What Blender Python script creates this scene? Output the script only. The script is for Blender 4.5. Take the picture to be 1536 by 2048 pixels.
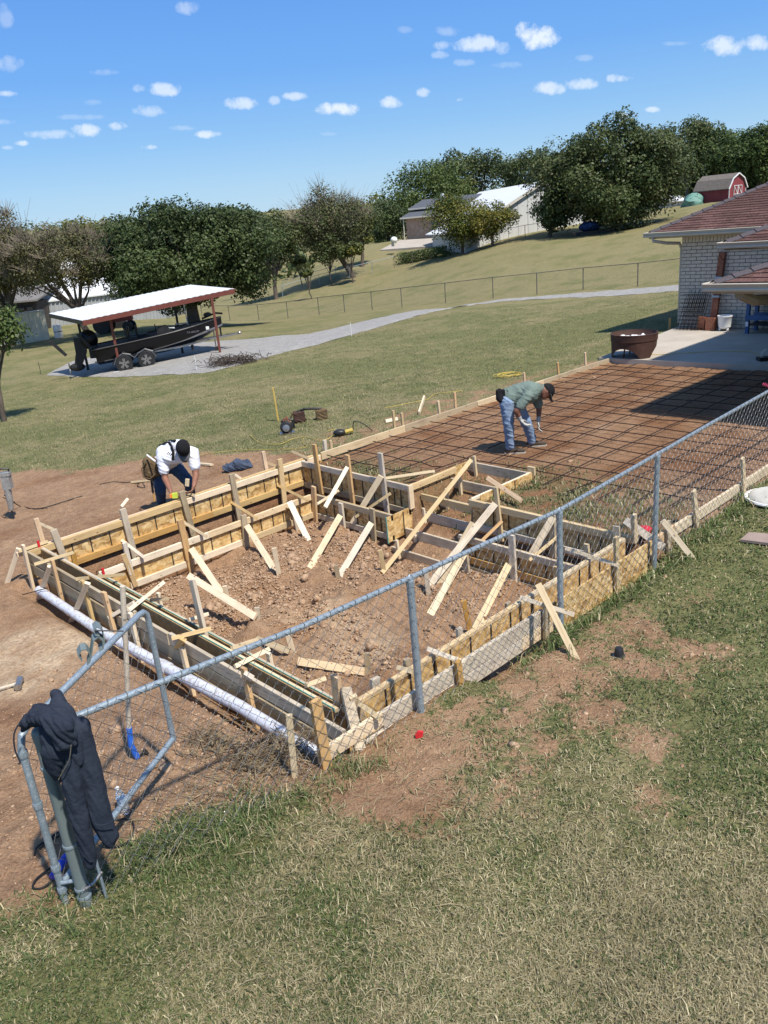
import bpy, math, random
import numpy as np
from mathutils import Vector, Matrix
random.seed(7); RNG = np.random.default_rng(7)
SC = bpy.context.scene; COL = SC.collection
for o in list(bpy.data.objects): bpy.data.objects.remove(o)
# ------------------------------------------------------------------ camera
FPX, CX, CY, HCAM = 1600.0, 768.0, 1024.0, 3.6
_p, _r, _y = math.radians(19.9), math.radians(5.3), math.radians(42.5)
def _cam_axes():
    f = np.array([math.sin(_y)*math.cos(_p), math.cos(_y)*math.cos(_p), -math.sin(_p)])
    R = np.cross(f, [0, 0, 1]); R /= np.linalg.norm(R); D = np.cross(f, R)
    return math.cos(_r)*R+math.sin(_r)*D, -math.sin(_r)*R+math.cos(_r)*D, f
CR, CD, CF = _cam_axes()
cam = bpy.data.cameras.new('camera'); camo = bpy.data.objects.new('camera', cam); COL.objects.link(camo)
camo.matrix_world = Matrix(((CR[0], -CD[0], -CF[0], 0), (CR[1], -CD[1], -CF[1], 0), (CR[2], -CD[2], -CF[2], HCAM), (0, 0, 0, 1)))
cam.sensor_fit = 'VERTICAL'; cam.sensor_height = 24; cam.lens = FPX/2048*24
cam.clip_end = 5000; cam.clip_start = 0.1
SC.camera = camo
SC.render.resolution_x, SC.render.resolution_y = 768, 1024
# surveyed sight lines: a direction from the eye point to a known feature, met with a plane of the place
def ray(px, py):
    return CR*(px-CX)/FPX + CD*(py-CY)/FPX + CF
def Pz(px, py, z=0.0):
    d = ray(px, py); t = (z-HCAM)/d[2]; return Vector((d[0]*t, d[1]*t, z))
def Py(px, py, y):
    d = ray(px, py); t = y/d[1]; return Vector((d[0]*t, y, HCAM+d[2]*t))
def Px(px, py, x):
    d = ray(px, py); t = x/d[0]; return Vector((x, d[1]*t, HCAM+d[2]*t))
def Pr(px, py, rho):
    d = ray(px, py); t = rho/math.hypot(d[0], d[1]); return Vector((d[0]*t, d[1]*t, HCAM+d[2]*t))
FH = Vector((math.sin(_y), math.cos(_y), 0)); RH = Vector((math.cos(_y), -math.sin(_y), 0)); UP = Vector((0, 0, 1))
def Pd(px, py, depth):
    d = Vector(ray(px, py)); t = depth/(d.x*FH.x+d.y*FH.y); return Vector((d.x*t, d.y*t, HCAM+d.z*t))
# ------------------------------------------------------------------ light
SUN_EL, SUN_AZ = math.radians(59), math.radians(-96)      # azimuth from +x
sv = Vector((math.cos(SUN_AZ)*math.cos(SUN_EL), math.sin(SUN_AZ)*math.cos(SUN_EL), math.sin(SUN_EL)))
sl = bpy.data.lights.new('sun', 'SUN'); sl.energy = 4.2; sl.angle = math.radians(2.0); sl.color = (1.0, 0.94, 0.85)
so = bpy.data.objects.new('sun', sl); COL.objects.link(so); so.rotation_euler = sv.to_track_quat('Z', 'Y').to_euler(); so.location = (0, 0, 60)
SC.view_settings.view_transform = 'Standard'; SC.view_settings.look = 'None'
SC.view_settings.exposure = 0.56; SC.view_settings.gamma = 1.0; SC.view_settings.use_curve_mapping = False
W = bpy.data.worlds.new('World'); SC.world = W; W.use_nodes = True
wt = W.node_tree; wn, wl = wt.nodes, wt.links
bg = wn['Background']
sky = wn.new('ShaderNodeTexSky'); sky.sky_type = 'NISHITA'; sky.sun_disc = False
sky.sun_elevation = SUN_EL; sky.sun_rotation = math.atan2(sv.x, sv.y)
sky.air_density = 1.0; sky.dust_density = 0.6; sky.ozone_density = 1.6; sky.altitude = 250
SKYSTR = 0.14
bg.inputs[1].default_value = SKYSTR
tc = wn.new('ShaderNodeTexCoord')
def M(op, a, b=None, c=None, nt=None):
    nt = nt or wt
    n = nt.nodes.new('ShaderNodeMath'); n.operation = op
    for i, v in enumerate((a, b, c)):
        if v is None: continue
        if isinstance(v, (int, float)): n.inputs[i].default_value = v
        else: nt.links.new(v, n.inputs[i])
    return n.outputs[0]
nz = wn.new('ShaderNodeTexNoise'); nz.inputs['Scale'].default_value = 58; nz.inputs['Detail'].default_value = 7; nz.inputs['Roughness'].default_value = 0.62
wl.new(tc.outputs['Generated'], nz.inputs['Vector'])
NZ = M('MULTIPLY', M('SUBTRACT', nz.outputs['Fac'], 0.5), 3.8)
CLOUDS = [(1073,72,46,26,1.0),(958,88,50,17,.8),(1004,96,22,14,.6),(882,90,16,9,.45),(880,110,18,8,.35),(930,125,22,8,.3),(896,62,34,11,.28),
 (812,60,20,8,.2),(376,16,24,15,.4),(8,30,18,24,.28),(18,126,30,17,.45),(15,187,18,7,.7),(328,178,34,14,.75),(278,176,14,9,.4),(300,222,36,12,.5),
 (482,206,38,13,.75),(590,193,28,9,.7),(550,201,14,9,.5),(680,218,46,14,.95),(784,205,29,12,.85),(845,185,18,9,.6),(920,200,9,5,.4),
 (1100,178,34,14,.8),(1160,168,32,13,.7),(1238,156,28,9,.75),(1448,92,50,19,.85),(1525,86,36,16,.8),(1306,219,16,6,.7),(1242,232,18,9,.7),
 (212,145,34,7,.25),(160,234,48,6,.22),(236,252,20,9,.85),(172,261,32,13,.8),(100,269,60,10,.5),(44,286,16,7,.75),(16,295,12,5,.5),
 (417,268,30,8,.85),(299,294,18,6,.85),(362,256,32,6,.3),(10,243,24,7,.3),(186,204,18,7,.22),(1168,116,20,7,.25),(1016,130,34,7,.18),(1348,87,26,5,.2),(655,268,22,4,.15),
 (-120,120,80,30,.7),(-200,240,60,14,.8),(1700,150,70,22,.8),(1820,60,60,26,.8),(300,-160,60,26,.6),(1200,-220,80,34,.8)]
cov = None
for (px, py, wx, hy, st) in CLOUDS:
    d = Vector(ray(px, py)).normalized()
    a = (Vector(CR) - d*d.dot(Vector(CR))).normalized(); b = d.cross(a)
    ww = wx/FPX*.98*abs(d.dot(Vector(CF))); hh = hy/FPX*.92*abs(d.dot(Vector(CF)))
    m1 = wn.new('ShaderNodeVectorMath'); m1.operation = 'DOT_PRODUCT'; wl.new(tc.outputs['Generated'], m1.inputs[0]); m1.inputs[1].default_value = a/ww
    m2 = wn.new('ShaderNodeVectorMath'); m2.operation = 'DOT_PRODUCT'; wl.new(tc.outputs['Generated'], m2.inputs[0]); m2.inputs[1].default_value = b/hh
    m3 = wn.new('ShaderNodeVectorMath'); m3.operation = 'DOT_PRODUCT'; wl.new(tc.outputs['Generated'], m3.inputs[0]); m3.inputs[1].default_value = d
    q = M('ADD', M('MULTIPLY', m1.outputs['Value'], m1.outputs['Value']), M('MULTIPLY', m2.outputs['Value'], m2.outputs['Value']))
    e = M('MULTIPLY', M('ADD', M('SUBTRACT', 1.0, q), NZ), M('GREATER_THAN', m3.outputs['Value'], 0.2))
    e = M('MULTIPLY', M('MINIMUM', M('MAXIMUM', e, 0.0), 1.0), M('MULTIPLY', M('LESS_THAN', q, 2.6), st))
    e = M('MULTIPLY', e, M('MINIMUM', M('MAXIMUM', M('SUBTRACT', 2.3, q), 0.0), 1.0))
    cov = e if cov is None else M('MAXIMUM', cov, e)
mx = wn.new('ShaderNodeMix'); mx.data_type = 'RGBA'
wl.new(cov, mx.inputs[0])
hs = wn.new('ShaderNodeHueSaturation'); hs.inputs['Saturation'].default_value = 1.08; hs.inputs['Value'].default_value = 1.0
wl.new(sky.outputs[0], hs.inputs['Color'])
sx = wn.new('ShaderNodeSeparateXYZ'); wl.new(tc.outputs['Generated'], sx.inputs[0])
rp_ = wn.new('ShaderNodeValToRGB'); el = rp_.color_ramp.elements; KE = 1/(SKYSTR*1.41)
stops = ((0.0, (.44, .64, .82)), (.05, (.34, .57, .82)), (.10, (.225, .475, .83)), (.165, (.135, .375, .84)), (.25, (.105, .31, .80)), (.5, (.13, .29, .64)), (1.0, (.13, .26, .54)))
el[0].position = 0; el[0].color = (*stops[0][1], 1); el[1].position = 1; el[1].color = (*stops[-1][1], 1)
for q_, c_ in stops[1:-1]: e_ = el.new(q_); e_.color = (*c_, 1)
wl.new(sx.outputs[2], rp_.inputs[0])
vs = wn.new('ShaderNodeVectorMath'); vs.operation = 'SCALE'; vs.inputs['Scale'].default_value = KE; wl.new(rp_.outputs[0], vs.inputs[0])
mb_ = wn.new('ShaderNodeMix'); mb_.data_type = 'RGBA'; mb_.inputs[0].default_value = .88; wl.new(hs.outputs[0], mb_.inputs[6]); wl.new(vs.outputs[0], mb_.inputs[7])
wl.new(mb_.outputs[2], mx.inputs[6]); mx.inputs[7].default_value = (0.56/SKYSTR, 0.63/SKYSTR, 0.72/SKYSTR, 1)
wl.new(mx.outputs[2], bg.inputs[0])

# ------------------------------------------------------------------ helpers
MW = {}
def link(o, parent=None, mw=None):
    COL.objects.link(o)
    mw = mw if mw is not None else Matrix.Identity(4)
    if parent is not None:
        o.parent = parent; o.matrix_basis = MW[parent.name].inverted() @ mw
    else: o.matrix_basis = mw
    MW[o.name] = mw; return o
def thing(name, label, cat, loc=(0, 0, 0), group=None):
    o = bpy.data.objects.new(name, None); o.empty_display_size = 0.1
    link(o, None, Matrix.Translation(loc)); return tag(o, label, cat, group, 'thing')
def tag(o, label=None, cat=None, group=None, kind=None):
    if label: o['label'] = label
    if cat: o['category'] = cat
    if group: o['group'] = group
    if kind: o['kind'] = kind
    return o
def newmesh(name, V, F, mat, smooth=False):
    me = bpy.data.meshes.new(name)
    V = np.asarray(V, dtype=np.float32).reshape(-1, 3)
    if isinstance(F, np.ndarray):
        n, k = F.shape
        me.vertices.add(len(V)); me.vertices.foreach_set('co', V.ravel())
        me.loops.add(n*k); me.loops.foreach_set('vertex_index', F.astype(np.int32).ravel())
        me.polygons.add(n); me.polygons.foreach_set('loop_start', np.arange(0, n*k, k, dtype=np.int32)); me.polygons.foreach_set('loop_total', np.full(n, k, dtype=np.int32))
        me.update(calc_edges=True)
    else:
        me.from_pydata([tuple(v) for v in V], [], F); me.update()
    if mat: me.materials.append(mat)
    if smooth: me.polygons.foreach_set('use_smooth', [True]*len(me.polygons))
    return me
def meshobj(name, V, F, mat, parent=None, origin=None, smooth=False):
    """V in world coordinates"""
    V = np.asarray(V, dtype=np.float64).reshape(-1, 3)
    if origin is None: origin = Vector((V[:, 0].mean(), V[:, 1].mean(), V[:, 2].min()))
    me = newmesh(name, V-np.array(origin), F, mat, smooth)
    return link(bpy.data.objects.new(name, me), parent, Matrix.Translation(origin))
class MB:
    def __init__(s): s.V = []; s.F = []; s.sm = False
    def add(s, V, F):
        n = len(s.V); s.V += [tuple(v) for v in V]; s.F += [tuple(i+n for i in f) for f in F]; return s
    def box(s, c, d, rot=None):
        c = Vector(c); P = []
        for z in (-.5, .5):
            for x, y in ((-.5, -.5), (.5, -.5), (.5, .5), (-.5, .5)):
                v = Vector((x*d[0], y*d[1], z*d[2])); P.append(c + (rot @ v if rot else v))
        return s.add(P, [(3, 2, 1, 0), (4, 5, 6, 7), (0, 1, 5, 4), (1, 2, 6, 5), (2, 3, 7, 6), (3, 0, 4, 7)])
    def tube(s, pts, r, n=8, cap=True):
        pts = [Vector(p) for p in pts]; rr = r if isinstance(r, (list, tuple)) else [r]*len(pts)
        V = []; prev = None
        for i, p in enumerate(pts):
            t = (pts[min(i+1, len(pts)-1)]-pts[max(i-1, 0)])
            t = t.normalized() if t.length > 1e-9 else Vector((0, 0, 1))
            if prev is None:
                u = t.orthogonal().normalized()
            else:
                u = (prev - t*prev.dot(t)); u = u.normalized() if u.length > 1e-6 else t.orthogonal().normalized()
            prev = u; w = t.cross(u)
            for k in range(n):
                a = 2*math.pi*k/n; V.append(p+(u*math.cos(a)+w*math.sin(a))*rr[i])
        F = []
        for i in range(len(pts)-1):
            for k in range(n):
                a, b = i*n+k, i*n+(k+1) % n; F.append((a, b, b+n, a+n))
        if cap: F += [tuple(range(n-1, -1, -1)), tuple(range((len(pts)-1)*n, len(pts)*n))]
        return s.add(V, F)
    def lathe(s, prof, base, n=16, axis=None):
        """prof: (r,h) list"""
        q = Vector((0, 0, 1)).rotation_difference(axis).to_matrix() if axis else Matrix.Identity(3); base = Vector(base)
        V = []; F = []
        for r, h in prof:
            for k in range(n):
                a = 2*math.pi*k/n; V.append(base+q @ Vector((r*math.cos(a), r*math.sin(a), h)))
        for i in range(len(prof)-1):
            for k in range(n):
                a, b = i*n+k, i*n+(k+1) % n; F.append((a, b, b+n, a+n))
        F += [tuple(range(n-1, -1, -1)), tuple(range((len(prof)-1)*n, len(prof)*n))]
        return s.add(V, F)
    def ell(s, c, r, rot=None, nu=14, nv=8):
        V = []; F = []; c = Vector(c)
        if isinstance(r, (int, float)): r = (r, r, r)
        for j in range(nv+1):
            th = math.pi*j/nv
            for k in range(nu):
                a = 2*math.pi*k/nu; v = Vector((r[0]*math.sin(th)*math.cos(a), r[1]*math.sin(th)*math.sin(a), r[2]*math.cos(th)))
                V.append(c+(rot @ v if rot else v))
        for j in range(nv):
            for k in range(nu):
                a, b = j*nu+k, j*nu+(k+1) % nu; F.append((a, a+nu, b+nu, b))
        return s.add(V, F)
    def cap(s, a, ra, b, rb):
        s.tube([a, b], [ra, rb], 12); s.ell(a, ra, None, 12, 6); s.ell(b, rb, None, 12, 6); return s
    def prism(s, poly, d):
        """poly: list of 3D points, extruded by vector d"""
        n = len(poly); d = Vector(d); V = [Vector(p) for p in poly]+[Vector(p)+d for p in poly]
        F = [tuple(range(n-1, -1, -1)), tuple(range(n, 2*n))]+[(i, (i+1) % n, (i+1) % n+n, i+n) for i in range(n)]
        return s.add(V, F)
    def build(s, name, mat, parent=None, origin=None, smooth=False):
        return meshobj(name, s.V, s.F, mat, parent, origin, smooth)
def smooth_by_angle(o, ang=35):
    me = o.data; me.polygons.foreach_set('use_smooth', [True]*len(me.polygons))
    try: me.set_sharp_from_angle(angle=math.radians(ang))
    except Exception: pass
    return o
# ------------------------------------------------------------------ noise
_perm = RNG.permutation(256); _perm = np.concatenate([_perm, _perm]); _ga = RNG.random(512)*2*np.pi
def perlin(x, y):
    x = np.asarray(x, float); y = np.asarray(y, float)
    xi = np.floor(x).astype(int); yi = np.floor(y).astype(int); xf = x-xi; yf = y-yi
    def g(ix, iy, dx, dy):
        h = _perm[(_perm[ix & 255]+iy) & 255]; a = _ga[h]; return np.cos(a)*dx+np.sin(a)*dy
    u = xf*xf*xf*(xf*(xf*6-15)+10); v = yf*yf*yf*(yf*(yf*6-15)+10)
    a = g(xi, yi, xf, yf)*(1-u)+g(xi+1, yi, xf-1, yf)*u
    b = g(xi, yi+1, xf, yf-1)*(1-u)+g(xi+1, yi+1, xf-1, yf-1)*u
    return (a*(1-v)+b*v)*1.5
def fbm(x, y, o=4, g=.5):
    s = 0; a = 1; t = 0
    for i in range(o): s = s+a*perlin(x*2**i+i*17.3, y*2**i-i*9.1); t += a; a *= g
    return s/t
# ------------------------------------------------------------------ materials
MATS = {}
def principled(name, col, rough=.8, metal=0.0, spec=.5):
    m = bpy.data.materials.new(name); m.use_nodes = True; b = m.node_tree.nodes['Principled BSDF']
    b.inputs['Base Color'].default_value = (*col, 1); b.inputs['Roughness'].default_value = rough; b.inputs['Metallic'].default_value = metal
    b.inputs['Specular IOR Level'].default_value = spec
    MATS[name] = m; return m, m.node_tree, b
def ntex(nt, kind, vec, scale, detail=3, rough=.55, stretch=None, rot=None):
    n = nt.nodes.new('ShaderNodeTexNoise' if kind == 'n' else 'ShaderNodeTexVoronoi')
    n.inputs['Scale'].default_value = scale
    if kind == 'n': n.inputs['Detail'].default_value = detail; n.inputs['Roughness'].default_value = rough
    if stretch or rot:
        mp = nt.nodes.new('ShaderNodeMapping'); mp.inputs['Scale'].default_value = stretch or (1, 1, 1)
        if rot: mp.inputs['Rotation'].default_value = rot
        nt.links.new(vec, mp.inputs['Vector']); vec = mp.outputs[0]
    nt.links.new(vec, n.inputs['Vector']); return n
def ramp(nt, fac, stops):
    r = nt.nodes.new('ShaderNodeValToRGB'); e = r.color_ramp.elements
    e[0].position = stops[0][0]; e[0].color = (*stops[0][1], 1); e[1].position = stops[-1][0]; e[1].color = (*stops[-1][1], 1)
    for p, c in stops[1:-1]:
        q = e.new(p); q.color = (*c, 1)
    nt.links.new(fac, r.inputs[0]); return r.outputs[0]
def mixc(nt, fac, a, b, mode='MIX'):
    m = nt.nodes.new('ShaderNodeMix'); m.data_type = 'RGBA'; m.blend_type = mode
    for i, v in ((0, fac), (6, a), (7, b)):
        if isinstance(v, (int, float)): m.inputs[i].default_value = v
        elif isinstance(v, tuple): m.inputs[i].default_value = (*v[:3], 1)
        else: nt.links.new(v, m.inputs[i])
    return m.outputs[2]
def bump(nt, b, h, dist=.01, strength=.6):
    n = nt.nodes.new('ShaderNodeBump'); n.inputs['Distance'].default_value = dist; n.inputs['Strength'].default_value = strength
    nt.links.new(h, n.inputs['Height']); nt.links.new(n.outputs[0], b.inputs['Normal'])
def coords(nt, which='Object', rnd=False):
    t = nt.nodes.new('ShaderNodeTexCoord').outputs[which]
    if rnd:
        oi = nt.nodes.new('ShaderNodeObjectInfo'); v = nt.nodes.new('ShaderNodeVectorMath'); v.operation = 'MULTIPLY_ADD'
        cb = nt.nodes.new('ShaderNodeCombineXYZ')
        for i in range(3): nt.links.new(M('MULTIPLY', oi.outputs['Random'], 31.0+17*i, nt=nt), cb.inputs[i])
        v.inputs[1].default_value = (1, 1, 1); nt.links.new(t, v.inputs[0]); nt.links.new(cb.outputs[0], v.inputs[2]); return v.outputs[0], oi.outputs['Random']
    return t
def varied(name, c1, c2, rough=.8, scale=6, metal=0, bumpd=.004, stretch=None, spec=.4, which='Object', detail=4, speck=None):
    m, nt, b = principled(name, c1, rough, metal, spec)
    t = coords(nt, which); n = ntex(nt, 'n', t, scale, detail, .6, stretch)
    c = ramp(nt, n.outputs['Fac'], [(.3, c1), (.7, c2)])
    if speck:
        n2 = ntex(nt, 'n', t, scale*9, 3, .6); c = mixc(nt, ramp(nt, n2.outputs['Fac'], [(.5, (0, 0, 0)), (.62, (1, 1, 1))]), c, speck)
    nt.links.new(c, b.inputs['Base Color'])
    if bumpd: bump(nt, b, ntex(nt, 'n', t, scale*5, 4).outputs['Fac'], bumpd)
    return m
def lumber(name, c1, c2, knot, grime=.25):
    m, nt, b = principled(name, c1, .72, 0, .3)
    t, rnd = coords(nt, 'Object', True)
    g = ntex(nt, 'n', t, 1.0, 5, .62, (2.2, 42, 42)); g2 = ntex(nt, 'n', t, 1.0, 3, .6, (5, 130, 130))
    c = ramp(nt, g.outputs['Fac'], [(.32, c2), (.5, c1), (.68, tuple(min(1, v*1.1) for v in c1))])
    c = mixc(nt, .35, c, ramp(nt, g2.outputs['Fac'], [(.35, c2), (.6, c1)]))
    k = ntex(nt, 'v', t, 1.0, stretch=(5.5, 11, 11)); kk = ramp(nt, k.outputs['Distance'], [(.05, (1, 1, 1)), (.13, (0, 0, 0))])
    c = mixc(nt, kk, c, knot)
    s = ntex(nt, 'n', t, 3.2, 4, .65); c = mixc(nt, M('MULTIPLY', ramp(nt, s.outputs['Fac'], [(.48, (0, 0, 0)), (.68, (1, 1, 1))]), grime, nt=nt), c, (.19, .13, .085))
    r = nt.nodes.new('ShaderNodeHueSaturation'); nt.links.new(c, r.inputs['Color']); nt.links.new(M('MULTIPLY_ADD', rnd, .42, .76, nt=nt), r.inputs['Value'])
    nt.links.new(M('MULTIPLY_ADD', rnd, -.5, 1.15, nt=nt), r.inputs['Saturation'])
    nt.links.new(r.outputs[0], b.inputs['Base Color']); bump(nt, b, g2.outputs['Fac'], .002, .5); return m
PINE = lumber('pine', (.69, .50, .255), (.53, .355, .165), (.22, .12, .06))
PINE_O = lumber('pine_orange', (.60, .37, .145), (.44, .245, .09), (.20, .10, .05))
PINE_G = lumber('pine_weathered', (.52, .43, .30), (.35, .28, .19), (.14, .11, .09), .35)
PINE_P = lumber('pine_pale', (.67, .535, .335), (.53, .395, .225), (.28, .18, .10), .2)
def osbmat():
    m, nt, b = principled('osb', (.5, .33, .15), .75, 0, .3)
    t, rnd = coords(nt, 'Object', True); cols = []
    w = ntex(nt, 'n', t, 3.0, 2); mp = nt.nodes.new('ShaderNodeVectorMath'); mp.operation = 'MULTIPLY_ADD'
    nt.links.new(w.outputs['Color'], mp.inputs[0]); mp.inputs[1].default_value = (.25, .25, .25); nt.links.new(t, mp.inputs[2])
    base = None
    for i, (rz, st) in enumerate((((0.5, .6, .3), (6, 24, 24)), ((-.4, -.7, .9), (24, 8, 21)), ((.9, .2, -.8), (9, 22, 25)))):
        v = ntex(nt, 'v', mp.outputs[0], 1.0, stretch=st, rot=rz)
        sp = nt.nodes.new('ShaderNodeSeparateColor'); nt.links.new(v.outputs['Color'], sp.inputs[0])
        c = ramp(nt, sp.outputs[i], [(.05, (.17, .085, .028)), (.30, (.46, .27, .095)), (.62, (.62, .41, .16)), (.97, (.80, .62, .34))])
        base = c if base is None else mixc(nt, .45, base, c)
    nt.links.new(base, b.inputs['Base Color']); return m
OSB = osbmat()
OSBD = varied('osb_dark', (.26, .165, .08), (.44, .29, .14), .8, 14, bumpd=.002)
GREEN_EDGE = varied('green_panel_edge', (.10, .30, .23), (.22, .42, .34), .7, 20, bumpd=0)
GALV = varied('galvanised_pipe', (.20, .26, .30), (.27, .33, .38), .45, 9, metal=.35, bumpd=.0006, speck=(.36, .40, .44))
GALVP = varied('weathered_gate_post', (.15, .19, .19), (.24, .28, .28), .55, 6, metal=.3, bumpd=.001, stretch=(1, 1, .25))
WIRE = varied('fence_wire', (.38, .38, .37), (.50, .50, .49), .5, 9, metal=.4, bumpd=0)
WIRED = varied('dark_fence_wire', (.10, .10, .09), (.17, .17, .15), .6, 9, metal=.2, bumpd=0)
IRON = varied('rebar_iron', (.018, .013, .012), (.05, .028, .020), .8, 30, metal=.2, bumpd=.001)
BLACK = varied('black_plastic', (.012, .012, .013), (.03, .03, .03), .45, 8, bumpd=0)
CORDB = varied('black_rubber', (.012, .012, .012), (.022, .022, .02), .6, 8, bumpd=0)
CORDY = varied('yellow_cord', (.46, .34, .07), (.58, .44, .10), .55, 12, bumpd=0)
PVC = varied('white_pipe', (.52, .55, .64), (.62, .64, .70), .35, 3, bumpd=0, speck=(.42, .38, .34))
CONC = varied('patio_concrete', (.36, .315, .26), (.46, .41, .345), .85, 1.3, bumpd=.002, which='Object')
STRAP = varied('steel_strap', (.03, .028, .025), (.06, .05, .045), .5, 9, metal=.3, bumpd=0)
RED = varied('red_plastic', (.55, .02, .03), (.62, .04, .04), .4, 9, bumpd=0)
WHITE = varied('white_paint', (.72, .72, .70), (.80, .80, .78), .5, 3, bumpd=0)
DARKSTEEL = varied('dark_steel', (.03, .03, .032), (.07, .07, .07), .4, 8, metal=.6, bumpd=0)
STEEL = varied('bare_steel', (.35, .34, .32), (.5, .49, .47), .35, 12, metal=.8, bumpd=0, speck=(.2, .15, .12))
def boardobj(name, a, b, w, t, wdir, mat, parent=None, taper=0):
    """a plank from a to b; w along wdir, t across both"""
    a, b = Vector(a), Vector(b); x = (b-a); L = x.length; x.normalize()
    z = Vector(wdir); z = (z-x*z.dot(x)).normalized(); y = z.cross(x)
    hw, ht = w/2, t/2; c = min(w, t)*.07
    V = []
    for sx in (0, L):
        for (yy, zz) in ((-ht+c, -hw), (ht-c, -hw), (ht, -hw+c), (ht, hw-c), (ht-c, hw), (-ht+c, hw), (-ht, hw-c), (-ht, -hw+c)):
            V.append((sx, yy, zz))
    F = [tuple(range(7, -1, -1)), tuple(range(8, 16))]+[(i, (i+1) % 8, (i+1) % 8+8, i+8) for i in range(8)]
    me = newmesh(name, V, F, mat)
    R = Matrix((x, y, z)).transposed().to_4x4(); R.translation = a
    return link(bpy.data.objects.new(name, me), parent, R)
def panelobj(name, poly, th, mat, parent=None):
    """flat sheet: poly 3D coplanar points; extruded by vector th"""
    return MB().prism(poly, th).build(name, mat, parent)
# ------------------------------------------------------------------ terrain
CTRL = np.array([(1,3.98,.06),(3.84,3.98,-.13),(5.83,3.98,-.2),(7.65,3.98,-.2),(10.9,3.9,-.15),(14,2,-.12),(3,1,-.1),(0,2,0),(-2,4,.0),(6,0,-.1),(-5,-3,0),(10,-5,0),(20,-6,0),
 (0,6,-.12),(2.2,5.5,-.1),(2.6,7.5,-.36),(2.6,9.5,-.42),(1.5,8.5,-.42),(2.8,4.4,-.20),(2.8,6,-.30),(0,9,-.42),(1,12,-.6),(-4,10,-.5),(4,11.3,-.42),(6.2,11.2,-.36),(8.5,11,-.2),(12,11,-.1),(17,11,-.08),(8,13,-.35),(10,15,-.45),(13,19,-.6),(20,14,-.2),(27,16,-.35),(32,14,-.2),(35,17,-.5),
 (5,16,-.75),(4,24,-1.1),(9,24,-1.05),(14.9,31.6,-1.3),(18.5,29.5,-1.03),(14.8,34.3,-1.42),(24.5,28,-.95),(30,27.6,-.85),(8,36,-1.7),(12,45,-2.1),
 (37.9,53,-2.9),(38,46.7,-2.4),(37.7,39.5,-1.9),(38.3,33.6,-1.5),(40,28,-1.2),(41,22.4,-.9),(42,15,-.5),(27.6,48,-1.85),(22.5,59.5,-2.2),(25,57,-2.1),(29,69,-2.2),(10,60,-2.4),
 (65,65.4,-1.35),(73.8,43.7,.84),(95.6,45,2.3),(65.6,50.6,.5),(66,57,-.2),(83,80,1.1),(78,88,.4),(60,30,0.3),(80,25,2.0),(110,30,3.4),(50,95,-4.2),(40,75,-3.3),(60,80,-3.0),(90,110,-5.2),(110,105,-2),
 (20,120,-4),(60,140,-5.5),(120,150,-5),(150,90,2),(160,40,5),(0,100,-3),(-60,60,-2),(-40,20,-.5),(60,-20,1),(150,-40,4),(-60,-60,1),(100,-120,3),
 (30,300,3),(150,300,5),(260,260,7),(300,150,8),(300,0,8),(-150,250,0),(-250,50,0),(0,-300,0),(60,480,14),(220,480,15),(380,380,14),(480,200,14),(480,0,14),(-200,480,10),(-480,0,4),(0,-480,4),(400,-400,8),(-480,-480,4),(-480,480,10)], float)
def _tps(r2): return np.where(r2 > 1e-12, r2*np.log(r2+1e-20), 0)
_cx, _cy, _cz = CTRL.T
def _warp(x, y):       # compress far distances so far points do not ring near ones
    r = np.hypot(x, y)+1e-9; s = np.log1p(r/12.0)*12/r; return x*s, y*s
_wx, _wy = _warp(_cx, _cy); _n = len(CTRL)
_A = np.zeros((_n+3, _n+3)); _A[:_n, :_n] = _tps((_wx[:, None]-_wx)**2+(_wy[:, None]-_wy)**2)+np.eye(_n)*.8
_A[:_n, _n] = 1; _A[:_n, _n+1] = _wx; _A[:_n, _n+2] = _wy; _A[_n:, :_n] = _A[:_n, _n:].T
_w = np.linalg.solve(_A, np.concatenate([_cz, [0, 0, 0]]))
def base_z(x, y):
    x = np.asarray(x, float); y = np.asarray(y, float); a, b = _warp(x, y)
    z = _w[_n]+_w[_n+1]*a+_w[_n+2]*b
    for i in range(_n): z = z+_w[i]*_tps((a-_wx[i])**2+(b-_wy[i])**2)
    return z
def ss(a, b, v):
    t = np.clip((v-a)/(b-a), 0, 1); return t*t*(3-2*t)
def boxm(x, y, x0, x1, y0, y1, s=.05):
    return ss(x0-s/2, x0+s/2, x)*(1-ss(x1-s/2, x1+s/2, x))*ss(y0-s/2, y0+s/2, y)*(1-ss(y1-s/2, y1+s/2, y))
def inpoly(x, y, poly):
    r = np.zeros(np.shape(x), bool); n = len(poly)
    for i in range(n):
        x1, y1 = poly[i][:2]; x2, y2 = poly[(i+1) % n][:2]
        if y1 == y2: continue
        c = ((y1 > y) != (y2 > y)) & (x < (x2-x1)*(y-y1)/(y2-y1)+x1); r ^= c
    return r
def softpoly(x, y, poly, s=.25, amp=.35, fr=1.1):
    wx = x+fbm(x*fr, y*fr, 3)*amp; wy = y+fbm(x*fr+40, y*fr+9, 3)*amp; t = 0
    for dx, dy in ((0, 0), (s, 0), (-s, 0), (0, s), (0, -s), (.5*s, .5*s), (-.5*s, -.5*s)): t = t+inpoly(wx+dx, wy+dy, poly)
    return t/7.0
G = lambda px, py, z=-.3: tuple(Pz(px, py, z))[:2]
WEST = [G(-400,905,-.5),G(0,912,-.5),G(130,920,-.5),G(300,908,-.45),G(430,905,-.4),G(545,915,-.35),(8.4,10.5),(8.2,10.2),(8,5),(3.5,4.2),(2.9,4.0),G(655,1525,-.15),G(590,1565,-.15),G(470,1600,-.1),G(380,1660,-.05),G(300,1690,0),G(235,1760,0),G(170,1822,.05),G(0,1838,.05),G(-500,1830,.05)]
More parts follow.
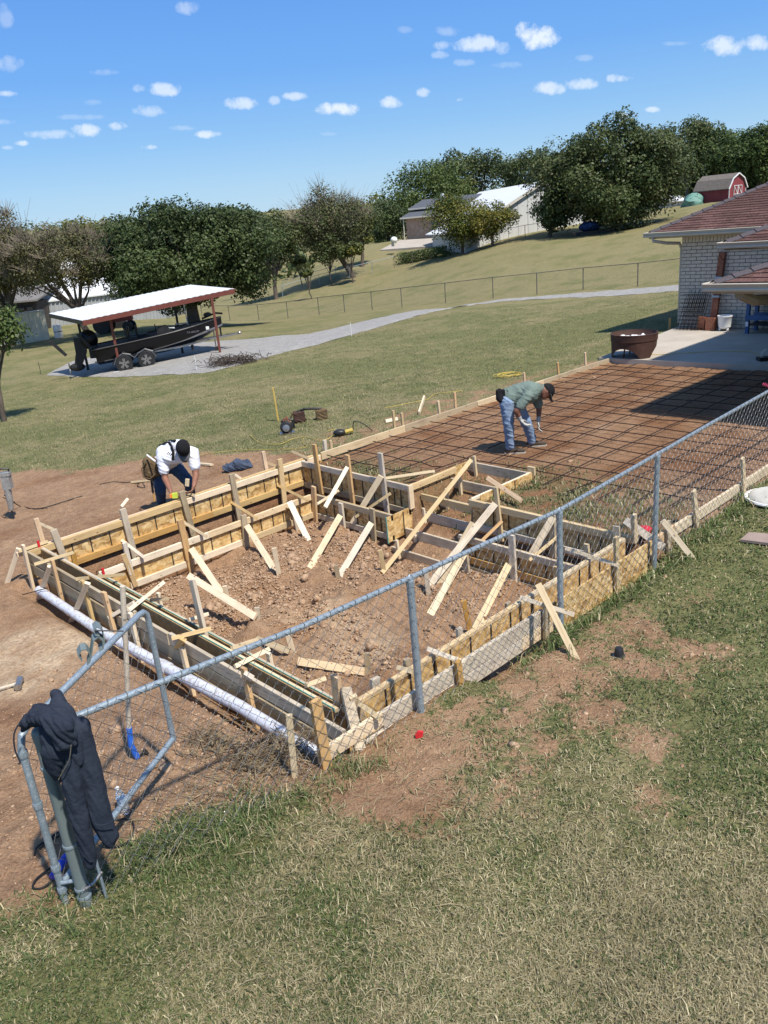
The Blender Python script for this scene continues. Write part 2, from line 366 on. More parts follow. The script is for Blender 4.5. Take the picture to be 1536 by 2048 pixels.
BARE1 = [G(770,1540),G(880,1430),G(990,1340),G(1090,1290),G(1180,1215),G(1290,1230),G(1390,1290),G(1400,1350),G(1290,1420),G(1240,1520),G(1130,1620),G(960,1620),G(820,1590)]
BARE2 = [G(1380,1160),G(1440,1180),G(1450,1240),G(1340,1260)]
NSTRIP = [(8.0,10.5),(8.5,12.0),(10.5,11.9),(13.5,11.6),(17.3,11.0),(17.3,10.3),(8,10.3)]
def dirt_mask(x, y):
    m = softpoly(x, y, WEST, .22, .45)
    m = np.maximum(m, boxm(x, y, 3.1, 17.8, 4.02, 10.4, .1))
    fr = fbm(x*2.2, y*2.2, 4)
    b = softpoly(x, y, BARE1, .8, 1.2, 1.1); m = np.maximum(m, np.clip(b*(.90+fr*.95), 0, .9))
    b = softpoly(x, y, BARE2, .3, .5); m = np.maximum(m, np.clip(b*(.5+fr*.8), 0, .8))
    b = softpoly(x, y, NSTRIP, .4, .6); m = np.maximum(m, np.clip(b*(.48+fr*.8), 0, .8))
    near = np.exp(-((x-3.2)**2+(y-3.7)**2)/1.2); m = np.maximum(m, np.clip(near*1.2+fr*.8, 0, 1)*near)
    return m
def ground_z(x, y, noise=True):
    x = np.asarray(x, float); y = np.asarray(y, float)
    z = base_z(x, y)
    def put(mask, t):
        nonlocal z
        z = z*(1-mask)+t*mask
    put(boxm(x, y, 2.88, 3.2, 4.9, 10.45, .2), -.52)
    put(boxm(x, y, 4.6, 8.0, 3.85, 4.2, .35)*.7, -.42)
    put(boxm(x, y, 3.1, 8.1, 10.3, 10.75, .3)*.6, -.45)
    put(boxm(x, y, 7.75, 17.9, 4.1, 10.32, .12), -.115)
    put(boxm(x, y, 3.14, 7.74, 4.09, 10.31, .06), -.80+.1*np.exp(-((x-5.6)**2+(y-6.2)**2)/2.5)+.09*np.exp(-((x-6.2)**2+(y-9.3)**2)/.5))
    put(boxm(x, y, 3.2, 7.7, 9.70, 10.31, .06), -1.15)
    put(boxm(x, y, 3.2, 3.66, 4.2, 10.2, .1), -.95)
    put(boxm(x, y, 3.2, 7.7, 4.1, 4.3, .06), -.75)
    put(boxm(x, y, 7.38, 7.7, 7.9, 9.7, .06), -.66)
    put(boxm(x, y, 7.34, 7.7, 4.4, 6.62, .06), -.66)
    put(boxm(x, y, 7.0, 9.03, 6.74, 7.8, .06), -.86+np.clip((x-7.3)/1.7, 0, 1)*.66)
    put(boxm(x, y, 7.78, 9.2, 7.86, 8.0, .1), -.2)
    if noise:
        d = dirt_mask(x, y)*(1-ss(30, 40, np.hypot(x, y)))
        pit = boxm(x, y, 3.7, 7.3, 4.4, 9.6, .3)
        slab = boxm(x, y, 7.8, 17.3, 4.1, 10.3, .2)
        amp = (.026+.060*pit-.014*slab)*d
        n = fbm(x*1.7, y*1.7, 3)*1.2+fbm(x*5.5, y*5.5, 4, .6)*1.0+np.abs(fbm(x*11, y*11, 2))*.7-.15
        z = z+n*amp+(1-d)*fbm(x*1.2, y*1.2, 3)*.018*(1+np.clip(np.hypot(x, y)/40, 0, 6))
        z = z+pit*.10*np.clip(fbm(x*.9+5, y*.9, 2)*2, -.5, 1)
    return z
def gz(x, y): return float(ground_z(np.array([x]), np.array([y]))[0])
def on_ground(px, py, z0=-.3):
    z = z0
    for _ in range(25):
        p = Pz(px, py, z) if z < HCAM-.2 else Pz(px, py, HCAM-.3); z = .5*z+.5*float(base_z(p.x, p.y))
    p = Pz(px, py, z); return p
def spaced(a, b, step):
    return np.linspace(a, b, int(round((b-a)/step))+1)
def grow(a, b, s0, k):
    o = [a]; s = s0; sg = 1 if b > a else -1
    while (b-o[-1])*sg > s: o.append(o[-1]+s*sg); s *= k
    o.append(b); return np.array(o[1:])
xs = np.concatenate([grow(-1.2, -560, .06, 1.13)[::-1], spaced(-1.2, 9.4, .04), grow(9.4, 20, .05, 1.012), grow(20.0, 60, .5, 1.02), grow(60, 560, 1.5, 1.05)])
ys = np.concatenate([grow(1.8, -560, .08, 1.14)[::-1], spaced(1.8, 10.8, .04), grow(10.8, 20, .05, 1.02), grow(20, 80, .4, 1.02), grow(80, 600, 1.5, 1.05)])
xs = np.unique(xs); ys = np.unique(ys)
XX, YY = np.meshgrid(xs, ys); ZZ = ground_z(XX, YY); nx, ny = len(xs), len(ys)
ii = np.arange(nx*ny).reshape(ny, nx)
F = np.stack([ii[:-1, :-1].ravel(), ii[:-1, 1:].ravel(), ii[1:, 1:].ravel(), ii[1:, :-1].ravel()], 1)
gme = newmesh('ground', np.stack([XX.ravel(), YY.ravel(), ZZ.ravel()], 1), F, None, False)
gme.polygons.foreach_set('use_smooth', np.ones(len(F), bool))
DM = dirt_mask(XX, YY)*(1-ss(30, 40, np.hypot(XX, YY)))
def dry_mask(x, y):
    "share of straw in the turf"
    d = .32+fbm(x*.35, y*.35, 3)*.85+fbm(x*1.9, y*1.9, 3)*.75
    r = np.hypot(x, y)
    d = d+.25*np.exp(-((x-9.5)**2+(y-12.3)**2)/9)+.30*ss(26, 45, r)*(1-.6*ss(0, 6, 38-x)*(x < 38))+.12*ss(14, 24, r)
    d = d+.30*np.exp(-((x-3.0)**2+(y-2.0)**2)/5)-.65*np.exp(-((x-8.5)**2+(y-2.3)**2)/10)-.5*np.exp(-((x-1.7)**2+(y-4.0)**2)/.22)-.25*np.exp(-((x-7)**2+(y-2.5)**2)/4)
    # mown streaks across the far lawn
    u = (x*.87-y*.49); v = (x*.49+y*.87); d = d+ss(12, 18, r)*(.08*np.sin(v*1.6+fbm(u*.1, v*.4, 2)*5)+.20*fbm(u*.2, v*.8, 4)+.25*fbm(u*.6, v*1.6, 3))
    d = d-.35*np.exp(-((x-22)**2+(y-15)**2)/40)
    return np.clip(d, 0, 1)
DRY = dry_mask(XX, YY)
WEED = np.clip(np.exp(-((XX-8.6)**2/.9+(YY-5.7)**2/1.8))*1.0+.9*np.exp(-((XX-8.2)**2/.3+(YY-8.9)**2/1.2)), 0, 1)*(fbm(XX*3, YY*3, 3) > -.05)*boxm(XX, YY, 7.8, 17, 4.2, 10.2)
def _g(px, py, z, s): p = Pz(px, py, z); return np.exp(-((XX-p.x)**2+(YY-p.y)**2)/s**2)
CHALK = .8*np.clip((_g(70, 1300, -.4, .75)+_g(150, 1275, -.4, .45)+_g(10, 1360, -.4, .5)+.9*_g(690, 1262, -.7, .5)+.7*_g(610, 1230, -.7, .45)+.5*_g(760, 1300, -.75, .4)+.35*_g(1090, 990, -.1, .7)+.4*_g(1340, 1000, -.1, .5))*(.75+1.6*fbm(XX*2.2, YY*2.2, 4)), 0, 1)
ca = gme.color_attributes.new('zones', 'FLOAT_COLOR', 'POINT')
ca.data.foreach_set('color', np.stack([DM.ravel(), DRY.ravel(), WEED.ravel(), CHALK.ravel()], 1).astype(np.float32).ravel())
fa_ = gme.attributes.new('soil_and_shade', 'FLOAT', 'POINT'); fa_.data.foreach_set('value', np.clip(.62*boxm(XX, YY, 7.8, 17.9, 4.1, 10.35, .2)*(.85+fbm(XX*.8, YY*.8, 3)*.9)+.8*boxm(XX, YY, 3.1, 7.75, 9.66, 10.33, .1)+.55*np.clip(fbm(XX*.9+9, YY*.9, 3)*2.2, 0, 1), 0, 1).astype(np.float32).ravel())  # slab soil tint, random patches, and shade painted into the deep back trench
m, nt, b = principled('ground', (.2, .2, .1), .95, 0, .15)
at = nt.nodes.new('ShaderNodeAttribute'); at.attribute_name = 'zones'
sp = nt.nodes.new('ShaderNodeSeparateColor'); nt.links.new(at.outputs['Color'], sp.inputs[0])
t = coords(nt, 'Object')
def nn(s, d=4, r=.6): return ntex(nt, 'n', t, s, d, r).outputs['Fac']
dirt = ramp(nt, nn(.9, 5), [(.3, (.20, .108, .056)), (.5, (.305, .175, .094)), (.68, (.40, .250, .145))])
dirt = mixc(nt, .55, dirt, ramp(nt, nn(9, 6, .7), [(.33, (.12, .058, .030)), (.5, (.315, .183, .098)), (.66, (.47, .305, .185))]))
dirt = mixc(nt, .35, dirt, ramp(nt, nn(60, 4, .7), [(.35, (.105, .056, .033)), (.62, (.51, .36, .24))]))
# chalky trampled patches
ch = ntex(nt, 'n', t, .55, 4, .6, rot=(0, 0, 1.0)); dirt = mixc(nt, M('MAXIMUM', at.outputs['Alpha'], ramp(nt, ch.outputs['Fac'], [(.60, (0, 0, 0)), (.72, (.4, .4, .4))]), nt=nt), dirt, ramp(nt, nn(26, 4), [(.35, (.40, .28, .175)), (.6, (.66, .52, .355))]))
green = ramp(nt, nn(14, 5, .7), [(.3, (.068, .092, .026)), (.55, (.145, .17, .046)), (.75, (.20, .23, .078))])
straw = ramp(nt, nn(18, 5, .7), [(.3, (.19, .150, .072)), (.52, (.32, .265, .130)), (.72, (.44, .375, .205))])
turf = mixc(nt, ramp(nt, M('ADD', sp.outputs[1], M('MULTIPLY', M('SUBTRACT', nn(4.5, 5, .75), .5, nt=nt), 1.1, nt=nt), nt=nt), [(.25, (0, 0, 0)), (.8, (1, 1, 1))]), green, straw)
fg2_ = ntex(nt, 'n', t, 2.6, 6, .8); turf = mixc(nt, .35, turf, ramp(nt, fg2_.outputs['Fac'], [(.38, (.085, .095, .035)), (.62, (.36, .31, .15))]))
turf = mixc(nt, .45, turf, ramp(nt, nn(38, 4, .7), [(.36, (.035, .035, .016)), (.64, (.27, .245, .125))]))  # dark flecks put soil and shade between the blades into the turf colour
dm = M('ADD', sp.outputs[0], M('MULTIPLY', M('SUBTRACT', nn(15, 6, .75), .5, nt=nt), 1.9, nt=nt), nt=nt)
dmf = ramp(nt, dm, [(.36, (0, 0, 0)), (.62, (1, 1, 1))])
at2 = nt.nodes.new('ShaderNodeAttribute'); at2.attribute_name = 'soil_and_shade'
dirt = mixc(nt, at2.outputs['Fac'], dirt, (.62, .50, .42), 'MULTIPLY')
c = mixc(nt, dmf, turf, dirt)
c = mixc(nt, M('MULTIPLY', sp.outputs[2], .6, nt=nt), c, (.10, .12, .05))
nt.links.new(c, b.inputs['Base Color'])
hh = M('ADD', M('MULTIPLY', nn(30, 6, .7), 1.0, nt=nt), M('MULTIPLY', nn(6, 4), 1.2, nt=nt), nt=nt)
bump(nt, b, hh, .05, .8)
gme.materials.append(m)
go = bpy.data.objects.new('ground', gme); link(go); tag(go, 'sloping yard of mown grass and bare reddish dirt', None, kind='structure')

# --------------------------------------------- grass blades (uncountable)
def blades(name, n, rmin, rmax, a0, a1, per, h, w, dens, label, colf, flat=False):
    a = np.radians(RNG.uniform(a0, a1, n)); r = rmin*(rmax/rmin)**RNG.random(n)
    x = r*np.sin(a); y = r*np.cos(a)
    d = dens(x, y, r); k = RNG.random(n) < d; x, y, r = x[k], y[k], r[k]
    x = np.repeat(x, per); y = np.repeat(y, per); r = np.repeat(r, per); m = len(x)
    x = x+RNG.normal(0, .018, m)*np.clip(r/4, 1, 4); y = y+RNG.normal(0, .018, m)*np.clip(r/4, 1, 4)
    z = ground_z(x, y)-.004
    th = RNG.uniform(0, 2*np.pi, m); lean = RNG.uniform(.25, 1.5, m); hh = h(x, y)*RNG.uniform(.45, 1.25, m)*np.where(RNG.random(m) < .04, 1.7, 1); ww = w*RNG.uniform(.6, 1.3, m)*np.clip(r/4.5, .8, 2.4)
    dx, dy = np.cos(th), np.sin(th); px, py = -dy, dx
    B = np.stack([x, y, z], 1)
    mid = B+np.stack([dx*hh*.35*lean, dy*hh*.35*lean, hh*.6], 1); tip = B+np.stack([dx*hh*lean, dy*hh*lean, hh*np.clip(1.0-lean*.45, .15, 1)], 1)
    if flat: mid = B+np.stack([dx*hh*.6, dy*hh*.6, hh*.16+.006], 1); tip = B+np.stack([dx*hh*1.2+py*hh*.2, dy*hh*1.2, hh*.06+.004], 1)
    s = np.stack([px, py, np.zeros(m)], 1)*ww[:, None]/2
    V = np.stack([B-s, B+s, mid+s*.8, tip, mid-s*.8], 1).reshape(-1, 3)
    i = np.arange(m)[:, None]*5
    F3 = np.concatenate([i+np.array([[0, 1, 2]]), i+np.array([[0, 2, 4]]), i+np.array([[4, 2, 3]])]).astype(np.int32)
    me = newmesh(name, V, F3, None)
    col = colf(x, y, m); col = np.repeat(np.concatenate([col, np.ones((m, 1))], 1), 5, 0)
    c = me.color_attributes.new('tone', 'FLOAT_COLOR', 'POINT'); c.data.foreach_set('color', col.astype(np.float32).ravel())
    me.materials.append(LEAFM['grass'])
    o = bpy.data.objects.new(name, me); link(o); tag(o, label, None, kind='stuff'); return o
def leafmat(name, trans=.3, rough=.6):
    m = bpy.data.materials.new(name); m.use_nodes = True; nt = m.node_tree; b = nt.nodes['Principled BSDF']
    at = nt.nodes.new('ShaderNodeAttribute'); at.attribute_name = 'tone'
    b.inputs['Roughness'].default_value = rough; b.inputs['Specular IOR Level'].default_value = .25
    nt.links.new(at.outputs['Color'], b.inputs['Base Color'])
    tr = nt.nodes.new('ShaderNodeBsdfTranslucent'); nt.links.new(at.outputs['Color'], tr.inputs['Color'])
    ms = nt.nodes.new('ShaderNodeMixShader'); ms.inputs[0].default_value = trans
    nt.links.new(b.outputs[0], ms.inputs[1]); nt.links.new(tr.outputs[0], ms.inputs[2]); nt.links.new(ms.outputs[0], nt.nodes['Material Output'].inputs[0])
    return m
LEAFM = {'grass': leafmat('grass_blade', .25), 'leaf': leafmat('leaf', .28, .5)}
GREENS = np.array([(.070, .108, .032), (.105, .147, .044), (.14, .18, .062), (.088, .12, .046)]); STRAWS = np.array([(.37, .315, .18), (.48, .42, .26), (.32, .27, .155), (.28, .245, .135)])
def turfcol(x, y, m):
    d = np.clip(dry_mask(x, y)+RNG.normal(0, .22, m), 0, 1); pick = RNG.random(m) < (.18+.76*d)
    g = GREENS[RNG.integers(0, 4, m)]; s = STRAWS[RNG.integers(0, 4, m)]; c = np.where(pick[:, None], s, g)
    return c*RNG.uniform(.55, 1.25, (m, 1))*(1+.35*np.clip(fbm(x*1.1+7, y*1.1, 3), -1, 1))[:, None]
def gdens(x, y, r):
    d = 1-dirt_mask(x, y)*1.05; d = d*(1-boxm(x, y, 3, 17.4, 3.95, 10.4, .1))*(1-boxm(x, y, 17.2, 30, -20, 11, .1)); return np.clip(d, 0, 1)**1.5
blades('grass', 115000, 2.3, 15.0, -12, 98, 4, lambda x, y: .038+.02*np.clip(fbm(x*.8, y*.8, 2), -.5, 1), .0065, gdens, 'short mown turf, part green part straw coloured', turfcol)
blades('thatch', 34000, 2.3, 11.0, -12, 98, 3, lambda x, y: .075+0*x, .0050, lambda x, y, r: gdens(x, y, r)*np.clip(dry_mask(x, y)*1.5-.25, 0, 1)+.22*np.clip(dirt_mask(x, y)-.2, 0, 1)*(y < 4)*(x > 2.8), 'dead matted straw lying on the near lawn', lambda x, y, m: STRAWS[RNG.integers(0, 4, m)]*RNG.uniform(.75, 1.25, (m, 1)), True)
def fdens(x, y, r): return gdens(x, y, r)*(1-ss(38, 45, r))
blades('far_grass', 75000, 14.5, 45.0, 2, 82, 4, lambda x, y: .045+.02*np.clip(fbm(x*.8, y*.8, 2), -.5, 1), .0032, fdens, 'mown turf of the lawn beyond the pit', turfcol)
def tall(x, y, r):
    f = np.exp(-((y-3.86)/.13)**2)*(ss(4.9, 5.6, x)*(1-ss(12, 13, x))+.5*np.exp(-((x-2.9)/.35)**2))+np.exp(-((x-1.75)**2/.35+(y-3.98)**2/.03))
    f = f*(.5+.9*fbm(x*2, y*2, 2)); return np.clip(f, 0, 1)
blades('long_grass', 90000, 3.2, 14, 10, 88, 6, lambda x, y: .11+.05*fbm(x*2, y*2, 2), .006, tall, 'longer unmown grass under the chain link fence', lambda x, y, m: np.where((RNG.random(m) < .22)[:, None], STRAWS[RNG.integers(0, 4, m)], GREENS[RNG.integers(0, 4, m)])*RNG.uniform(.8, 1.3, (m, 1)))
def weedd(x, y, r):
    f = np.exp(-((x-8.55)**2/.5+(y-5.9)**2/2.2))*1.5+1.2*np.exp(-((x-8.15)**2/.12+(y-9.0)**2/.7)); return np.clip(f*(.35+1.2*fbm(x*2.5, y*2.5, 3)), 0, 1)*boxm(x, y, 7.85, 17, 4.2, 10.2)
blades('weeds', 26000, 8, 14, 30, 72, 4, lambda x, y: .07+0*x, .006, weedd, 'flattened weeds left on the dirt beside the pit', lambda x, y, m: np.where((RNG.random(m) < .45)[:, None], STRAWS[RNG.integers(0, 4, m)]*.9, GREENS[RNG.integers(0, 4, m)])*RNG.uniform(.7, 1.2, (m, 1)))
# --------------------------------------------- clods and stones
ICO = np.array([(0, 0, 1), (.9, 0, .45), (.28, .85, .45), (-.72, .53, .45), (-.72, -.53, .45), (.28, -.85, .45), (.72, .53, -.45), (-.28, .85, -.45), (-.9, 0, -.45), (-.28, -.85, -.45), (.72, -.53, -.45), (0, 0, -1)])
ICF = np.array([(0,1,2),(0,2,3),(0,3,4),(0,4,5),(0,5,1),(1,6,2),(2,7,3),(3,8,4),(4,9,5),(5,10,1),(6,7,2),(7,8,3),(8,9,4),(9,10,5),(10,6,1),(11,7,6),(11,8,7),(11,9,8),(11,10,9),(11,6,10)])
def clods(name, x, y, s, label, mat):
    n = len(x); z = ground_z(x, y)
    V = ICO[None]*(1+RNG.normal(0, .30, (n, 12, 1)))*s[:, None, None]*RNG.uniform(.6, 1.3, (n, 1, 3))
    V[:, :, 2] *= .75; V += np.stack([x, y, z+s*.15], 1)[:, None, :]
    F = (ICF[None]+np.arange(n)[:, None, None]*12).reshape(-1, 3)
    me = newmesh(name, V.reshape(-1, 3), F, mat); o = bpy.data.objects.new(name, me); link(o); tag(o, label, None, kind='stuff'); return o
CLOD = varied('clay_clod', (.235, .132, .074), (.43, .285, .17), .95, 7, bumpd=.012, speck=(.45, .34, .24), which='Object')
def scat(n, x0, x1, y0, y1, f):
    x = RNG.uniform(x0, x1, n); y = RNG.uniform(y0, y1, n); k = RNG.random(n) < f(x, y); return x[k], y[k]
x1_, y1_ = scat(30000, 3.8, 7.3, 4.4, 9.6, lambda x, y: np.clip(.15+1.6*fbm(x*1.3+2, y*1.3, 3)+.75*np.exp(-((y-8.5)/.8)**2), 0, 1))
x2_, y2_ = scat(9000, -.5, 3.0, 3.8, 8, lambda x, y: dirt_mask(x, y)*np.clip(.15+.9*np.exp(-((x-2.1)**2+(y-4.9)**2)/.8)+fbm(x*2, y*2, 2)*.6, 0, 1))
x3_, y3_ = scat(9000, 3, 9, 1.5, 4, lambda x, y: dirt_mask(x, y)*.55)
x4_, y4_ = scat(5000, -1, 9, 8, 13.5, lambda x, y: dirt_mask(x, y)*.35*(1-boxm(x, y, 3, 8.2, 4, 10.5)))
x5_, y5_ = scat(5000, 7.8, 17, 4.2, 10.2, lambda x, y: .35+fbm(x, y, 2)*.4)
x6_, y6_ = scat(2500, 3.2, 7.7, 4.1, 10.2, lambda x, y: 1-boxm(x, y, 3.8, 7.25, 4.4, 9.6))
def sz(n, lo, k): return lo*(1+RNG.pareto(2.6, n)*k).clip(0, 7)
X = np.concatenate([x1_, x2_, x3_, x4_, x5_, x6_]); Y = np.concatenate([y1_, y2_, y3_, y4_, y5_, y6_])
S = np.concatenate([sz(len(x1_), .011, .55), sz(len(x2_), .007, .6), sz(len(x3_), .006, .4), sz(len(x4_), .006, .5), sz(len(x5_), .006, .4), sz(len(x6_), .010, .6)])
clods('dirt_clods', X, Y, S, 'loose reddish clay clods strewn over the bare dirt', CLOD)
STRAWM = varied('straw_litter', (.5, .42, .26), (.36, .28, .16), .9, 30, bumpd=0)
# ------------------------------------------------------------------ formwork
XL, YF, YB, XR = 3.12, 4.07, 10.33, 7.72          # outer left, front, back and upper right lines (m)
ZL = -0.34
WD, TH = .089, .038
X1, Y1, Z1 = Vector((1, 0, 0)), Vector((0, 1, 0)), Vector((0, 0, 1))
def form(label, loc): return thing('form_wall', label, 'concrete form', loc)
def rail(par, a, b, mat, w=WD, name='rail', t=TH, wd=Z1): return boardobj(name, a, b, w, t, wd, mat, par)
def osb_run(par, axis, fixed, s0, s1, zt, zb, outward, cuts, mat=OSB):
    """sheets along x or y at fixed; straps on the outward side"""
    cuts = [s0]+list(cuts)+[s1]
    for a, b in zip(cuts[:-1], cuts[1:]):
        g = .002
        if axis == 'x': poly = [(a+g, fixed, zb), (b-g, fixed, zb), (b-g, fixed, zt), (a+g, fixed, zt)]; th = (0, -.012*outward, 0)
        else: poly = [(fixed, a+g, zb), (fixed, b-g, zb), (fixed, b-g, zt), (fixed, a+g, zt)]; th = (-.012*outward, 0, 0)
        panelobj('panel', poly, th, mat, par)
def straps(par, axis, fixed, outs, zt, zb, poss):
    for s in poss:
        c = (s, fixed+outs*.004, (zt+zb)/2) if axis == 'x' else (fixed+outs*.004, s, (zt+zb)/2)
        d = (.014, .006, zt-zb) if axis == 'x' else (.006, .014, zt-zb)
        MB().box(c, d).build('strap', STRAP, par)
# back wall: its inner face looks at the camera
fb = form('long back form wall with two pine rails over golden chip board, worker leaning on it', (5.5, YB, -.5))
osb_run(fb, 'x', YB, XL, 8.15, -.004, -.40, -1, [5.56, 7.98])
rail(fb, (XL, YB-.02, -.045), (5.4, YB-.02, -.045), PINE); rail(fb, (5.403, YB-.02, -.045), (8.1, YB-.02, -.05), PINE)
rail(fb, (XL+.3, YB-.02, -.365), (5.9, YB-.02, -.37), PINE_O); rail(fb, (5.903, YB-.02, -.37), (7.68, YB-.02, -.38), PINE)
rail(fb, (XL-.1, YB+.045, -.03), (4.9, YB+.05, -.03), PINE_O, .06, t=.045); rail(fb, (4.903, YB+.05, -.03), (8.0, YB+.05, -.02), PINE, .06, t=.045)
straps(fb, 'x', YB-.003, -1, -.09, -.32, [3.72, 3.98, 4.26, 4.68, 4.97, 5.28, 5.62, 5.9, 6.12, 6.35, 6.58, 6.92, 7.15, 7.42])
# lower ledge at the back
fl = form('lower inner form wall under the long back wall, pale rails over golden chip board', (5.5, 9.64, -.8))
osb_run(fl, 'x', 9.64, 3.74, 7.34, ZL-.004, -.71, -1, [5.9])
for x0, x1, z, mt in ((3.72, 4.28, ZL-.045, PINE_P), (4.283, 5.38, ZL-.045, PINE_P), (5.383, 7.3, ZL-.045, PINE), (4.1, 5.9, -.685, PINE_P), (5.903, 7.3, -.68, PINE_P)):
    rail(fl, (x0, 9.62, z), (x1, 9.62, z), mt)
straps(fl, 'x', 9.637, -1, ZL-.09, -.64, [4.78, 5.42, 5.75, 6.1, 6.3, 6.52, 6.72, 6.95])
# ledge on the right of the pit
fr_ = form('inner form wall with chip board facing left at the far right end of the pit', (7.35, 8.7, -.8))
osb_run(fr_, 'y', 7.35, 7.86, 9.62, ZL-.004, -.74, -1, [8.9], OSB)
rail(fr_, (7.33, 7.84, ZL-.045), (7.33, 9.58, ZL-.045), PINE_G); rail(fr_, (7.33, 7.84, -.70), (7.33, 9.58, -.70), PINE_G)
straps(fr_, 'y', 7.347, -1, ZL-.09, -.66, [8.1, 8.35, 8.62, 8.9, 9.15, 9.35])
# upper wall on the right of the pit
fu = form('grey railed upper form wall between the pit and the rebar grid', (XR, 9, -.5))
osb_run(fu, 'y', XR, 7.86, 10.3, -.004, -.44, -1, [9.1], OSB)
rail(fu, (XR-.02, 7.84, -.045), (XR-.02, 10.30, -.045), PINE_G); rail(fu, (XR-.02, 7.84, -.41), (XR-.02, 10.28, -.41), PINE_G)
straps(fu, 'y', XR-.003, -1, -.09, -.37, [8.02, 8.16, 8.42, 8.6, 8.85, 9.1, 9.35, 9.6, 9.86, 10.1])
# stair side panel facing the camera
fp = form('stepped chip board side of the stair opening with a pale corner post', (8.2, 7.84, -.8))
yy = 7.84
panelobj('panel', [(7.22, yy, -.74), (7.74, yy, -.70), (7.74, yy, ZL), (7.22, yy, ZL-.01)], (0, .012, 0), OSB, fp)
panelobj('panel', [(7.744, yy, -.72), (8.4, yy, -.5), (8.4, yy, -.003), (7.744, yy, -.003)], (0, .012, 0), OSB, fp)
panelobj('panel', [(8.404, yy, -.5), (9.1, yy, -.28), (9.1, yy, .0), (8.404, yy, .0)], (0, .012, 0), OSB, fp)
rail(fp, (7.76, yy-.02, -.045), (8.72, yy-.02, -.045), PINE); rail(fp, (7.72, yy-.022, .0), (7.72, yy-.022, -.36), PINE, .09, 'corner_post', wd=X1)
MB().box((7.21, yy-.002, -.54), (.012, .018, .40)).build('edge_strip', GREEN_EDGE, fp)
straps(fp, 'x', yy-.001, -1, -.09, -.5, [8.0, 8.3, 8.6]); straps(fp, 'x', yy-.003, -1, -.36, -.7, [7.55])
# stair risers
fs = form('flight of grey plank risers stepping down into the pit', (8.2, 7.3, -.9))
rail(fs, (9.05, 7.83, -.10), (9.05, 6.70, -.10), PINE_G, .2, 'riser'); rail(fs, (8.62, 7.83, -.22), (8.62, 6.70, -.22), PINE_G, .14, 'riser')
rail(fs, (7.92, 7.80, -.235), (7.92, 6.70, -.235), PINE_P, .10, 'spreader'); rail(fs, (8.28, 7.83, -.42), (8.28, 6.60, -.42), PINE_G, .14, 'riser')
rail(fs, (7.95, 7.83, -.545), (7.95, 6.60, -.545), PINE_G, .14, 'riser'); rail(fs, (7.58, 7.83, -.69), (7.58, 6.55, -.69), PINE_G, .14, 'riser')
rail(fs, (7.25, 7.80, -.86), (7.25, 6.4, -.86), PINE_G, .14, 'riser')
for (a, b, c, d, k) in ((948,912,955,968,9.0),(919,955,924,1001,8.58),(893,977,896,1036,8.24),(847,1016,852,1062,7.9),(830,1070,833,1098,7.54),(793,1080,800,1122,7.2)):
    boardobj('stake', Px(a, b, k), Px(c, d, k)-Vector((0, 0, .12)), .045, .04, Y1, PINE_P, fs)
# notch return facing the slab
fn = form('short chip board box side standing into the rebar grid by the stair top', (8.5, 6.69, -.2))
panelobj('panel', [(7.9, 6.66, -.26), (9.08, 6.66, -.26), (9.08, 6.66, 0), (7.9, 6.66, 0)], (0, .012, 0), OSB, fn)
rail(fn, (7.74, 6.69, -.02), (9.08, 6.69, -.02), PINE_P, .04); straps(fn, 'x', 6.658, -1, -.01, -.24, [8.3, 8.66])
rail(fn, (9.09, 6.62, -.02), (9.09, 6.74, -.02), PINE_P, .2, 'end_block')
# right lower walls
fq = form('form wall with a pale top rail along the near right side of the pit', (XR, 5.5, -.5))
osb_run(fq, 'y', XR, 4.42, 6.66, -.004, -.46, -1, [5.5], OSB)
rail(fq, (XR-.02, 4.3, -.045), (XR-.02, 6.69, -.045), PINE_P); rail(fq, (XR-.02, 4.42, -.37), (XR-.02, 6.6, -.37), PINE_G)
rail(fq, (XR+.03, 4.35, -.06), (XR+.03, 6.69, -.06), PINE_P, .09); straps(fq, 'y', XR-.003, -1, -.09, -.33, [4.7, 5.0, 5.35, 5.75, 6.05, 6.3])
fz = form('sunken form wall of brown rails behind the fence, below the pale railed wall', (7.3, 5.5, -1))
osb_run(fz, 'y', 7.32, 4.5, 6.5, ZL-.004, -.80, -1, [5.6], OSB)
for z, mt in ((ZL-.045, PINE_G), (-.66, PINE_O), (-.80, PINE_G)): rail(fz, (7.3, 4.5, z), (7.3, 6.55 if z > -.5 else 6.4, z), mt, .09)
straps(fz, 'y', 7.317, -1, ZL-.09, -.62, [4.9, 5.2, 5.6, 6.0, 6.3])
# front walls
ff = form('outer front form wall of stacked planks just behind the chain link fence', (5.5, YF, -.5))
for x0, x1, zc, w, mt in ((2.86, 3.5, -.055, .12, PINE), (3.503, 5.65, -.075, .15, PINE_G), (3.3, 5.3, -.225, .14, PINE_G), (5.303, 5.9, -.225, .14, PINE)):
    rail(ff, (x0, YF, zc), (x1, YF, zc), mt, w, 'plank')
panelobj('panel', [(5.653, YF-.02, -.17), (7.72, YF-.02, -.17), (7.72, YF-.02, -.002), (5.653, YF-.02, -.002)], (0, .02, 0), OSB, ff)
panelobj('panel', [(5.903, YF-.023, -.33), (7.66, YF-.023, -.36), (7.66, YF-.023, -.175), (5.903, YF-.023, -.175)], (0, .02, 0), OSB, ff)
fi = form('inner front form wall, chip board topped by a pine rail', (5.5, 4.34, -.5))
osb_run(fi, 'x', 4.34, 3.36, 7.66, -.03, -.5, -1, [5.3, 6.9], OSB)
rail(fi, (3.36, 4.36, -.035), (5.6, 4.36, -.035), PINE, .04, t=.05); rail(fi, (5.603, 4.36, -.03), (7.64, 4.36, -.03), PINE_P, .04, t=.05)
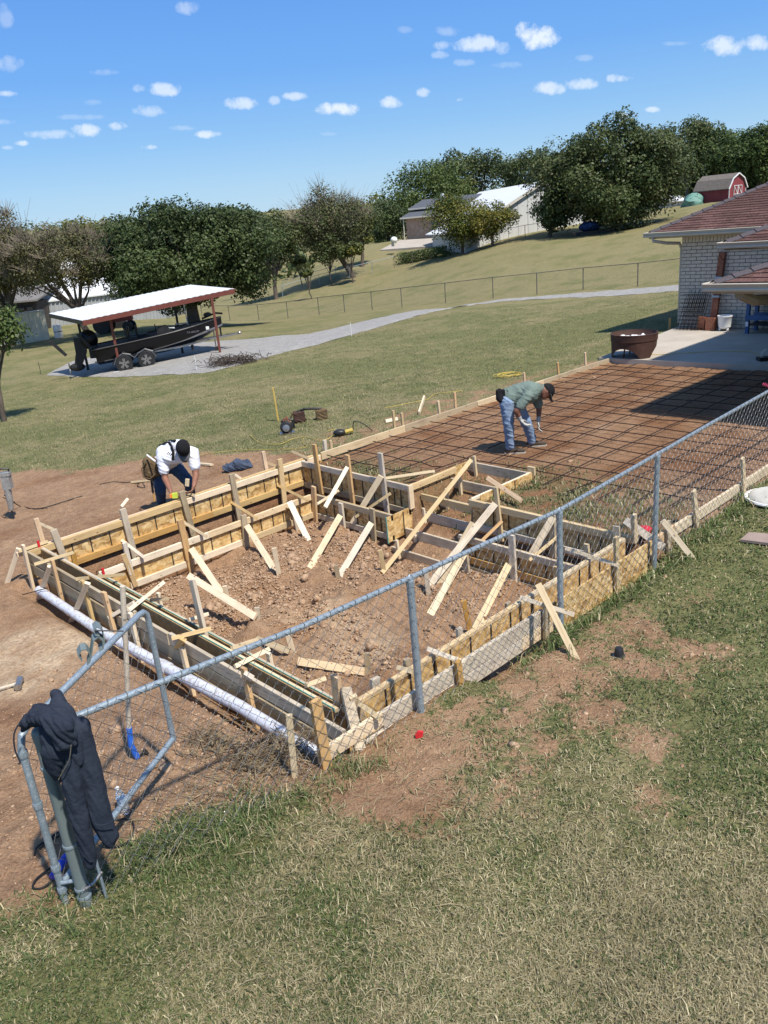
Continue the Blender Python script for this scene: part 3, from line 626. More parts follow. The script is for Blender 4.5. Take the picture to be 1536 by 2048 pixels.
straps(fi, 'x', 4.336, -1, -.05, -.4, [3.8, 4.1, 4.4, 4.62, 4.9, 5.2, 5.5, 5.85, 6.3, 6.7, 7.1, 7.4])
# left walls
fo = form('outer left form wall of grey weathered planks above the white pipe', (XL, 7.5, -.6))
for y0, y1, zc, w, dx in ((10.30, 8.62, -.065, .13, .0), (8.615, 7.42, -.065, .13, .012), (7.40, 6.70, -.07, .13, -.012), (6.69, 5.45, -.065, .13, .0), (5.44, 4.12, -.062, .125, .014),
                           (10.28, 7.1, -.225, .14, -.004), (7.08, 4.12, -.215, .15, .0), (9.5, 6.8, -.37, .12, .008), (6.79, 4.15, -.36, .12, -.006)):
    rail(fo, (XL+.02+dx, y0, zc), (XL+.02+dx, y1, zc), PINE_G, w, 'plank')
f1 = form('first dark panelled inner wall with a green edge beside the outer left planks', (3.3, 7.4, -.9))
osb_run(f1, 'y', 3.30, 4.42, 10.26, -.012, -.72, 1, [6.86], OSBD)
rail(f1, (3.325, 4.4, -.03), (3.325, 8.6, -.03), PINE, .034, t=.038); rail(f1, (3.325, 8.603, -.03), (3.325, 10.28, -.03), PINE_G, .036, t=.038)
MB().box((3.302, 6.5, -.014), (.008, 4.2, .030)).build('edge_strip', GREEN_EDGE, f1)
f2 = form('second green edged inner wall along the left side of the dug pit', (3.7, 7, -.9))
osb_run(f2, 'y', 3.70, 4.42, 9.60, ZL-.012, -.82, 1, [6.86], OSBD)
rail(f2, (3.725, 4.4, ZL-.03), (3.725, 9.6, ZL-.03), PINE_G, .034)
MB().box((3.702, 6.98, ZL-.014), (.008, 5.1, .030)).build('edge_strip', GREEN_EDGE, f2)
# slab edge boards
sb = form('low plank edging along the lawn side of the rebar grid', (12, YB, -.1))
for x0, x1, mt in ((8.16, 10.2, PINE_P), (10.205, 12.3, PINE_G), (12.305, 14.6, PINE_P), (14.605, 17.3, PINE_G)):
    rail(sb, (x0, YB+.02+RNG.uniform(-.01, .01), -.05), (x1, YB+.02, -.05), mt, .13, 'plank')
for a, b, c, d in ((661,881,664,905),(786,821,790,864),(803,826,806,850),(876,802,879,823),(909,785,911,815),(1048,745,1049,762),(1115,725,1117,742),(1170,705,1171,722)):
    boardobj('stake', Py(a, b, YB+.07), Py(c, d, YB+.07)-Vector((0, 0, .1)), .05, .035, X1, PINE_P if a < 905 else PINE_O, sb)
sf = form('low pale plank edging under the fence at the right of the pit', (9.6, YF, -.1))
for x0, x1, mt in ((7.76, 8.25, PINE_O), (8.255, 11.0, PINE_P), (11.005, 13.5, PINE_G)): rail(sf, (x0, YF, -.065), (x1, YF, -.055), mt, .13, 'plank')
def gzp(v, dz=0): return Vector((v.x, v.y, gz(v.x, v.y)+dz))
for i, (a, b, c, d, mt) in enumerate(((1337,1042,1337,1092,PINE_G),(1387,981,1397,1052,PINE_P),(1485,916,1490,992,PINE_P))):
    boardobj('stake', Py(a, b, YF-.05), Py(c, d, YF-.05)-Vector((0, 0, .12)), .075, .035, X1, mt, sf)
# ----- stakes and braces: (x1,y1,kind,val, x2,y2,kind,val, wide?, material, wall)
def pt(px, py, k, v):
    if k == 'x': return Px(px, py, v)
    if k == 'y': return Py(px, py, v)
    if k == 'z': return Pz(px, py, v)
    p = on_pit(px, py); return p
def on_pit(px, py):
    z = -.7
    for _ in range(14):
        p = Pz(px, py, z); z = .4*z+.6*gz(p.x, p.y)
    return Pz(px, py, z)
W2, N2, S2 = (.089, .038), (.042, .032), (.062, .036)
yb, yl, xu, xr = YB-.06, 9.58, XR-.06, 7.29
ST = [
 (107,1060,'y',yb,128,1112,'y',yb,W2,PINE_G,fb,'stake'),(245,1018,'y',yb,270,1112,'y',yb,W2,PINE_G,fb,'stake'),(363,983,'y',yb,389,1075,'y',yb,W2,PINE_G,fb,'stake'),
 (463,948,'y',yb,479,1035,'y',yb,W2,PINE_G,fb,'stake'),(559,918,'y',yb,569,1006,'y',yb,W2,PINE,fb,'stake'),
 (249,1086,'y',yl,260,1135,'y',yl,S2,PINE_G,fl,'stake'),(360,1040,'y',yl,388,1160,'y',yl,W2,PINE_O,fl,'stake'),(487,1030,'y',yl,494,1106,'y',yl,W2,PINE_G,fl,'stake'),(584,1005,'y',yl,597,1060,'y',yl,W2,PINE_G,fl,'stake'),
 (247,1108,'y',yl,272,1172,'y',yl,S2,PINE,fl,'brace'),
 (628,889,'x',xu,645,1000,'x',xu,W2,PINE_O,fu,'stake'),(694,910,'x',xu,706,1010,'x',xu,W2,PINE_O,fu,'stake'),(760,906,'x',xu,775,1030,'x',xu,W2,PINE_G,fu,'stake'),
 (627,973,'x',xr,631,1054,'x',xr,W2,PINE_O,fr_,'stake'),(681,1006,'x',xr,690,1084,'x',xr,W2,PINE_G,fr_,'stake'),(744,1017,'x',xr,749,1104,'x',xr,W2,PINE_G,fr_,'stake'),
 (383,1098,'y',yl-.05,448,1194,'g',0,W2,PINE_P,fl,'brace'),(494,1052,'y',yl-.05,549,1140,'g',0,W2,PINE_P,fl,'brace'),(579,1004,'y',yl-.05,615,1077,'g',0,W2,PINE_P,fl,'brace'),
 (680,1032,'x',xr-.06,621,1134,'g',0,W2,PINE_P,fr_,'brace'),(742,1047,'x',xr-.06,681,1149,'g',0,W2,PINE_G,fr_,'brace'),
 (694,935,'x',xu-.05,650,1015,'z',-.28,S2,PINE_P,fu,'brace'),(696,970,'z',-.38,634,1008,'z',-.30,N2,PINE_P,fu,'spreader'),
 (762,952,'x',xu-.05,705,1047,'x',xr+.02,W2,PINE_P,fu,'brace'),(781,987,'x',xu-.03,711,1034,'x',xr,N2,PINE_P,fu,'spreader'),
 (605,952,'z',-.3,670,957,'z',-.32,N2,PINE_P,fb,'spreader'),(552,969,'z',-.28,616,1001,'z',-.30,N2,PINE,fb,'spreader'),(460,1003,'z',-.30,514,1037,'z',-.32,N2,PINE,fb,'spreader'),
 (357,1038,'z',-.30,413,1073,'z',-.31,N2,PINE_P,fb,'spreader'),(239,1077,'z',-.30,290,1116,'z',-.31,N2,PINE_P,fb,'spreader'),
 (584,903,'z',.03,616,917,'z',.03,N2,PINE_P,fb,'spreader'),(533,925,'z',.02,557,934,'z',.02,N2,PINE,fb,'spreader'),(471,950,'z',.02,481,957,'z',.02,N2,PINE,fb,'spreader'),(368,984,'z',.03,389,991,'z',.03,N2,PINE_P,fb,'spreader'),
 (526,903,'y',YB+.12,532,932,'y',YB+.12,S2,PINE_O,fb,'stake'),(649,880,'y',YB+.12,652,908,'y',YB+.12,S2,PINE_G,fb,'stake'),
 (769,957,'z',.03,869,942,'z',.03,N2,PINE_P,fp,'spreader'),
 (942,920,'z',.16,768,1141,'g',0,S2,PINE_P,fs,'brace'),
 (990,1008,'x',XR-.07,857,1172,'g',0,W2,PINE_G,fq,'brace'),(946,1046,'x',7.3,881,1163,'g',0,W2,PINE_G,fz,'brace'),
 (930,1104,'x',7.22,862,1226,'g',0,W2,PINE_P,fz,'brace'),(1017,1130,'x',7.22,952,1256,'g',0,W2,PINE_P,fz,'brace'),
 (1106,1034,'x',XR-.07,1022,1180,'x',7.22,W2,PINE_P,fq,'brace'),(1116,1073,'x',XR-.07,1058,1121,'x',7.25,N2,PINE_P,fq,'spreader'),
 (1004,1042,'x',XR-.06,953,1092,'x',7.3,N2,PINE_O,fq,'spreader'),(975,956,'z',.12,1043,1001,'z',.0,S2,PINE_O,fn,'brace'),(991,974,'x',XR-.05,1003,1068,'x',XR-.05,S2,PINE_P,fq,'stake'),
 (926,1075,'x',7.24,938,1165,'x',7.24,W2,PINE_G,fz,'stake'),(1023,1070,'x',7.24,1028,1160,'x',7.24,W2,PINE_G,fz,'stake'),(1111,1133,'x',7.24,1115,1190,'x',7.24,S2,PINE_P,fz,'stake'),
 (1173,1088,'x',XR-.06,1176,1120,'x',XR-.06,S2,PINE_P,fq,'stake'),(1104,1030,'x',XR-.06,1106,1100,'x',XR-.06,W2,PINE_G,fq,'stake'),
 (1233,1052,'x',XR-.06,1236,1085,'x',XR-.06,W2,PINE_P,fq,'stake'),
 (1232,1074,'y',YF-.06,1235,1186,'y',YF-.06,S2,PINE_P,ff,'stake'),(1132,1097,'z',.04,1237,1131,'z',.03,N2,PINE_P,ff,'spreader'),
 (1041,1195,'z',.05,1147,1229,'z',.05,N2,PINE_P,ff,'spreader'),(1076,1168,'y',YF-.1,1149,1312,'g',0,S2,PINE_P,ff,'brace'),(1092,1200,'y',YF-.06,1092,1290,'y',YF-.06,S2,PINE_G,ff,'stake'),
 (856,1298,'z',.04,928,1325,'z',.03,N2,PINE_P,ff,'spreader'),(915,1322,'y',YF-.06,925,1388,'y',YF-.06,S2,PINE_O,ff,'stake'),(918,1256,'y',4.44,920,1312,'y',4.44,S2,PINE_G,fi,'stake'),
 (813,1318,'y',4.46,815,1345,'y',4.46,S2,PINE_G,fi,'stake'),(795,1335,'z',-.02,824,1343,'z',-.01,N2,PINE_P,fi,'spreader'),(1016,1205,'y',4.44,1018,1250,'y',4.44,S2,PINE_G,fi,'stake'),
 (1251,1041,'z',.10,1327,1095,'y',YF-.12,W2,PINE_G,sf,'brace'),(1267,1030,'y',4.28,1271,1068,'y',4.28,W2,PINE_P,fi,'stake'),(1325,1041,'y',YF-.1,1383,1114,'g',0,S2,PINE_P,sf,'brace'),
 (630,1400,'y',YF-.02,652,1520,'y',YF-.02,W2,PINE_O,fo,'stake'),(671,1352,'x',3.40,676,1412,'x',3.40,W2,PINE_O,f1,'stake'),(750,1356,'y',4.46,749,1384,'y',4.46,W2,PINE_G,fi,'stake'),
 (691,1376,'z',.12,718,1480,'y',YF-.05,W2,PINE_G,ff,'stake'),(706,1392,'z',.10,768,1530,'g',0,S2,PINE,ff,'brace'),(720,1408,'z',.03,761,1438,'z',.02,N2,PINE_P,ff,'spreader'),
 (37,1097,'x',XL-.03,15,1165,'g',0,S2,PINE_P,fo,'brace'),(46,1090,'x',XL-.05,70,1192,'x',XL-.05,S2,PINE,fo,'stake'),(100,1133,'x',XL-.06,77,1198,'g',0,S2,PINE,fo,'brace'),
 (104,1120,'x',XL-.05,131,1228,'x',XL-.05,S2,PINE_O,fo,'stake'),(175,1166,'x',XL-.06,142,1244,'g',0,S2,PINE_P,fo,'brace'),(165,1161,'x',XL-.05,189,1252,'x',XL-.05,S2,PINE,fo,'stake'),
 (207,1184,'x',XL-.05,228,1260,'x',XL-.05,W2,PINE_O,fo,'stake'),(260,1226,'x',XL-.05,286,1332,'x',XL-.05,S2,PINE_P,fo,'stake'),
 (37,1103,'z',.03,95,1083,'z',.03,N2,PINE_P,fo,'spreader'),(68,1129,'z',.03,147,1105,'z',.03,N2,PINE_P,fo,'spreader'),(154,1158,'z',.03,248,1149,'z',-.3,N2,PINE_P,fo,'spreader'),
 (72,1037,'y',YB+.1,85,1080,'y',YB+.1,S2,PINE_O,fb,'stake'),(81,1048,'z',.06,107,1059,'z',.06,N2,PINE_P,fb,'spreader'),(242,1014,'z',.05,255,998,'z',.10,N2,PINE_P,fb,'spreader'),
 (257,1221,'z',.04,327,1165,'z',.0,N2,PINE_P,fo,'spreader'),(384,1160,'x',3.68,408,1260,'x',3.62,W2,PINE_G,f2,'stake'),(343,1277,'z',.03,422,1257,'z',.03,N2,PINE,fo,'spreader'),
 (366,1278,'x',XL-.06,325,1345,'g',0,S2,PINE,fo,'brace'),(364,1296,'x',XL-.05,388,1393,'x',XL-.05,S2,PINE,fo,'stake'),(498,1350,'x',XL-.06,452,1424,'g',0,W2,PINE_G,fo,'brace'),
 (487,1335,'x',XL-.05,510,1438,'x',XL-.05,S2,PINE_O,fo,'stake'),(470,1333,'z',.03,538,1298,'z',.01,N2,PINE,fo,'spreader'),(464,1296,'z',0,513,1280,'z',-.1,N2,PINE_P,f1,'spreader'),
 (612,1371,'z',-.04,650,1357,'z',-.08,N2,PINE_P,f1,'spreader'),(537,1306,'x',3.78,543,1334,'x',3.78,S2,PINE_P,f2,'stake'),(238,1182,'x',3.78,243,1205,'x',3.78,S2,PINE_P,f2,'stake'),
 (316,1186,'x',3.80,322,1212,'x',3.80,S2,PINE_P,f2,'stake'),(377,1240,'z',-.25,416,1228,'z',-.3,N2,PINE_P,f2,'spreader'),(300,1200,'z',-.12,336,1198,'z',-.3,N2,PINE_P,f1,'spreader'),
 (218,1235,'x',XL-.06,268,1205,'z',.02,N2,PINE_P,fo,'spreader'),(146,1106,'y',9.9,149,1124,'y',9.9,S2,PINE_O,f1,'stake'),
]
for (a, b, k1, v1, c, d, k2, v2, wt_, mt, par, nm) in ST:
    p, q = pt(a, b, k1, v1), pt(c, d, k2, v2)
    if k2 in 'xy' and nm == 'stake': q = q-Vector((0, 0, .1)); wd = Y1 if k2 == 'x' else X1
    elif nm == 'stake': wd = X1
    else:
        view = ((p+q)/2-Vector((0, 0, HCAM))).normalized(); wd = (q-p).cross(view)
    if k2 == 'g': q = q+(q-p).normalized()*.05
    boardobj(nm, p, q, wt_[0], wt_[1], wd, mt, par)
# loose pegs and boards in the pit: things of their own
PEGS = [(548,1096,558,1148,'peg beside the foot of the middle long brace, back of the pit'),(760,1100,768,1140,'peg at the foot of the longest stair brace'),(672,1131,676,1153,'short leaning peg beside the grey brace foot'),
 (449,1172,455,1196,'stubby peg at the foot of the leftmost pit brace'),(514,1215,516,1238,'grey peg at the far end of the lying pine board'),(576,1270,586,1302,'squat split peg standing by the pit left edge'),
 (733,1306,736,1346,'grey peg beside the lying board near the front of the pit'),(851,1136,857,1188,'upright peg beside the twin grey braces'),(927,1201,942,1265,'orange leaning peg near the front wall'),
 (578,1430,590,1556,'lone pale square stake standing in the grass outside the left wall'),(495,1422,497,1458,'stubby wooden peg beside the white pipe'),(1392,862,1396,880,'tiny')]
for a, b, c, d, l in PEGS[:-1]:
    q = on_pit(c, d) if l[:4] != 'lone' else on_ground(c, d); rho = math.hypot(q.x, q.y); p = Pr(a, b, rho)
    q = q-Vector((0, 0, .03)); mt = PINE_O if 'orange' in l else (PINE_G if 'grey' in l else PINE_P)
    o = boardobj('wooden_peg', p, q, .06 if 'lone' not in l else .045, .036, RH, mt); tag(o, 'wooden '+l if 'wooden' not in l else l, 'stake')
for a, b, c, d, l, w in ((390,1219,512,1240,'long pine board lying from the left wall towards the pit',.085),(598,1331,730,1350,'pine board lying across the dirt at the near left of the pit',.085),(514,1286,580,1309,'grey weathered board half buried by the left pit wall',.07)):
    p, q = on_pit(a, b)+Vector((0, 0, .05)), on_pit(c, d)+Vector((0, 0, .04))
    if a < 400: p.z = ZL+.02
    o = boardobj('loose_board', p, q, w, .038, (q-p).cross((p+q)/2-Vector((0, 0, HCAM))), PINE_G if 'grey' in l else PINE); tag(o, l, 'board')
# trench rebar and slab rebar
def wob(p, q, n, a):
    p, q = Vector(p), Vector(q); return [p.lerp(q, i/n)+Vector((0, RNG.normal(0, a), RNG.normal(0, a*.8))) if (q-p).x > .5*(q-p).length else p.lerp(q, i/n)+Vector((RNG.normal(0, a), 0, RNG.normal(0, a*.8))) for i in range(n+1)]
rg = thing('rebar_grid', 'dark rebar grid tied over the bare dirt beside the pit', 'rebar', (12, 7, -.1))
for i, y in enumerate(np.arange(4.45, 10.3, .46)):
    x0 = 9.35 if 6.4 < y < 8.0 else (8.0 if y > 8 else 8.9)
    MB().tube(wob((x0+RNG.uniform(-.25, .1), y+RNG.normal(0, .02), -.055), (17.1, y+RNG.normal(0, .03), -.05), 14, .012), .0085, 5).build('rebar', IRON, rg)
for i, x in enumerate(np.arange(8.25, 17.2, .50)):
    y0, y1 = (8.1, 10.25) if x < 9.2 else (4.2, 10.25)
    MB().tube(wob((x+RNG.normal(0, .02), y0, -.042), (x+RNG.normal(0, .03), y1, -.042), 10, .012), .0085, 5).build('rebar', IRON, rg)
tr = thing('trench_rebar', 'dark rebar rods running inside the footing trench round the pit', 'rebar', (5, 10, -1))
for (p, q) in (((3.3, 9.9, -.72), (7.6, 9.92, -.70)), ((3.3, 10.1, -.74), (7.6, 10.12, -.70)), ((3.3, 9.95, -.55), (7.6, 9.98, -.52)), ((7.5, 7.9, -.5), (7.52, 10, -.48)), ((7.6, 7.9, -.5), (7.62, 10.1, -.48)), ((7.55, 4.4, -.5), (7.57, 6.6, -.5)), ((3.42, 4.4, -.7), (3.44, 10, -.7)), ((3.56, 4.4, -.7), (3.56, 10, -.7))):
    MB().tube(wob(p, q, 12, .015), .008, 5).build('rebar', IRON, tr)
for x in np.arange(3.9, 7.5, .3):
    z = -.55; MB().tube([(x, 9.9, z), (x+.02, 10.2, z), (x, 10.2, -.75), (x, 9.9, -.75)], .005, 5).build('tie_bar', IRON, tr)
# white drain pipe
pp = [on_ground(*a)+Vector((0, 0, .0)) for a in ((76,1178), (200,1262), (330,1333), (480,1412), (640,1512))]
pts = [Px(78, 1180, 2.99), Px(200, 1262, 2.98), Px(330, 1334, 2.98), Px(480, 1413, 2.98), Px(636, 1510, 2.98)]
pv = thing('drain_pipe', 'long white plastic pipe lying at the foot of the left planks', 'pipe', pts[2])
smooth_by_angle(MB().tube(pts[:3], .055, 16).build('pipe_section', PVC, pv)); smooth_by_angle(MB().tube(pts[2:], .055, 16).build('pipe_section', PVC, pv))
d_ = (pts[3]-pts[2]).normalized(); smooth_by_angle(MB().tube([pts[2]-d_*.07, pts[2]+d_*.07], .064, 16).build('coupling', PVC, pv))
MB().tube([Px(60,1184,2.92)-Vector((.1, .0, .0)), Px(95,1176,3.0)], .006, 5).build('pin', IRON, pv)
# ------------------------------------------------------------------ patio
pz = meshobj('patio_slab', *(lambda m: (m.V, m.F))(MB().prism([(17.36, 10.66, -.3), (22.4, 11.15, -.3), (23.4, 11.15, -.3), (23.4, -6, -.3), (17.65, -6, -.3), (17.6, 6.6, -.3)], (0, 0, .3))), CONC); tag(pz, None, None, kind='structure')
# ------------------------------------------------------------------ near chain link fence
FYL = 3.98
railpx = [(172,1425),(340,1357),(600,1255),(822,1155),(1120,1020),(1312,910),(1420,848),(1536,783)]
railp = [Vector((1.06, FYL, 1.235))]+[Py(a, b, FYL) for a, b in railpx]; railp.append(railp[-1]+Vector((2.4, 0, .06)))
cf = thing('chain_link_fence', 'near galvanised chain link fence crossing in front of the dug pit', 'fence', (5.8, FYL, -.2))
def railz(x): return float(np.interp(x, [p.x for p in railp], [p.z for p in railp]))
smooth_by_angle(MB().tube(railp, .021, 12).build('top_rail', GALV, cf))
for a, b, c, d in ((822,1155,839,1425),(1119,1022,1121,1250),(1314,910,1309,1122)):
    q = Py(c, d, FYL); p = Py(a, b, FYL); x = (p.x+q.x)/2
    mb = MB().tube([(x, FYL, railz(x)-.03), (x, FYL, q.z-.1)], .030, 12); smooth_by_angle(mb.build('post', GALV, cf))
    MB().lathe([(.033, -.055), (.034, -.01), (.028, .012)], (x, FYL, railz(x)-.01), 12).build('post_cap', GALV, cf)
    MB().tube([(x-.04, FYL, railz(x)-.005), (x, FYL, railz(x)+.025), (x+.04, FYL, railz(x)+.005)], .008, 6).build('rail_band', GALV, cf)
def chain(name, par, u0, u1, place, zt, zb, sp=.058, r=.0020, mat=WIRE, n=3):
    """woven diamonds: zigzag wires; place(u,z,off)->point"""
    V = []; F = []; k = 0; u = u0; cnt = 0
    while u < u1:
        top, bot = zt(u), zb(u); nseg = int((top-bot)/sp); pts = []
        for i in range(nseg+2):
            z = top+.02-i*sp; s = 1 if (i+cnt) % 2 == 0 else -1
            pts.append(place(u+s*sp*.5*1.02+RNG.normal(0, .0016), z+RNG.normal(0, .001), .003*s))
        pts = np.array([tuple(p) for p in pts]); m = len(pts)
        t = pts[1:]-pts[:-1]
        ring = np.array([(0, r*1.2, 0), (r, -r*.7, 0), (-r, -r*.7, 0)])
        base = np.array([[p+np.array([0, q[1], q[0]]) for q in ring] for p in pts]).reshape(-1, 3); n0 = len(V)*0+k
        V.append(base); i_ = np.arange(m-1)*3
        for a, b in ((0, 1), (1, 2), (2, 0)): F.append(np.stack([i_+a+k, i_+b+k, i_+b+3+k, i_+a+3+k], 1))
        k += 3*m; u += sp; cnt += 1
    return meshobj(name, np.concatenate(V), np.concatenate(F).astype(np.int32), mat, par, origin=Vector(MW[par.name].translation) if par else None)
def gmin(x): return float(base_z(np.array([x]), np.array([FYL]))[0])+.0
chain('wire_mesh', cf, 1.1, 10.9, lambda u, z, o: (u, FYL-.024+o, z), lambda u: railz(u)+.01, lambda u: gmin(u)+.03)
ties = MB()
for x in np.arange(1.3, 10.8, .058*2): ties.tube([(x-.012, FYL-.026, railz(x)-.022), (x+.004, FYL-.022, railz(x)+.022), (x+.014, FYL+.02, railz(x)+.018)], .0026, 4, False)
tag(ties.build('wire_tops', WIRED, cf), kind='stuff')
# gate post pair, and the open gate
gp = thing('gate_post', 'thick weathered grey gate post with banded fittings, jacket draped over its top', 'fence post', (1.05, 4.0, .03))
gb, gt_ = Py(171, 1812, 4.0), Py(75, 1440, 4.0); gx = (gb.x+gt_.x)/2
smooth_by_angle(MB().tube([(gx, 4.0, 1.22), (gx, 4.0, -.1)], .036, 16).build('post', GALVP, gp))
smooth_by_angle(MB().lathe([(.039, -.05), (.041, 0), (.034, .022), (.018, .035), (.004, .04)], (gx, 4.0, 1.215), 16).build('post_cap', GALVP, gp))
for z in (.10, .16, .47, 1.0): smooth_by_angle(MB().lathe([(.040, -.011), (.043, 0), (.040, .011)], (gx, 4.0, z), 16).build('band', GALV, gp))
MB().tube([(gx+.095, 3.95, .35), (gx+.10, 3.95, .0)], .009, 6).build('tension_bar', GALV, gp)
MB().tube([(gx-.01, 3.96, .17), (gx+.05, 3.94, .19), (gx+.11, 3.94, .23)], .009, 6).build('bolt', STEEL, gp)
ga = thing('swing_gate', 'swung open chain link gate with a rounded tubular frame', 'gate', (1.0, 4.1, .1))
# gate plane: hinge near (1.0,4.1); the far stile found from its sight line; gate swung inwards
H0 = Vector((.965, 4.10, 0)); far_t, far_b = ray(330, 1215), ray(352, 1480)
def gate_dir():
    best = None
    for ang in np.radians(np.arange(10, 90, .25)):
        for L in (1.0, 1.1, 1.2, 1.3):
            q = H0+Vector((math.cos(ang), math.sin(ang), 0))*L
            # azimuth of stile
            if abs(math.atan2(q.x, q.y)-math.atan2(far_b[0], far_b[1])) < .004:
                rho = math.hypot(q.x, q.y); z = HCAM+far_b[2]*rho/math.hypot(far_b[0], far_b[1]); e = abs(z-.16)
                if best is None or e < best[0]: best = (e, ang, L)
    return best
_, ga_a, ga_L = gate_dir() or (0, math.radians(45), 1.2)
gd = Vector((math.cos(ga_a), math.sin(ga_a), 0)); gq = H0+gd*ga_L
rho = math.hypot(gq.x, gq.y); zt_ = HCAM+far_t[2]*rho/math.hypot(far_t[0], far_t[1]); zb_ = HCAM+far_b[2]*rho/math.hypot(far_b[0], far_b[1])
print('GATE', math.degrees(ga_a), ga_L, zt_, zb_)
hz_t, hz_b = 1.20, .12
P_ = lambda u, z: H0+gd*u+Vector((0, 0, z))
loop = [P_(0, hz_b-.12), P_(0, hz_t)]
fr = [P_(0, hz_b), P_(0, hz_t-.06), P_(.02, hz_t-.01)]
L_ = ga_L; fr = [P_(0, .0), P_(0, .5), P_(0, hz_t-.08), P_(.025, hz_t-.02), P_(.08, hz_t+.005), P_(L_-.09, zt_+.02), P_(L_-.04, zt_+.015), P_(L_-.006, zt_-.02), P_(L_, zt_-.07), P_(L_, zb_)]
smooth_by_angle(MB().tube(fr, .021, 12).build('gate_frame', GALV, ga)); smooth_by_angle(MB().tube([P_(L_, zb_+.02), P_(.02, .17)], .021, 12).build('bottom_tube', GALV, ga))
for z in (.14, .30, .74, 1.08): smooth_by_angle(MB().lathe([(.025, -.02), (.028, 0), (.025, .02)], P_(0, z), 12).build('hinge_collar', GALV, ga))
MB().tube([P_(0, .2)+Vector((0, -.02, 0)), P_(.01, .2)+Vector((.09, -.10, 0))], .012, 8).build('hinge_pin', GALV, ga)
def place_g(u, z, o): p = P_(u, z); return (p.x-gd.y*o, p.y+gd.x*o, p.z)
chain('wire_mesh', ga, .06, L_-.03, place_g, lambda u: hz_t+(zt_-hz_t)*u/L_-.02, lambda u: .17+(zb_-.17)*u/L_+.0)
# flat steel scroll standing behind the gate rail
sc = thing('scroll_ironwork', 'grey flat steel scroll hooked to the top tube of the open gate', 'ironwork', Pz(200, 1300, .5))
rho0 = (math.hypot(gq.x, gq.y)+2.0)/2+.1
pxs = [(165,1322),(158,1312),(163,1302),(172,1300),(179,1308),(180,1322),(176,1330),(183,1316),(186,1300),(188,1283),(196,1276),(205,1282),(206,1297),(199,1304),(207,1298),(210,1285),(208,1268),(203,1258),(194,1254),(187,1261),(190,1272),(199,1274)]
path = [Pr(a, b, rho0) for a, b in pxs]; side = Vector((path[8].x, path[8].y, 0)).normalized()
V = []; F = []
for i, p in enumerate(path):
    V += [p-RH*.0, p+Vector((side.x*.05, side.y*.05, .012))]
for i in range(len(path)-1): F.append((2*i, 2*i+1, 2*i+3, 2*i+2))
o = meshobj('scroll', V, F, GALVP, sc); sm = o.modifiers.new('s', 'SOLIDIFY'); sm.thickness = .005
MB().tube([Pr(190, 1261, rho0), Pr(247, 1262, rho0)], .004, 6).build('hook_rod', DARKSTEEL, sc)
# ------------------------------------------------------------------ driveway
GRAVEL = varied('gravel', (.25, .24, .225), (.37, .355, .33), .95, 3.0, bumpd=.01, speck=(.17, .16, .14))
def strip(name, left, right, n, dz, mat, label=None):
    def resample(P, n):
        P = np.array(P, float); d = np.concatenate([[0], np.cumsum(np.hypot(*np.diff(P, axis=0).T))]); u = np.linspace(0, d[-1], n)
        return np.stack([np.interp(u, d, P[:, 0]), np.interp(u, d, P[:, 1])], 1)
    A, B = resample(left, n), resample(right, n); m = 14; V = []; F = []
    for j in range(m+1):
        t_ = j/m; Q = A*(1-t_)+B*t_; wv = fbm(Q[:, 0]*.9, Q[:, 1]*.9+j, 2)*.35*(1 if j in (0, m) else 0); Q = Q+wv[:, None]*.6
        z = ground_z(Q[:, 0], Q[:, 1])+dz*(.2 if j in (0, m) else 1); V.append(np.stack([Q[:, 0], Q[:, 1], z], 1))
    V = np.concatenate(V); k = n
    for j in range(m):
        i = np.arange(n-1)+j*k; F.append(np.stack([i, i+1, i+1+k, i+k], 1))
    o = meshobj(name, V, np.concatenate(F).astype(np.int32), mat, smooth=True); tag(o, label, None, kind='structure'); return o
g2 = lambda a, b: tuple(on_ground(a, b, -1.0))[:2]
lo_ = [g2(*a) for a in ((92,752),(200,755),(330,750),(410,747),(470,733),(560,708),(640,688),(720,665),(790,645),(850,628),(930,611),(1000,604),(1100,597),(1230,592),(1375,580))]
up_ = [g2(*a) for a in ((150,722),(230,705),(330,690),(430,683),(500,678),(560,672),(620,668),(700,650),(760,636),(830,622),(890,618),(1000,603-3),(1100,592),(1230,581),(1375,569))]
strip('driveway', lo_, up_, 130, .05, GRAVEL)
# dry grass fringe pale strips are part of the turf
# ------------------------------------------------------------------ trees
def tubes(name, segs, mat, parent, n=7):
    mb = MB()
    for pts, rr in segs: mb.tube(pts, rr, n)
    o = mb.build(name, mat, parent); smooth_by_angle(o, 60); return o
BARK = varied('bark', (.075, .058, .045), (.15, .12, .095), .95, 6, bumpd=.02, stretch=(1, 1, .3)); BARKP = varied('pale_bark', (.15, .12, .09), (.24, .20, .155), .95, 6, bumpd=.02, stretch=(1, 1, .3))
def leaves(name, C_, N_, s, cols, parent, origin, mat='leaf'):
    """C_: centres, N_: normals, s: sizes"""
    m = len(C_); r = RNG.normal(0, 1, (m, 3)); T = np.cross(N_, r); T /= np.linalg.norm(T, axis=1)[:, None]+1e-9; B = np.cross(N_, T)
    a = s[:, None]; V = np.stack([C_-T*a*.55, C_-B*a*.32, C_+T*a*.55, C_+B*a*.32], 1).reshape(-1, 3)-np.array(origin)
    i = np.arange(m)[:, None]*4; F = np.concatenate([i+np.array([[0, 1, 2, 3]])]).astype(np.int32)
    me = newmesh(name, V, F, LEAFM[mat]); c = me.color_attributes.new('tone', 'FLOAT_COLOR', 'POINT')
    c.data.foreach_set('color', np.repeat(np.concatenate([cols, np.ones((m, 1))], 1), 4, 0).astype(np.float32).ravel())
    o = bpy.data.objects.new(name, me); link(o, parent, Matrix.Translation(origin)); return o
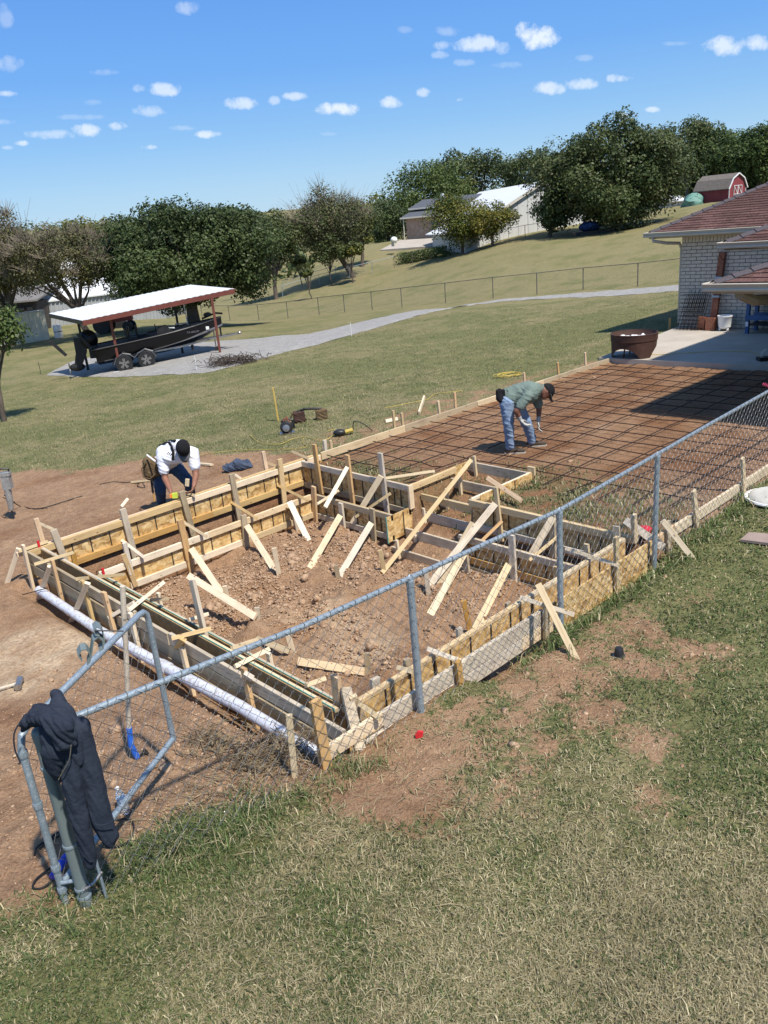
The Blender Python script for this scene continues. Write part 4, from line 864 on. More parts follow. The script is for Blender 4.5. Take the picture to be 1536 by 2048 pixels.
def tree(name, label, base, crown, nl, leaf, pal, lobes=26, trunk=None, lean=(0, 0), bark=None, twigs=0, cat='tree', group=None, limbs=7, fill=.35, lobe_r=(.24, .40), under=.75, tw_col=None, flat=1.0):
    """crown: (centre, (rx along view-right, ry along depth, rz))"""
    base = Vector(base); cc, (ra, rb, rz) = Vector(crown[0]), crown[1]
    t = thing(name, label, cat, base, group)
    d = np.array((FH.x, FH.y)); R2 = np.array((RH.x, RH.y))
    L = []
    while len(L) < lobes:
        v = RNG.normal(0, 1, 3); v /= np.linalg.norm(v); v *= RNG.uniform(.45, .82)
        if v[2] < -under: continue
        q = np.array([*(R2*v[0]*ra+d*v[1]*rb), v[2]*rz])+np.array(cc); L.append((q, RNG.uniform(*lobe_r)*min(ra, rz*1.2)))
    L = [(np.array(cc), min(ra, rz)*.75)]+[(np.array(cc)+np.array([*(R2*q_*ra*.45), 0]), min(ra, rz)*.68) for q_ in (-1, 1)]+L
    w = np.array([r**2 for _, r in L]); w /= w.sum(); k = RNG.choice(len(L), nl, p=w)
    v = RNG.normal(0, 1, (nl, 3)); v /= np.linalg.norm(v, axis=1)[:, None]
    up = RNG.random(nl) < .35; v[up, 2] = np.abs(v[up, 2])
    rad = np.where(RNG.random(nl) < fill, RNG.uniform(.35, .95, nl), RNG.uniform(.86, 1.08, nl))
    cen = np.array([L[i][0] for i in k]); rr = np.array([L[i][1] for i in k])
    nn_ = fbm(v[:, 0]*2.5+k*3.1, v[:, 1]*2.5+v[:, 2]*2.3, 2); C_ = cen+v*np.array([1, 1, .82])*(rr*rad*(1+nn_*.5))[:, None]
    # gaps: sprays of leaves, not a skin
    cl = fbm(C_[:, 0]*1.3/leaf*.16+C_[:, 2]*.9, C_[:, 1]*1.3/leaf*.16-C_[:, 2]*.7, 3); keep = cl > -.34+RNG.normal(0, .08, nl); C_, v, k = C_[keep], v[keep], k[keep]
    N_ = v*.8+RNG.normal(0, .55, C_.shape)+np.array([0, 0, .45]); N_ /= np.linalg.norm(N_, axis=1)[:, None]
    pal = np.array(pal); lobe_t = RNG.integers(0, len(pal), len(L)); pick = np.where(RNG.random(len(C_)) < .6, lobe_t[k], RNG.integers(0, len(pal), len(C_)))
    cols = pal[pick]*RNG.uniform(.72, 1.25, (len(C_), 1)); s = leaf*RNG.uniform(.6, 1.35, len(C_))
    leaves('crown', C_, N_, s, cols, t, base)
    tr_ = trunk or (.035*ra+.08); fork = base.lerp(cc, .42); fork.x += lean[0]; fork.y += lean[1]
    z0 = base-Vector((0, 0, .3)); segs = [([z0, base+Vector((0, 0, .25)), base.lerp(fork, .6)+Vector((RNG.normal(0, .05), RNG.normal(0, .05), 0)), fork], [tr_*1.45, tr_*1.1, tr_*.92, tr_*.8])]
    order = sorted(range(len(L)), key=lambda i: -L[i][1])[:max(limbs, 1)]+[RNG.integers(0, len(L)) for _ in range(limbs)]
    for i in order:
        q = Vector(L[i][0]); a = base.lerp(fork, RNG.uniform(.7, 1)); mid = a.lerp(q, .5)+Vector((RNG.normal(0, .08*ra), RNG.normal(0, .08*ra), RNG.uniform(0, .08*ra)))
        segs.append(([a, a.lerp(mid, .5)+Vector((0, 0, .02*ra)), mid, mid.lerp(q, .6)+Vector((RNG.normal(0, .04*ra), 0, .03*ra)), q], [tr_*.5, tr_*.42, tr_*.3, tr_*.18, tr_*.07]))
    tubes('trunk', segs, bark or BARK, t)
    if twigs:
        mb = MB(); i_ = RNG.integers(1, len(L), twigs)
        for j in i_:
            q, r = Vector(L[j][0]), L[j][1]; dv = Vector(tuple(RNG.normal(0, 1, 3))); dv.z = abs(dv.z)+.3; dv.normalize(); out = (q-cc); out.z = abs(out.z)*.8; dv = (dv+out.normalized()*.7).normalized()
            a = q+dv*r*.3; b_ = q+dv*r*RNG.uniform(1.1, 1.75); mb.tube([a, a.lerp(b_, .5)+Vector((RNG.normal(0, .06*r), RNG.normal(0, .06*r), 0)), b_], [.022, .014, .006], 3, False)
        o = mb.build('twigs', tw_col or BARKP, t); o['kind'] = 'stuff'
    return t
def crown_px(px, py, w, h, rho, depth=1.0):
    c = Pr(px, py, rho); dist = (c-Vector((0, 0, HCAM))).length; m = dist/FPX; return (c, (w/2*m, w/2*m*depth, h/2*m))
def base_px(px, rho, py=500):
    p = Pr(px, py, rho); return Vector((p.x, p.y, gz(p.x, p.y)))
OAKG = [(.052, .075, .026), (.070, .10, .033), (.098, .132, .046), (.060, .084, .032)]
GRN = [(.070, .105, .027), (.095, .135, .036), (.058, .088, .027), (.11, .148, .042)]
GRY = [(.125, .125, .062), (.155, .145, .075), (.10, .11, .048), (.14, .115, .065)]
YEL = [(.13, .145, .026), (.17, .165, .032), (.09, .12, .026), (.20, .17, .035)]
MID = [(.082, .108, .038), (.105, .128, .046), (.07, .094, .034), (.135, .145, .055)]
tree('live_oak', 'broad dark green oak standing behind the boat carport', Vector((*list(base_px(365, 55.8))[:2], base_px(365, 55.8).z)), crown_px(371, 512, 384, 226, 55.5, .95), 130000, .17, OAKG, 120, .42, under=.95, lobe_r=(.17, .27), fill=.3, limbs=9)
tree('bare_mesquite', 'thin grey twiggy tree left of the dark oak, half its leaves gone', base_px(142, 57), crown_px(118, 526, 240, 150, 57, .9), 30000, .13, GRY+[(.13, .13, .035)], 44, .20, twigs=1500, bark=BARK, under=.5, lobe_r=(.18, .30), fill=.6)
tree('bare_mesquite', 'yellowish half bare tree cut by the left edge, above the cream wall', base_px(-22, 62), crown_px(5, 512, 170, 165, 61, .9), 26000, .15, GRY+YEL[:2], 34, .20, twigs=900, under=.6, fill=.6)
tree('roadside_tree', 'yellow green tree between the twiggy tree and the dark oak', base_px(185, 92), crown_px(165, 478, 120, 75, 92), 6000, .24, YEL+MID, 18, .2)
tree('garden_tree', 'small leafy tree poking in at the left edge of the mown lawn', base_px(-22, 27, 720), (Pr(-22, 668, 27), (1.15, 1.1, .95)), 3800, .115, GRN, 22, .07, fill=.6)
tree('roadside_tree', 'dark tree showing just right of the carport oak', base_px(540, 88), crown_px(545, 478, 110, 125, 88), 9000, .24, MID+OAKG[:2], 22, .22)
tree('feathery_tree', 'tall grey green feathery tree with bare twigs at its top, mid field', base_px(700, 90), crown_px(662, 448, 158, 150, 90), 20000, .20, GRY+MID+MID, 44, .30, twigs=900, lean=(-.6, 0), under=.7, fill=.5)
tree('feathery_tree', 'yellow edged tree leaning against the grey feathery tree', base_px(722, 96), crown_px(722, 440, 62, 110, 96), 5500, .22, MID+YEL[:2], 16, .2)
tree('low_bush', 'rounded dark bush under the grey feathery tree', base_px(655, 88), crown_px(655, 500, 70, 60, 88), 3500, .2, MID, 12, .06)
tree('cedar_tree', 'dark upright cedar left of the grey roofed house', base_px(778, 118), crown_px(778, 442, 80, 112, 118), 8000, .25, OAKG, 22, .2, under=.9)
tree('shade_tree', 'large bright green tree rising behind the grey roofed house', base_px(860, 128), crown_px(850, 395, 190, 140, 128), 20000, .33, GRN, 36, .35)
tree('shade_tree', 'oak crown behind the white barn, left of a matching one', base_px(930, 138), crown_px(932, 350, 165, 105, 138), 13000, .34, MID+OAKG[:2], 24, .35)
tree('shade_tree', 'oak crown behind the white barn roof peak', base_px(1050, 130), crown_px(1052, 342, 140, 92, 130), 11000, .34, MID+OAKG[:2], 20, .35)
tree('yellow_tree', 'low yellow green tree in front of the white barn wall', base_px(925, 86), crown_px(914, 438, 112, 112, 86), 14000, .19, YEL+GRN[:1], 30, .16, bark=BARK)
tree('yellow_tree', 'smaller yellow green tree right of its twin before the white barn', base_px(985, 84), crown_px(985, 442, 96, 72, 84), 7500, .19, YEL, 20, .14, bark=BARK)
tree('live_oak', 'huge spreading oak on the hillside over the blue tarp', base_px(1230, 85.8), crown_px(1222, 356, 340, 214, 85.8, .8), 84000, .25, OAKG+MID, 90, .42, under=.7, bark=BARKP, lobe_r=(.13, .25), fill=.3, limbs=12)
tree('live_oak', 'lower oak limbs crowding the end wall of the white barn', base_px(1100, 84), crown_px(1106, 425, 70, 84, 84), 7500, .24, OAKG, 20, .18)
for px, py, w, h, rho, l, pal in ((1375, 300, 120, 110, 125, 'tall grey green oak just right of the huge hillside oak', MID), (1440, 315, 110, 105, 122, 'dark oak directly above the red shed', GRN+OAKG), (1515, 312, 110, 105, 118, 'bright green oak at the right edge of the hilltop', GRN), (1330, 330, 120, 120, 130, 'dense oak behind the right side of the hillside oak', OAKG+MID), (1600, 320, 110, 110, 120, 'oak beyond the right edge over the house roof', GRN), (1405, 365, 70, 60, 128, 'dark low tree left of the red shed', OAKG), (1500, 362, 80, 60, 128, 'dark low tree behind the red shed gable', OAKG)):
    tree('hilltop_oak', l, base_px(px, rho, 420), crown_px(px, py, w*1.2, h*1.1, rho), 12000, .32, pal, 24, .3, lobe_r=(.2, .34), bark=BARKP)
for px, py, w, h, rho, l in ((700, 500, 60, 34, 86, 'brown tangled brush at the field fence corner'), (480, 500, 60, 60, 110, 'green tree far behind the carport oak'), (250, 470, 80, 50, 120, 'olive tree behind the left of the carport oak'), (596, 520, 36, 22, 95, 'small yellow shrub in the fenced garden'), (612, 545, 24, 20, 80, 'pale green shrub by the far garden fence')):
    tree('field_shrub', l, base_px(px, rho), crown_px(px, py, w, h, rho), 2600, .22, YEL[:2]+MID, 12, .06)
# hedge of vines on the fence
hp = [on_ground(*a, -.8) for a in ((800, 528), (830, 523), (860, 517), (900, 512))]
hv = thing('vine_hedge', 'green vines climbing the field fence left of the yellow tree', 'hedge', hp[0])
C_ = []
for _ in range(2600):
    t_ = RNG.random()*3; i = min(int(t_), 2); q = hp[i].lerp(hp[i+1], t_-i); C_.append((q.x+RNG.normal(0, .35), q.y+RNG.normal(0, .35), q.z+RNG.uniform(0, 1.1)))
C_ = np.array(C_); N_ = RNG.normal(0, 1, C_.shape); N_ /= np.linalg.norm(N_, axis=1)[:, None]
leaves('foliage', C_, N_, np.full(len(C_), .2), np.array(GRN)[RNG.integers(0, 4, len(C_))], hv, hp[0])
# far woodland: reads as one mass
n = 420; aa = np.radians(RNG.uniform(-15, 100, n)); rr = RNG.uniform(170, 460, n); C_ = []; N_ = []; Ls = []
tx, ty = rr*np.sin(aa), rr*np.cos(aa); tz = ground_z(tx, ty)
for x, y, z, r in zip(tx, ty, tz, rr):
    m_ = 130; v = RNG.normal(0, 1, (m_, 3)); v /= np.linalg.norm(v, axis=1)[:, None]; R_ = RNG.uniform(3.0, 5.5)
    C_.append(np.array([x, y, z+R_*.7])+v*np.array([R_*1.2, R_*1.2, R_*.8])*RNG.uniform(.7, 1.05, (m_, 1))); N_.append(v+np.array([0, 0, .3])); Ls.append(np.full(m_, 1.5)); 
C_, N_, Ls = np.concatenate(C_), np.concatenate(N_), np.concatenate(Ls); N_ /= np.linalg.norm(N_, axis=1)[:, None]
pal = np.array(MID+YEL[:2]+GRN[:2]+GRY[:2]); pk = np.repeat(RNG.integers(0, len(pal), n), 130)
o = leaves('far_woodland', C_, N_, Ls, pal[pk]*RNG.uniform(.8, 1.2, (len(C_), 1)), None, (0, 300, 0)); tag(o, 'distant woodland along the low ridge', None, kind='stuff')
# ------------------------------------------------------------------ far fences
def far_fence(label, pts, h, step, sp=.14, white=False):
    """pts: ground points"""
    f = thing('field_fence', label, 'fence', pts[0]); run = []
    for a, b in zip(pts[:-1], pts[1:]):
        n = max(1, int(round((b-a).length/step)))
        for i in range(n): run.append(a.lerp(b, i/n))
    run.append(pts[-1]); run = [Vector((p.x, p.y, gz(p.x, p.y))) for p in run]
    m1, m2 = (GALV, WIRE) if white else (WIREDP, WIREDM)
    for p in run: MB().tube([p-Vector((0, 0, .1)), p+Vector((0, 0, h))], .032, 6).build('post', m1, f)
    MB().tube([p+Vector((0, 0, h-.01)) for p in run], .022, 6).build('top_rail', m1, f)
    mb = MB(); seg = [(a, b) for a, b in zip(run[:-1], run[1:])]
    for a, b in seg:
        L = (b-a).length; k = max(1, int(L/sp))
        for i in range(k):
            for s in (-1, 1):
                u0, u1 = i/k, min(1, max(0, (i+s*4.2)/k)); p, q = a.lerp(b, u0), a.lerp(b, u1); fr_ = abs(u1-u0)*k/4.2 if k else 1
                p = p+Vector((0, 0, h)); q = q+Vector((0, 0, h-(h-.05)*fr_)); mb.tube([p, q], .0022, 3, False)
    o = mb.build('wire_mesh', m2, f); o['kind'] = 'stuff'
WIREDP = varied('dull_fence_post', (.10, .095, .08), (.17, .16, .14), .7, 5, metal=.2, bumpd=0); WIREDM = varied('dull_wire', (.11, .105, .09), (.16, .15, .13), .7, 5, bumpd=0)
ffp = [on_ground(*a, -1.5) for a in ((425,655),(529,643),(640,633),(763,621),(909,607),(1088,587),(1191,580),(1291,571),(1380,562))]
ffp = [Vector((*p_, 0)) for p_ in ((36.5, 60), (37.6, 53.5), (38.2, 46.7), (38.1, 38), (39.2, 31.3), (41.0, 26.2), (41.0, 22.8), (41.5, 18), (42, 12))]
far_fence('long dull chain link fence running across the mown slope', ffp, 1.22, 3.2)
fg = [on_ground(a, b, -1.8) for a, b in ((566, 596), (640, 573), (700, 558), (789, 536))]
far_fence('silver chain link fence around the garden below the feathery tree', fg, 1.22, 3.0, white=True)
fg2 = [on_ground(789, 536, -1.3), on_ground(900, 509, -.3), on_ground(1000, 486, .3), on_ground(1100, 468, .8)]
far_fence('dark overgrown fence climbing past the white barn', fg2, 1.2, 2.6)
fg3 = [on_ground(566, 580, -2), on_ground(672, 548, -1.8)]
far_fence('low pale garden fence with white posts under the feathery tree', fg3, .9, 4, white=True)
# ------------------------------------------------------------------ buildings far
MROOF = varied('white_metal_roof', (.60, .62, .64), (.70, .71, .70), .6, .6, metal=0, bumpd=0, stretch=(8, .2, .2))
MWALL = varied('white_metal_wall', (.50, .51, .50), (.60, .60, .58), .5, .8, bumpd=0, stretch=(5, 5, .2)); CREAM = varied('cream_panel', (.62, .58, .44), (.72, .68, .54), .7, 1.2, bumpd=0)
GROOF = varied('grey_shingle_roof', (.065, .072, .085), (.10, .108, .125), .9, 4, bumpd=.01); TAN = varied('tan_brick', (.36, .22, .15), (.50, .38, .30), .9, 2.2, bumpd=.005)
TRIM = varied('house_trim', (.55, .52, .45), (.62, .58, .51), .5, 3, bumpd=0)
def frame_at(p, ang):
    u = Vector((math.cos(ang), math.sin(ang), 0)); v = Vector((-u.y, u.x, 0)); return lambda a, b, c: p+u*a+v*b+Vector((0, 0, c))
def gable(t, T, L, Wd, h, rise, wallm, roofm, over=.4, ribs=0, nm='roof'):
    """ridge along local a; gable ends at a=0 and a=L"""
    MB().prism([T(0, 0, -1.0), T(0, Wd, -1.0), T(0, Wd, h), T(0, Wd/2, h+rise), T(0, 0, h)], T(L, 0, 0)-T(0, 0, 0)).build('wall', wallm, t)
    sl = math.hypot(Wd/2, rise)
    for s in (0, 1):
        e = T(-over, -over if s == 0 else Wd+over, h-rise*over/(Wd/2)+.03); r = T(-over, Wd/2, h+rise+.03)
        e2, r2 = e+(T(L+over, 0, 0)-T(-over, 0, 0)), r+(T(L+over, 0, 0)-T(-over, 0, 0))
        MB().prism([e, e2, r2, r], (0, 0, .10)).build(nm, roofm, t)
def at_px(px, rho): p = Pr(px, 500, rho); return Vector((p.x, p.y, gz(p.x, p.y)))
# white barn: gable end at the right faces the camera, roof slope seen at left
wb = thing('white_barn', 'big white metal barn with a bright roof behind the yellow trees', 'barn', at_px(1010, 92))
pk, el, er = Pr(1083, 366, 96), Pr(985, 432, 89), Pr(1150, 455, 101); rl = Pr(955, 396, 120); ell = Pr(905, 432, 112)
gl = Vector((el.x, el.y, gz(el.x, el.y)-1.5)); er = Vector((pk.x*2-el.x, pk.y*2-el.y, el.z)); gr_ = Vector((er.x, er.y, gl.z))
bk = (rl-pk); bk = Vector((bk.x, bk.y, 0)); bk = bk.normalized()*24
MB().prism([gl, gr_, er, pk, el], bk).build('wall', MWALL, wb)
for i in range(10):
    t_ = (i+.5)/10; a_ = gl.lerp(gr_, t_); zt2 = el.z+(pk.z-el.z)*(1-abs(2*t_-1)); MB().box(Vector((a_.x, a_.y, (a_.z+zt2)/2))-bk.normalized()*.03, (.08, .08, zt2-a_.z)).build('panel_rib', MWALL, wb)
nrm = -bk.normalized()*.35
for a_, nm in ((el, 1), (er, 2)):
    out = (a_-pk)*.05; MB().prism([pk+nrm+Vector((0, 0, .05)), a_+out+nrm+Vector((0, 0, .05)), a_+out+bk*1.01+Vector((0, 0, .05)), pk+bk*1.01+Vector((0, 0, .05))], (0, 0, .15)).build('roof', MROOF, wb)
    MB().prism([pk+nrm*1.05+Vector((0, 0, .21)), a_+out+nrm*1.05+Vector((0, 0, .21)), a_+out+nrm*1.05-Vector((0, 0, .12)), pk+nrm*1.05-Vector((0, 0, .12))], nrm.normalized()*.05).build('trim', TRIM, wb)
# lean-to on the left
lt = thing('lean_to', 'low white roofed lean-to on the left of the white barn', 'shed', Pr(930, 470, 90))
p1, p2 = el+Vector((0, 0, -.25)), el+bk*.7+Vector((0, 0, -.25)); outv = (el-er); outv.z = 0; outv = outv.normalized()
MB().prism([p1+outv*.1, p1+outv*5+Vector((0, 0, -1.3)), p2+outv*5+Vector((0, 0, -1.3)), p2+outv*.1], (0, 0, .1)).build('roof', MROOF, lt)
MB().prism([p1+outv*4.6+Vector((0, 0, -1.35)), p1+outv*.1+Vector((0, 0, -.2)), p1+outv*.1-Vector((0, 0, 4)), p1+outv*4.6-Vector((0, 0, 4))], bk*.6).build('wall', MWALL, lt)
# grey roofed house
gh = thing('grey_roof_house', 'brick house with a slate grey roof left of the yellow tree', 'house', at_px(850, 115))
A, B = Pr(812, 444, 113), Pr(925, 432, 109); u = (B-A); u.z = 0; u.normalize(); v = Vector((-u.y, u.x, 0));  v = v if v.dot(FH) > 0 else -v
zg = min(gz(A.x, A.y), gz(B.x, B.y))-1; Lh = (B-A).length
z_e = Pr(812, 437, 113).z; z_e2 = Pr(812, 412, 115).z; z_r = Pr(812, 402, 120).z+.9
MB().prism([A+Vector((0, 0, zg-A.z)), A+u*Lh+Vector((0, 0, zg-A.z)), A+u*Lh+Vector((0, 0, z_e-A.z)), Vector((A.x, A.y, z_e))], v*9).build('wall', TAN, gh)
def slab4(nm, a, b, c, d, th, mt, par): MB().prism([a, b, c, d], th).build(nm, mt, par)
def Z(p, z): return Vector((p.x, p.y, z))
slab4('porch_roof', Z(A-v*.6-u*.5, z_e), Z(A+u*Lh-v*.6, z_e), Z(A+u*Lh+v*2.4, z_e+.75), Z(A+v*2.4-u*.5, z_e+.75), (0, 0, .12), GROOF, gh)
slab4('gutter', Z(A-v*.7-u*.5, z_e-.05), Z(A+u*Lh-v*.7, z_e-.05), Z(A+u*Lh-v*.7, z_e+.15), Z(A-v*.7-u*.5, z_e+.15), v*.1, TRIM, gh)
MB().prism([Z(A+v*2.4, z_e), Z(A+v*2.4+u*Lh, z_e), Z(A+v*2.4+u*Lh, z_e+1.1), Z(A+v*2.4, z_e+1.1)], v*6).build('upper_wall', varied('grey_siding', (.14, .15, .17), (.18, .19, .21), .7, 3, bumpd=0), gh)
slab4('main_roof', Z(A+v*1.9-u*.6, z_e+1.05), Z(A+u*Lh+v*1.9, z_e+1.05), Z(A+u*Lh+v*6, z_e+2.1), Z(A+v*6-u*.6, z_e+2.1), (0, 0, .14), GROOF, gh)
slab4('gutter', Z(A+v*1.8-u*.6, z_e+1.0), Z(A+u*Lh+v*1.8, z_e+1.0), Z(A+u*Lh+v*1.8, z_e+1.2), Z(A+v*1.8-u*.6, z_e+1.2), v*.1, TRIM, gh)
for k, (a, w_, c) in enumerate(((4.3, .9, 1.2),)):
    MB().box(A+u*a-v*.03+Vector((0, 0, z_e-A.z-1.25)), (.9, .12, 1.3), Matrix((u, v, Z1)).transposed()).build('window', varied('window_glass', (.06, .09, .10), (.10, .14, .15), .1, 3, bumpd=0), gh)
MB().box(A+u*2.6+v*5.8+Vector((0, 0, z_e-A.z+2.4)), (.4, .4, .7)).build('roof_vent', WHITE, gh)
MB().tube([Z(A-v*.5-u*.1, z_e-.1), Z(A-v*.5-u*.1, zg)], .06, 6).build('downspout', TRIM, gh)
dr = [Pr(760, 503, 104), Pr(880, 486, 99), Pr(880, 470, 108), Pr(800, 486, 112)]
o = MB().prism([Z(p, gz(p.x, p.y)-.5) for p in dr], (0, 0, .62)).build('concrete_drive', CONC); tag(o, None, None, kind='structure')
tk = thing('propane_tank', 'round white tank on the lawn beside the dark cedar', 'tank', at_px(787, 100)); c = Pr(788, 480, 100)
smooth_by_angle(MB().ell(c, (.42, .42, .38)).build('tank_body', WHITE, tk)); MB().box(c-Vector((0, 0, .5)), (.5, .5, .4)).build('stand', TRIM, tk)
# long white building beyond the hillside oak
lb = thing('white_outbuilding', 'long low white metal building seen under the hillside oak', 'building', at_px(1320, 112))
a_, b_ = Pr(1255, 428, 112), Pr(1372, 402, 112); dn = Vector((0, 0, 1)); dpt = FH*8
MB().prism([Z(a_, gz(a_.x, a_.y)-1), Z(b_, gz(b_.x, b_.y)-1), b_, a_+Vector((0, 0, 1.1))], dpt).build('wall', MWALL, lb)
q1, q2 = a_+Vector((0, 0, 1.1))-FH*.3, b_-FH*.3; MB().prism([q1, q2, q2+FH*5+Vector((0, 0, 1.2)), q1+FH*5+Vector((0, 0, 1.2))], (0, 0, .1)).build('roof', MROOF, lb)
# red gambrel shed
BARNR = varied('barn_red', (.17, .030, .036), (.25, .05, .055), .8, 3, bumpd=.003, stretch=(5, 5, .3)); SHR = varied('brown_shingle', (.12, .10, .085), (.19, .165, .14), .9, 5, bumpd=.005)
rs = thing('gambrel_shed', 'small red gambrel roofed shed with white trim on the hilltop', 'shed', at_px(1430, 106))
gL, gR = Pr(1457, 402, 104), Pr(1504, 402, 102); u = (gR-gL); u.z = 0; Ws = 2.9; u.normalize(); back = Pr(1402, 404, 108)-gL; back.z = 0
Lb = 4.6; bd = back.normalized(); bd = Vector((-u.y, u.x, 0)); bd = bd if bd.dot(FH) > 0 else -bd
gL = Pr(1457, 402, 104); u = (RH*.86+FH*.5).normalized(); bd = Vector((-u.y, u.x, 0)); bd = bd if bd.dot(RH) < 0 else -bd
g0 = gL.z-1.6; h1 = Pr(1457, 377, 104).z; h2 = h1+.95; h3 = h1+1.45
def S(a, z, b=0): return Vector((gL.x, gL.y, 0))+u*a+bd*b+Vector((0, 0, z))
prof = [(0, g0), (Ws, g0), (Ws, h1), (Ws*.82, h2), (Ws*.5, h3), (Ws*.18, h2), (0, h1)]
MB().prism([S(a, z) for a, z in prof], bd*Lb).build('wall', BARNR, rs)
rp = [(-.18, h1-.08), (Ws*.18-.05, h2+.03), (Ws*.5, h3+.06), (Ws*.82+.05, h2+.03), (Ws+.18, h1-.08)]
for (a1, z1), (a2, z2) in zip(rp[:-1], rp[1:]):
    MB().prism([S(a1, z1, -.12), S(a2, z2, -.12), S(a2, z2, Lb+.1), S(a1, z1, Lb+.1)], (0, 0, .08)).build('roof', SHR, rs)
    MB().tube([S(a1, z1+.02, -.15), S(a2, z2+.02, -.15)], .07, 4).build('white_trim', WHITE, rs)
for a in (0, Ws): MB().tube([S(a, g0, -.02), S(a, h1, -.02)], .05, 4).build('corner_trim', WHITE, rs)
MB().tube([S(-.02, h1, 0), S(-.02, h1, Lb)], .05, 4).build('eave_trim', WHITE, rs)
dz0, dz1 = h1-1.6, h1+.25
for a, b in ((.75, 1.42), (1.48, 2.15)):
    dd = MB().prism([S(a, dz0, -.03), S(b, dz0, -.03), S(b, dz1, -.03), S(a, dz1, -.03)], -bd*.03).build('door', BARNR, rs)
    for p, q in (((a, dz0), (a, dz1)), ((b, dz0), (b, dz1)), ((a, dz1), (b, dz1)), ((a, dz1), (b, dz1-.9)), ((a, dz1-.9), (b, dz1-.9))): MB().tube([S(*p, -.08), S(*q, -.08)], .035, 4).build('door_trim', WHITE, dd)
gt = thing('green_tarp', 'pale green tarpaulin heap beside the red shed', 'tarp', at_px(1388, 108)); c = Pr(1387, 396, 106)
mb = MB().ell(c-Vector((0, 0, .9)), (1.5, 1.2, 1.35), None, 26, 12); mb.V = [(x+.2*math.sin(x*5+z*4), y+.15*math.sin(z*6+x*4), z+.14*math.sin(x*7+y*3)) for x, y, z in mb.V]
smooth_by_angle(mb.build('tarp_sheet', varied('green_tarp', (.10, .22, .18), (.15, .29, .24), .6, 2, bumpd=0), gt), 50)
bt = thing('tarped_trailer', 'dark trailer under a blue tarp beneath the hillside oak', 'trailer', at_px(1182, 84)); c = Pr(1180, 449, 83.5)
BLUET = varied('blue_tarp', (.015, .04, .13), (.025, .06, .19), .5, 2, bumpd=0)
mb = MB().ell(c-Vector((0, 0, .15)), (1.15, .9, .42), None, 24, 12); mb.V = [(x+.16*math.sin(x*5+z*4), y+.12*math.sin(z*9+x*3), z+.10*math.sin(x*7)+.05*math.sin(y*11)) for x, y, z in mb.V]; smooth_by_angle(mb.build('tarp', BLUET, bt), 50)
MB().box(c-Vector((0, 0, .75)), (3.0, 1.2, .35), Matrix((RH, FH, Z1)).transposed()).build('trailer_bed', BLACK, bt)
for s in (-.9, .9): MB().lathe([(.05, -.1), (.33, -.1), (.33, .1), (.05, .1)], c+RH*s-Vector((0, 0, .95))-FH*.7, 12, FH).build('wheel', BLACK, bt)
pb = thing('picnic_bench', 'dark slatted bench leaning at the foot of the hillside oak', 'bench', at_px(1215, 84)); c = Pr(1212, 452, 84)
for k in range(4): MB().box(c+Vector((0, 0, .35-k*.3)), (1.9, .08, .09), Matrix((RH, FH, Z1)).transposed()).build('slat', BLACK, pb)
for s in (-.8, .8): MB().tube([c+RH*s+Vector((0, 0, .45)), c+RH*(s+.2)-Vector((0, 0, 1.0))], .05, 5).build('leg', BLACK, pb)
# left group
cw = thing('cream_wall', 'cream coloured panel wall at the left edge behind the lawn', 'wall', at_px(60, 62))
a_, b_ = Pr(-60, 692, 62), Pr(99, 676, 62); h_a, h_b = Pr(-60, 640, 62).z, Pr(87, 619, 62).z
n_ = 5
for i in range(n_):
    s0, s1 = i/n_, (i+1)/n_-.004; p, q = a_.lerp(b_, s0), a_.lerp(b_, s1)
    MB().prism([p-Vector((0, 0, .4)), q-Vector((0, 0, .4)), Z(q, h_a+(h_b-h_a)*s1), Z(p, h_a+(h_b-h_a)*s0)], FH*.15).build('panel', CREAM, cw)
MB().tube([Z(a_, h_a)-Vector((0, 0, .03)), Z(b_, h_b)-Vector((0, 0, .03))], .06, 5).build('cap_rail', MROOF, cw)
ms = thing('metal_workshop', 'ribbed grey metal workshop with a bright roof behind the carport', 'building', at_px(150, 74))
w0, w1 = Pr(72, 660, 72), Pr(330, 625, 78); e0, e1 = Pr(72, 607, 72), Pr(330, 575, 78)
STL = varied('galvanised_siding', (.34, .36, .37), (.46, .48, .49), .45, 1, metal=.2, bumpd=0)
MB().prism([w0-Vector((0, 0, 1)), w1-Vector((0, 0, 1)), e1, e0], FH*12).build('wall', STL, ms)
for i in range(34):
    s = (i+.5)/34; p, q = w0.lerp(w1, s), e0.lerp(e1, s); MB().tube([p-FH*.04-Vector((0, 0, .6)), q-FH*.04], .07, 4).build('panel_rib', STL, ms)
MB().prism([e0-FH*.5-RH*.3, e1-FH*.5, e1+FH*9+Vector((0, 0, 3.0)), e0+FH*9+Vector((0, 0, 3.0))], (0, 0, .12)).build('roof', MROOF, ms)
MB().prism([w0.lerp(w1, .18)-FH*.03+Vector((0, 0, 1.0)), w0.lerp(w1, .24)-FH*.03+Vector((0, 0, 1.0)), w0.lerp(w1, .24)-FH*.03+Vector((0, 0, 1.9)), w0.lerp(w1, .18)-FH*.03+Vector((0, 0, 1.9))], -FH*.06).build('window', BLACK, ms)
ds = thing('dark_shed', 'low dark brown shed behind the cream wall', 'shed', at_px(30, 70)); s0, s1 = Pr(-40, 660, 70), Pr(74, 645, 70)
MB().prism([s0-Vector((0, 0, 1)), s1-Vector((0, 0, 1)), Pr(72, 603, 70), Pr(-40, 612, 70)], FH*5).build('wall', varied('dark_boards', (.06, .05, .045), (.10, .085, .075), .9, 2, bumpd=0), ds)
for a in (38, 55): MB().prism([Pr(a, 622, 69.9), Pr(a+11, 620, 69.9), Pr(a+11, 612, 69.9), Pr(a, 614, 69.9)], -FH*.08).build('window', BLACK, ds)
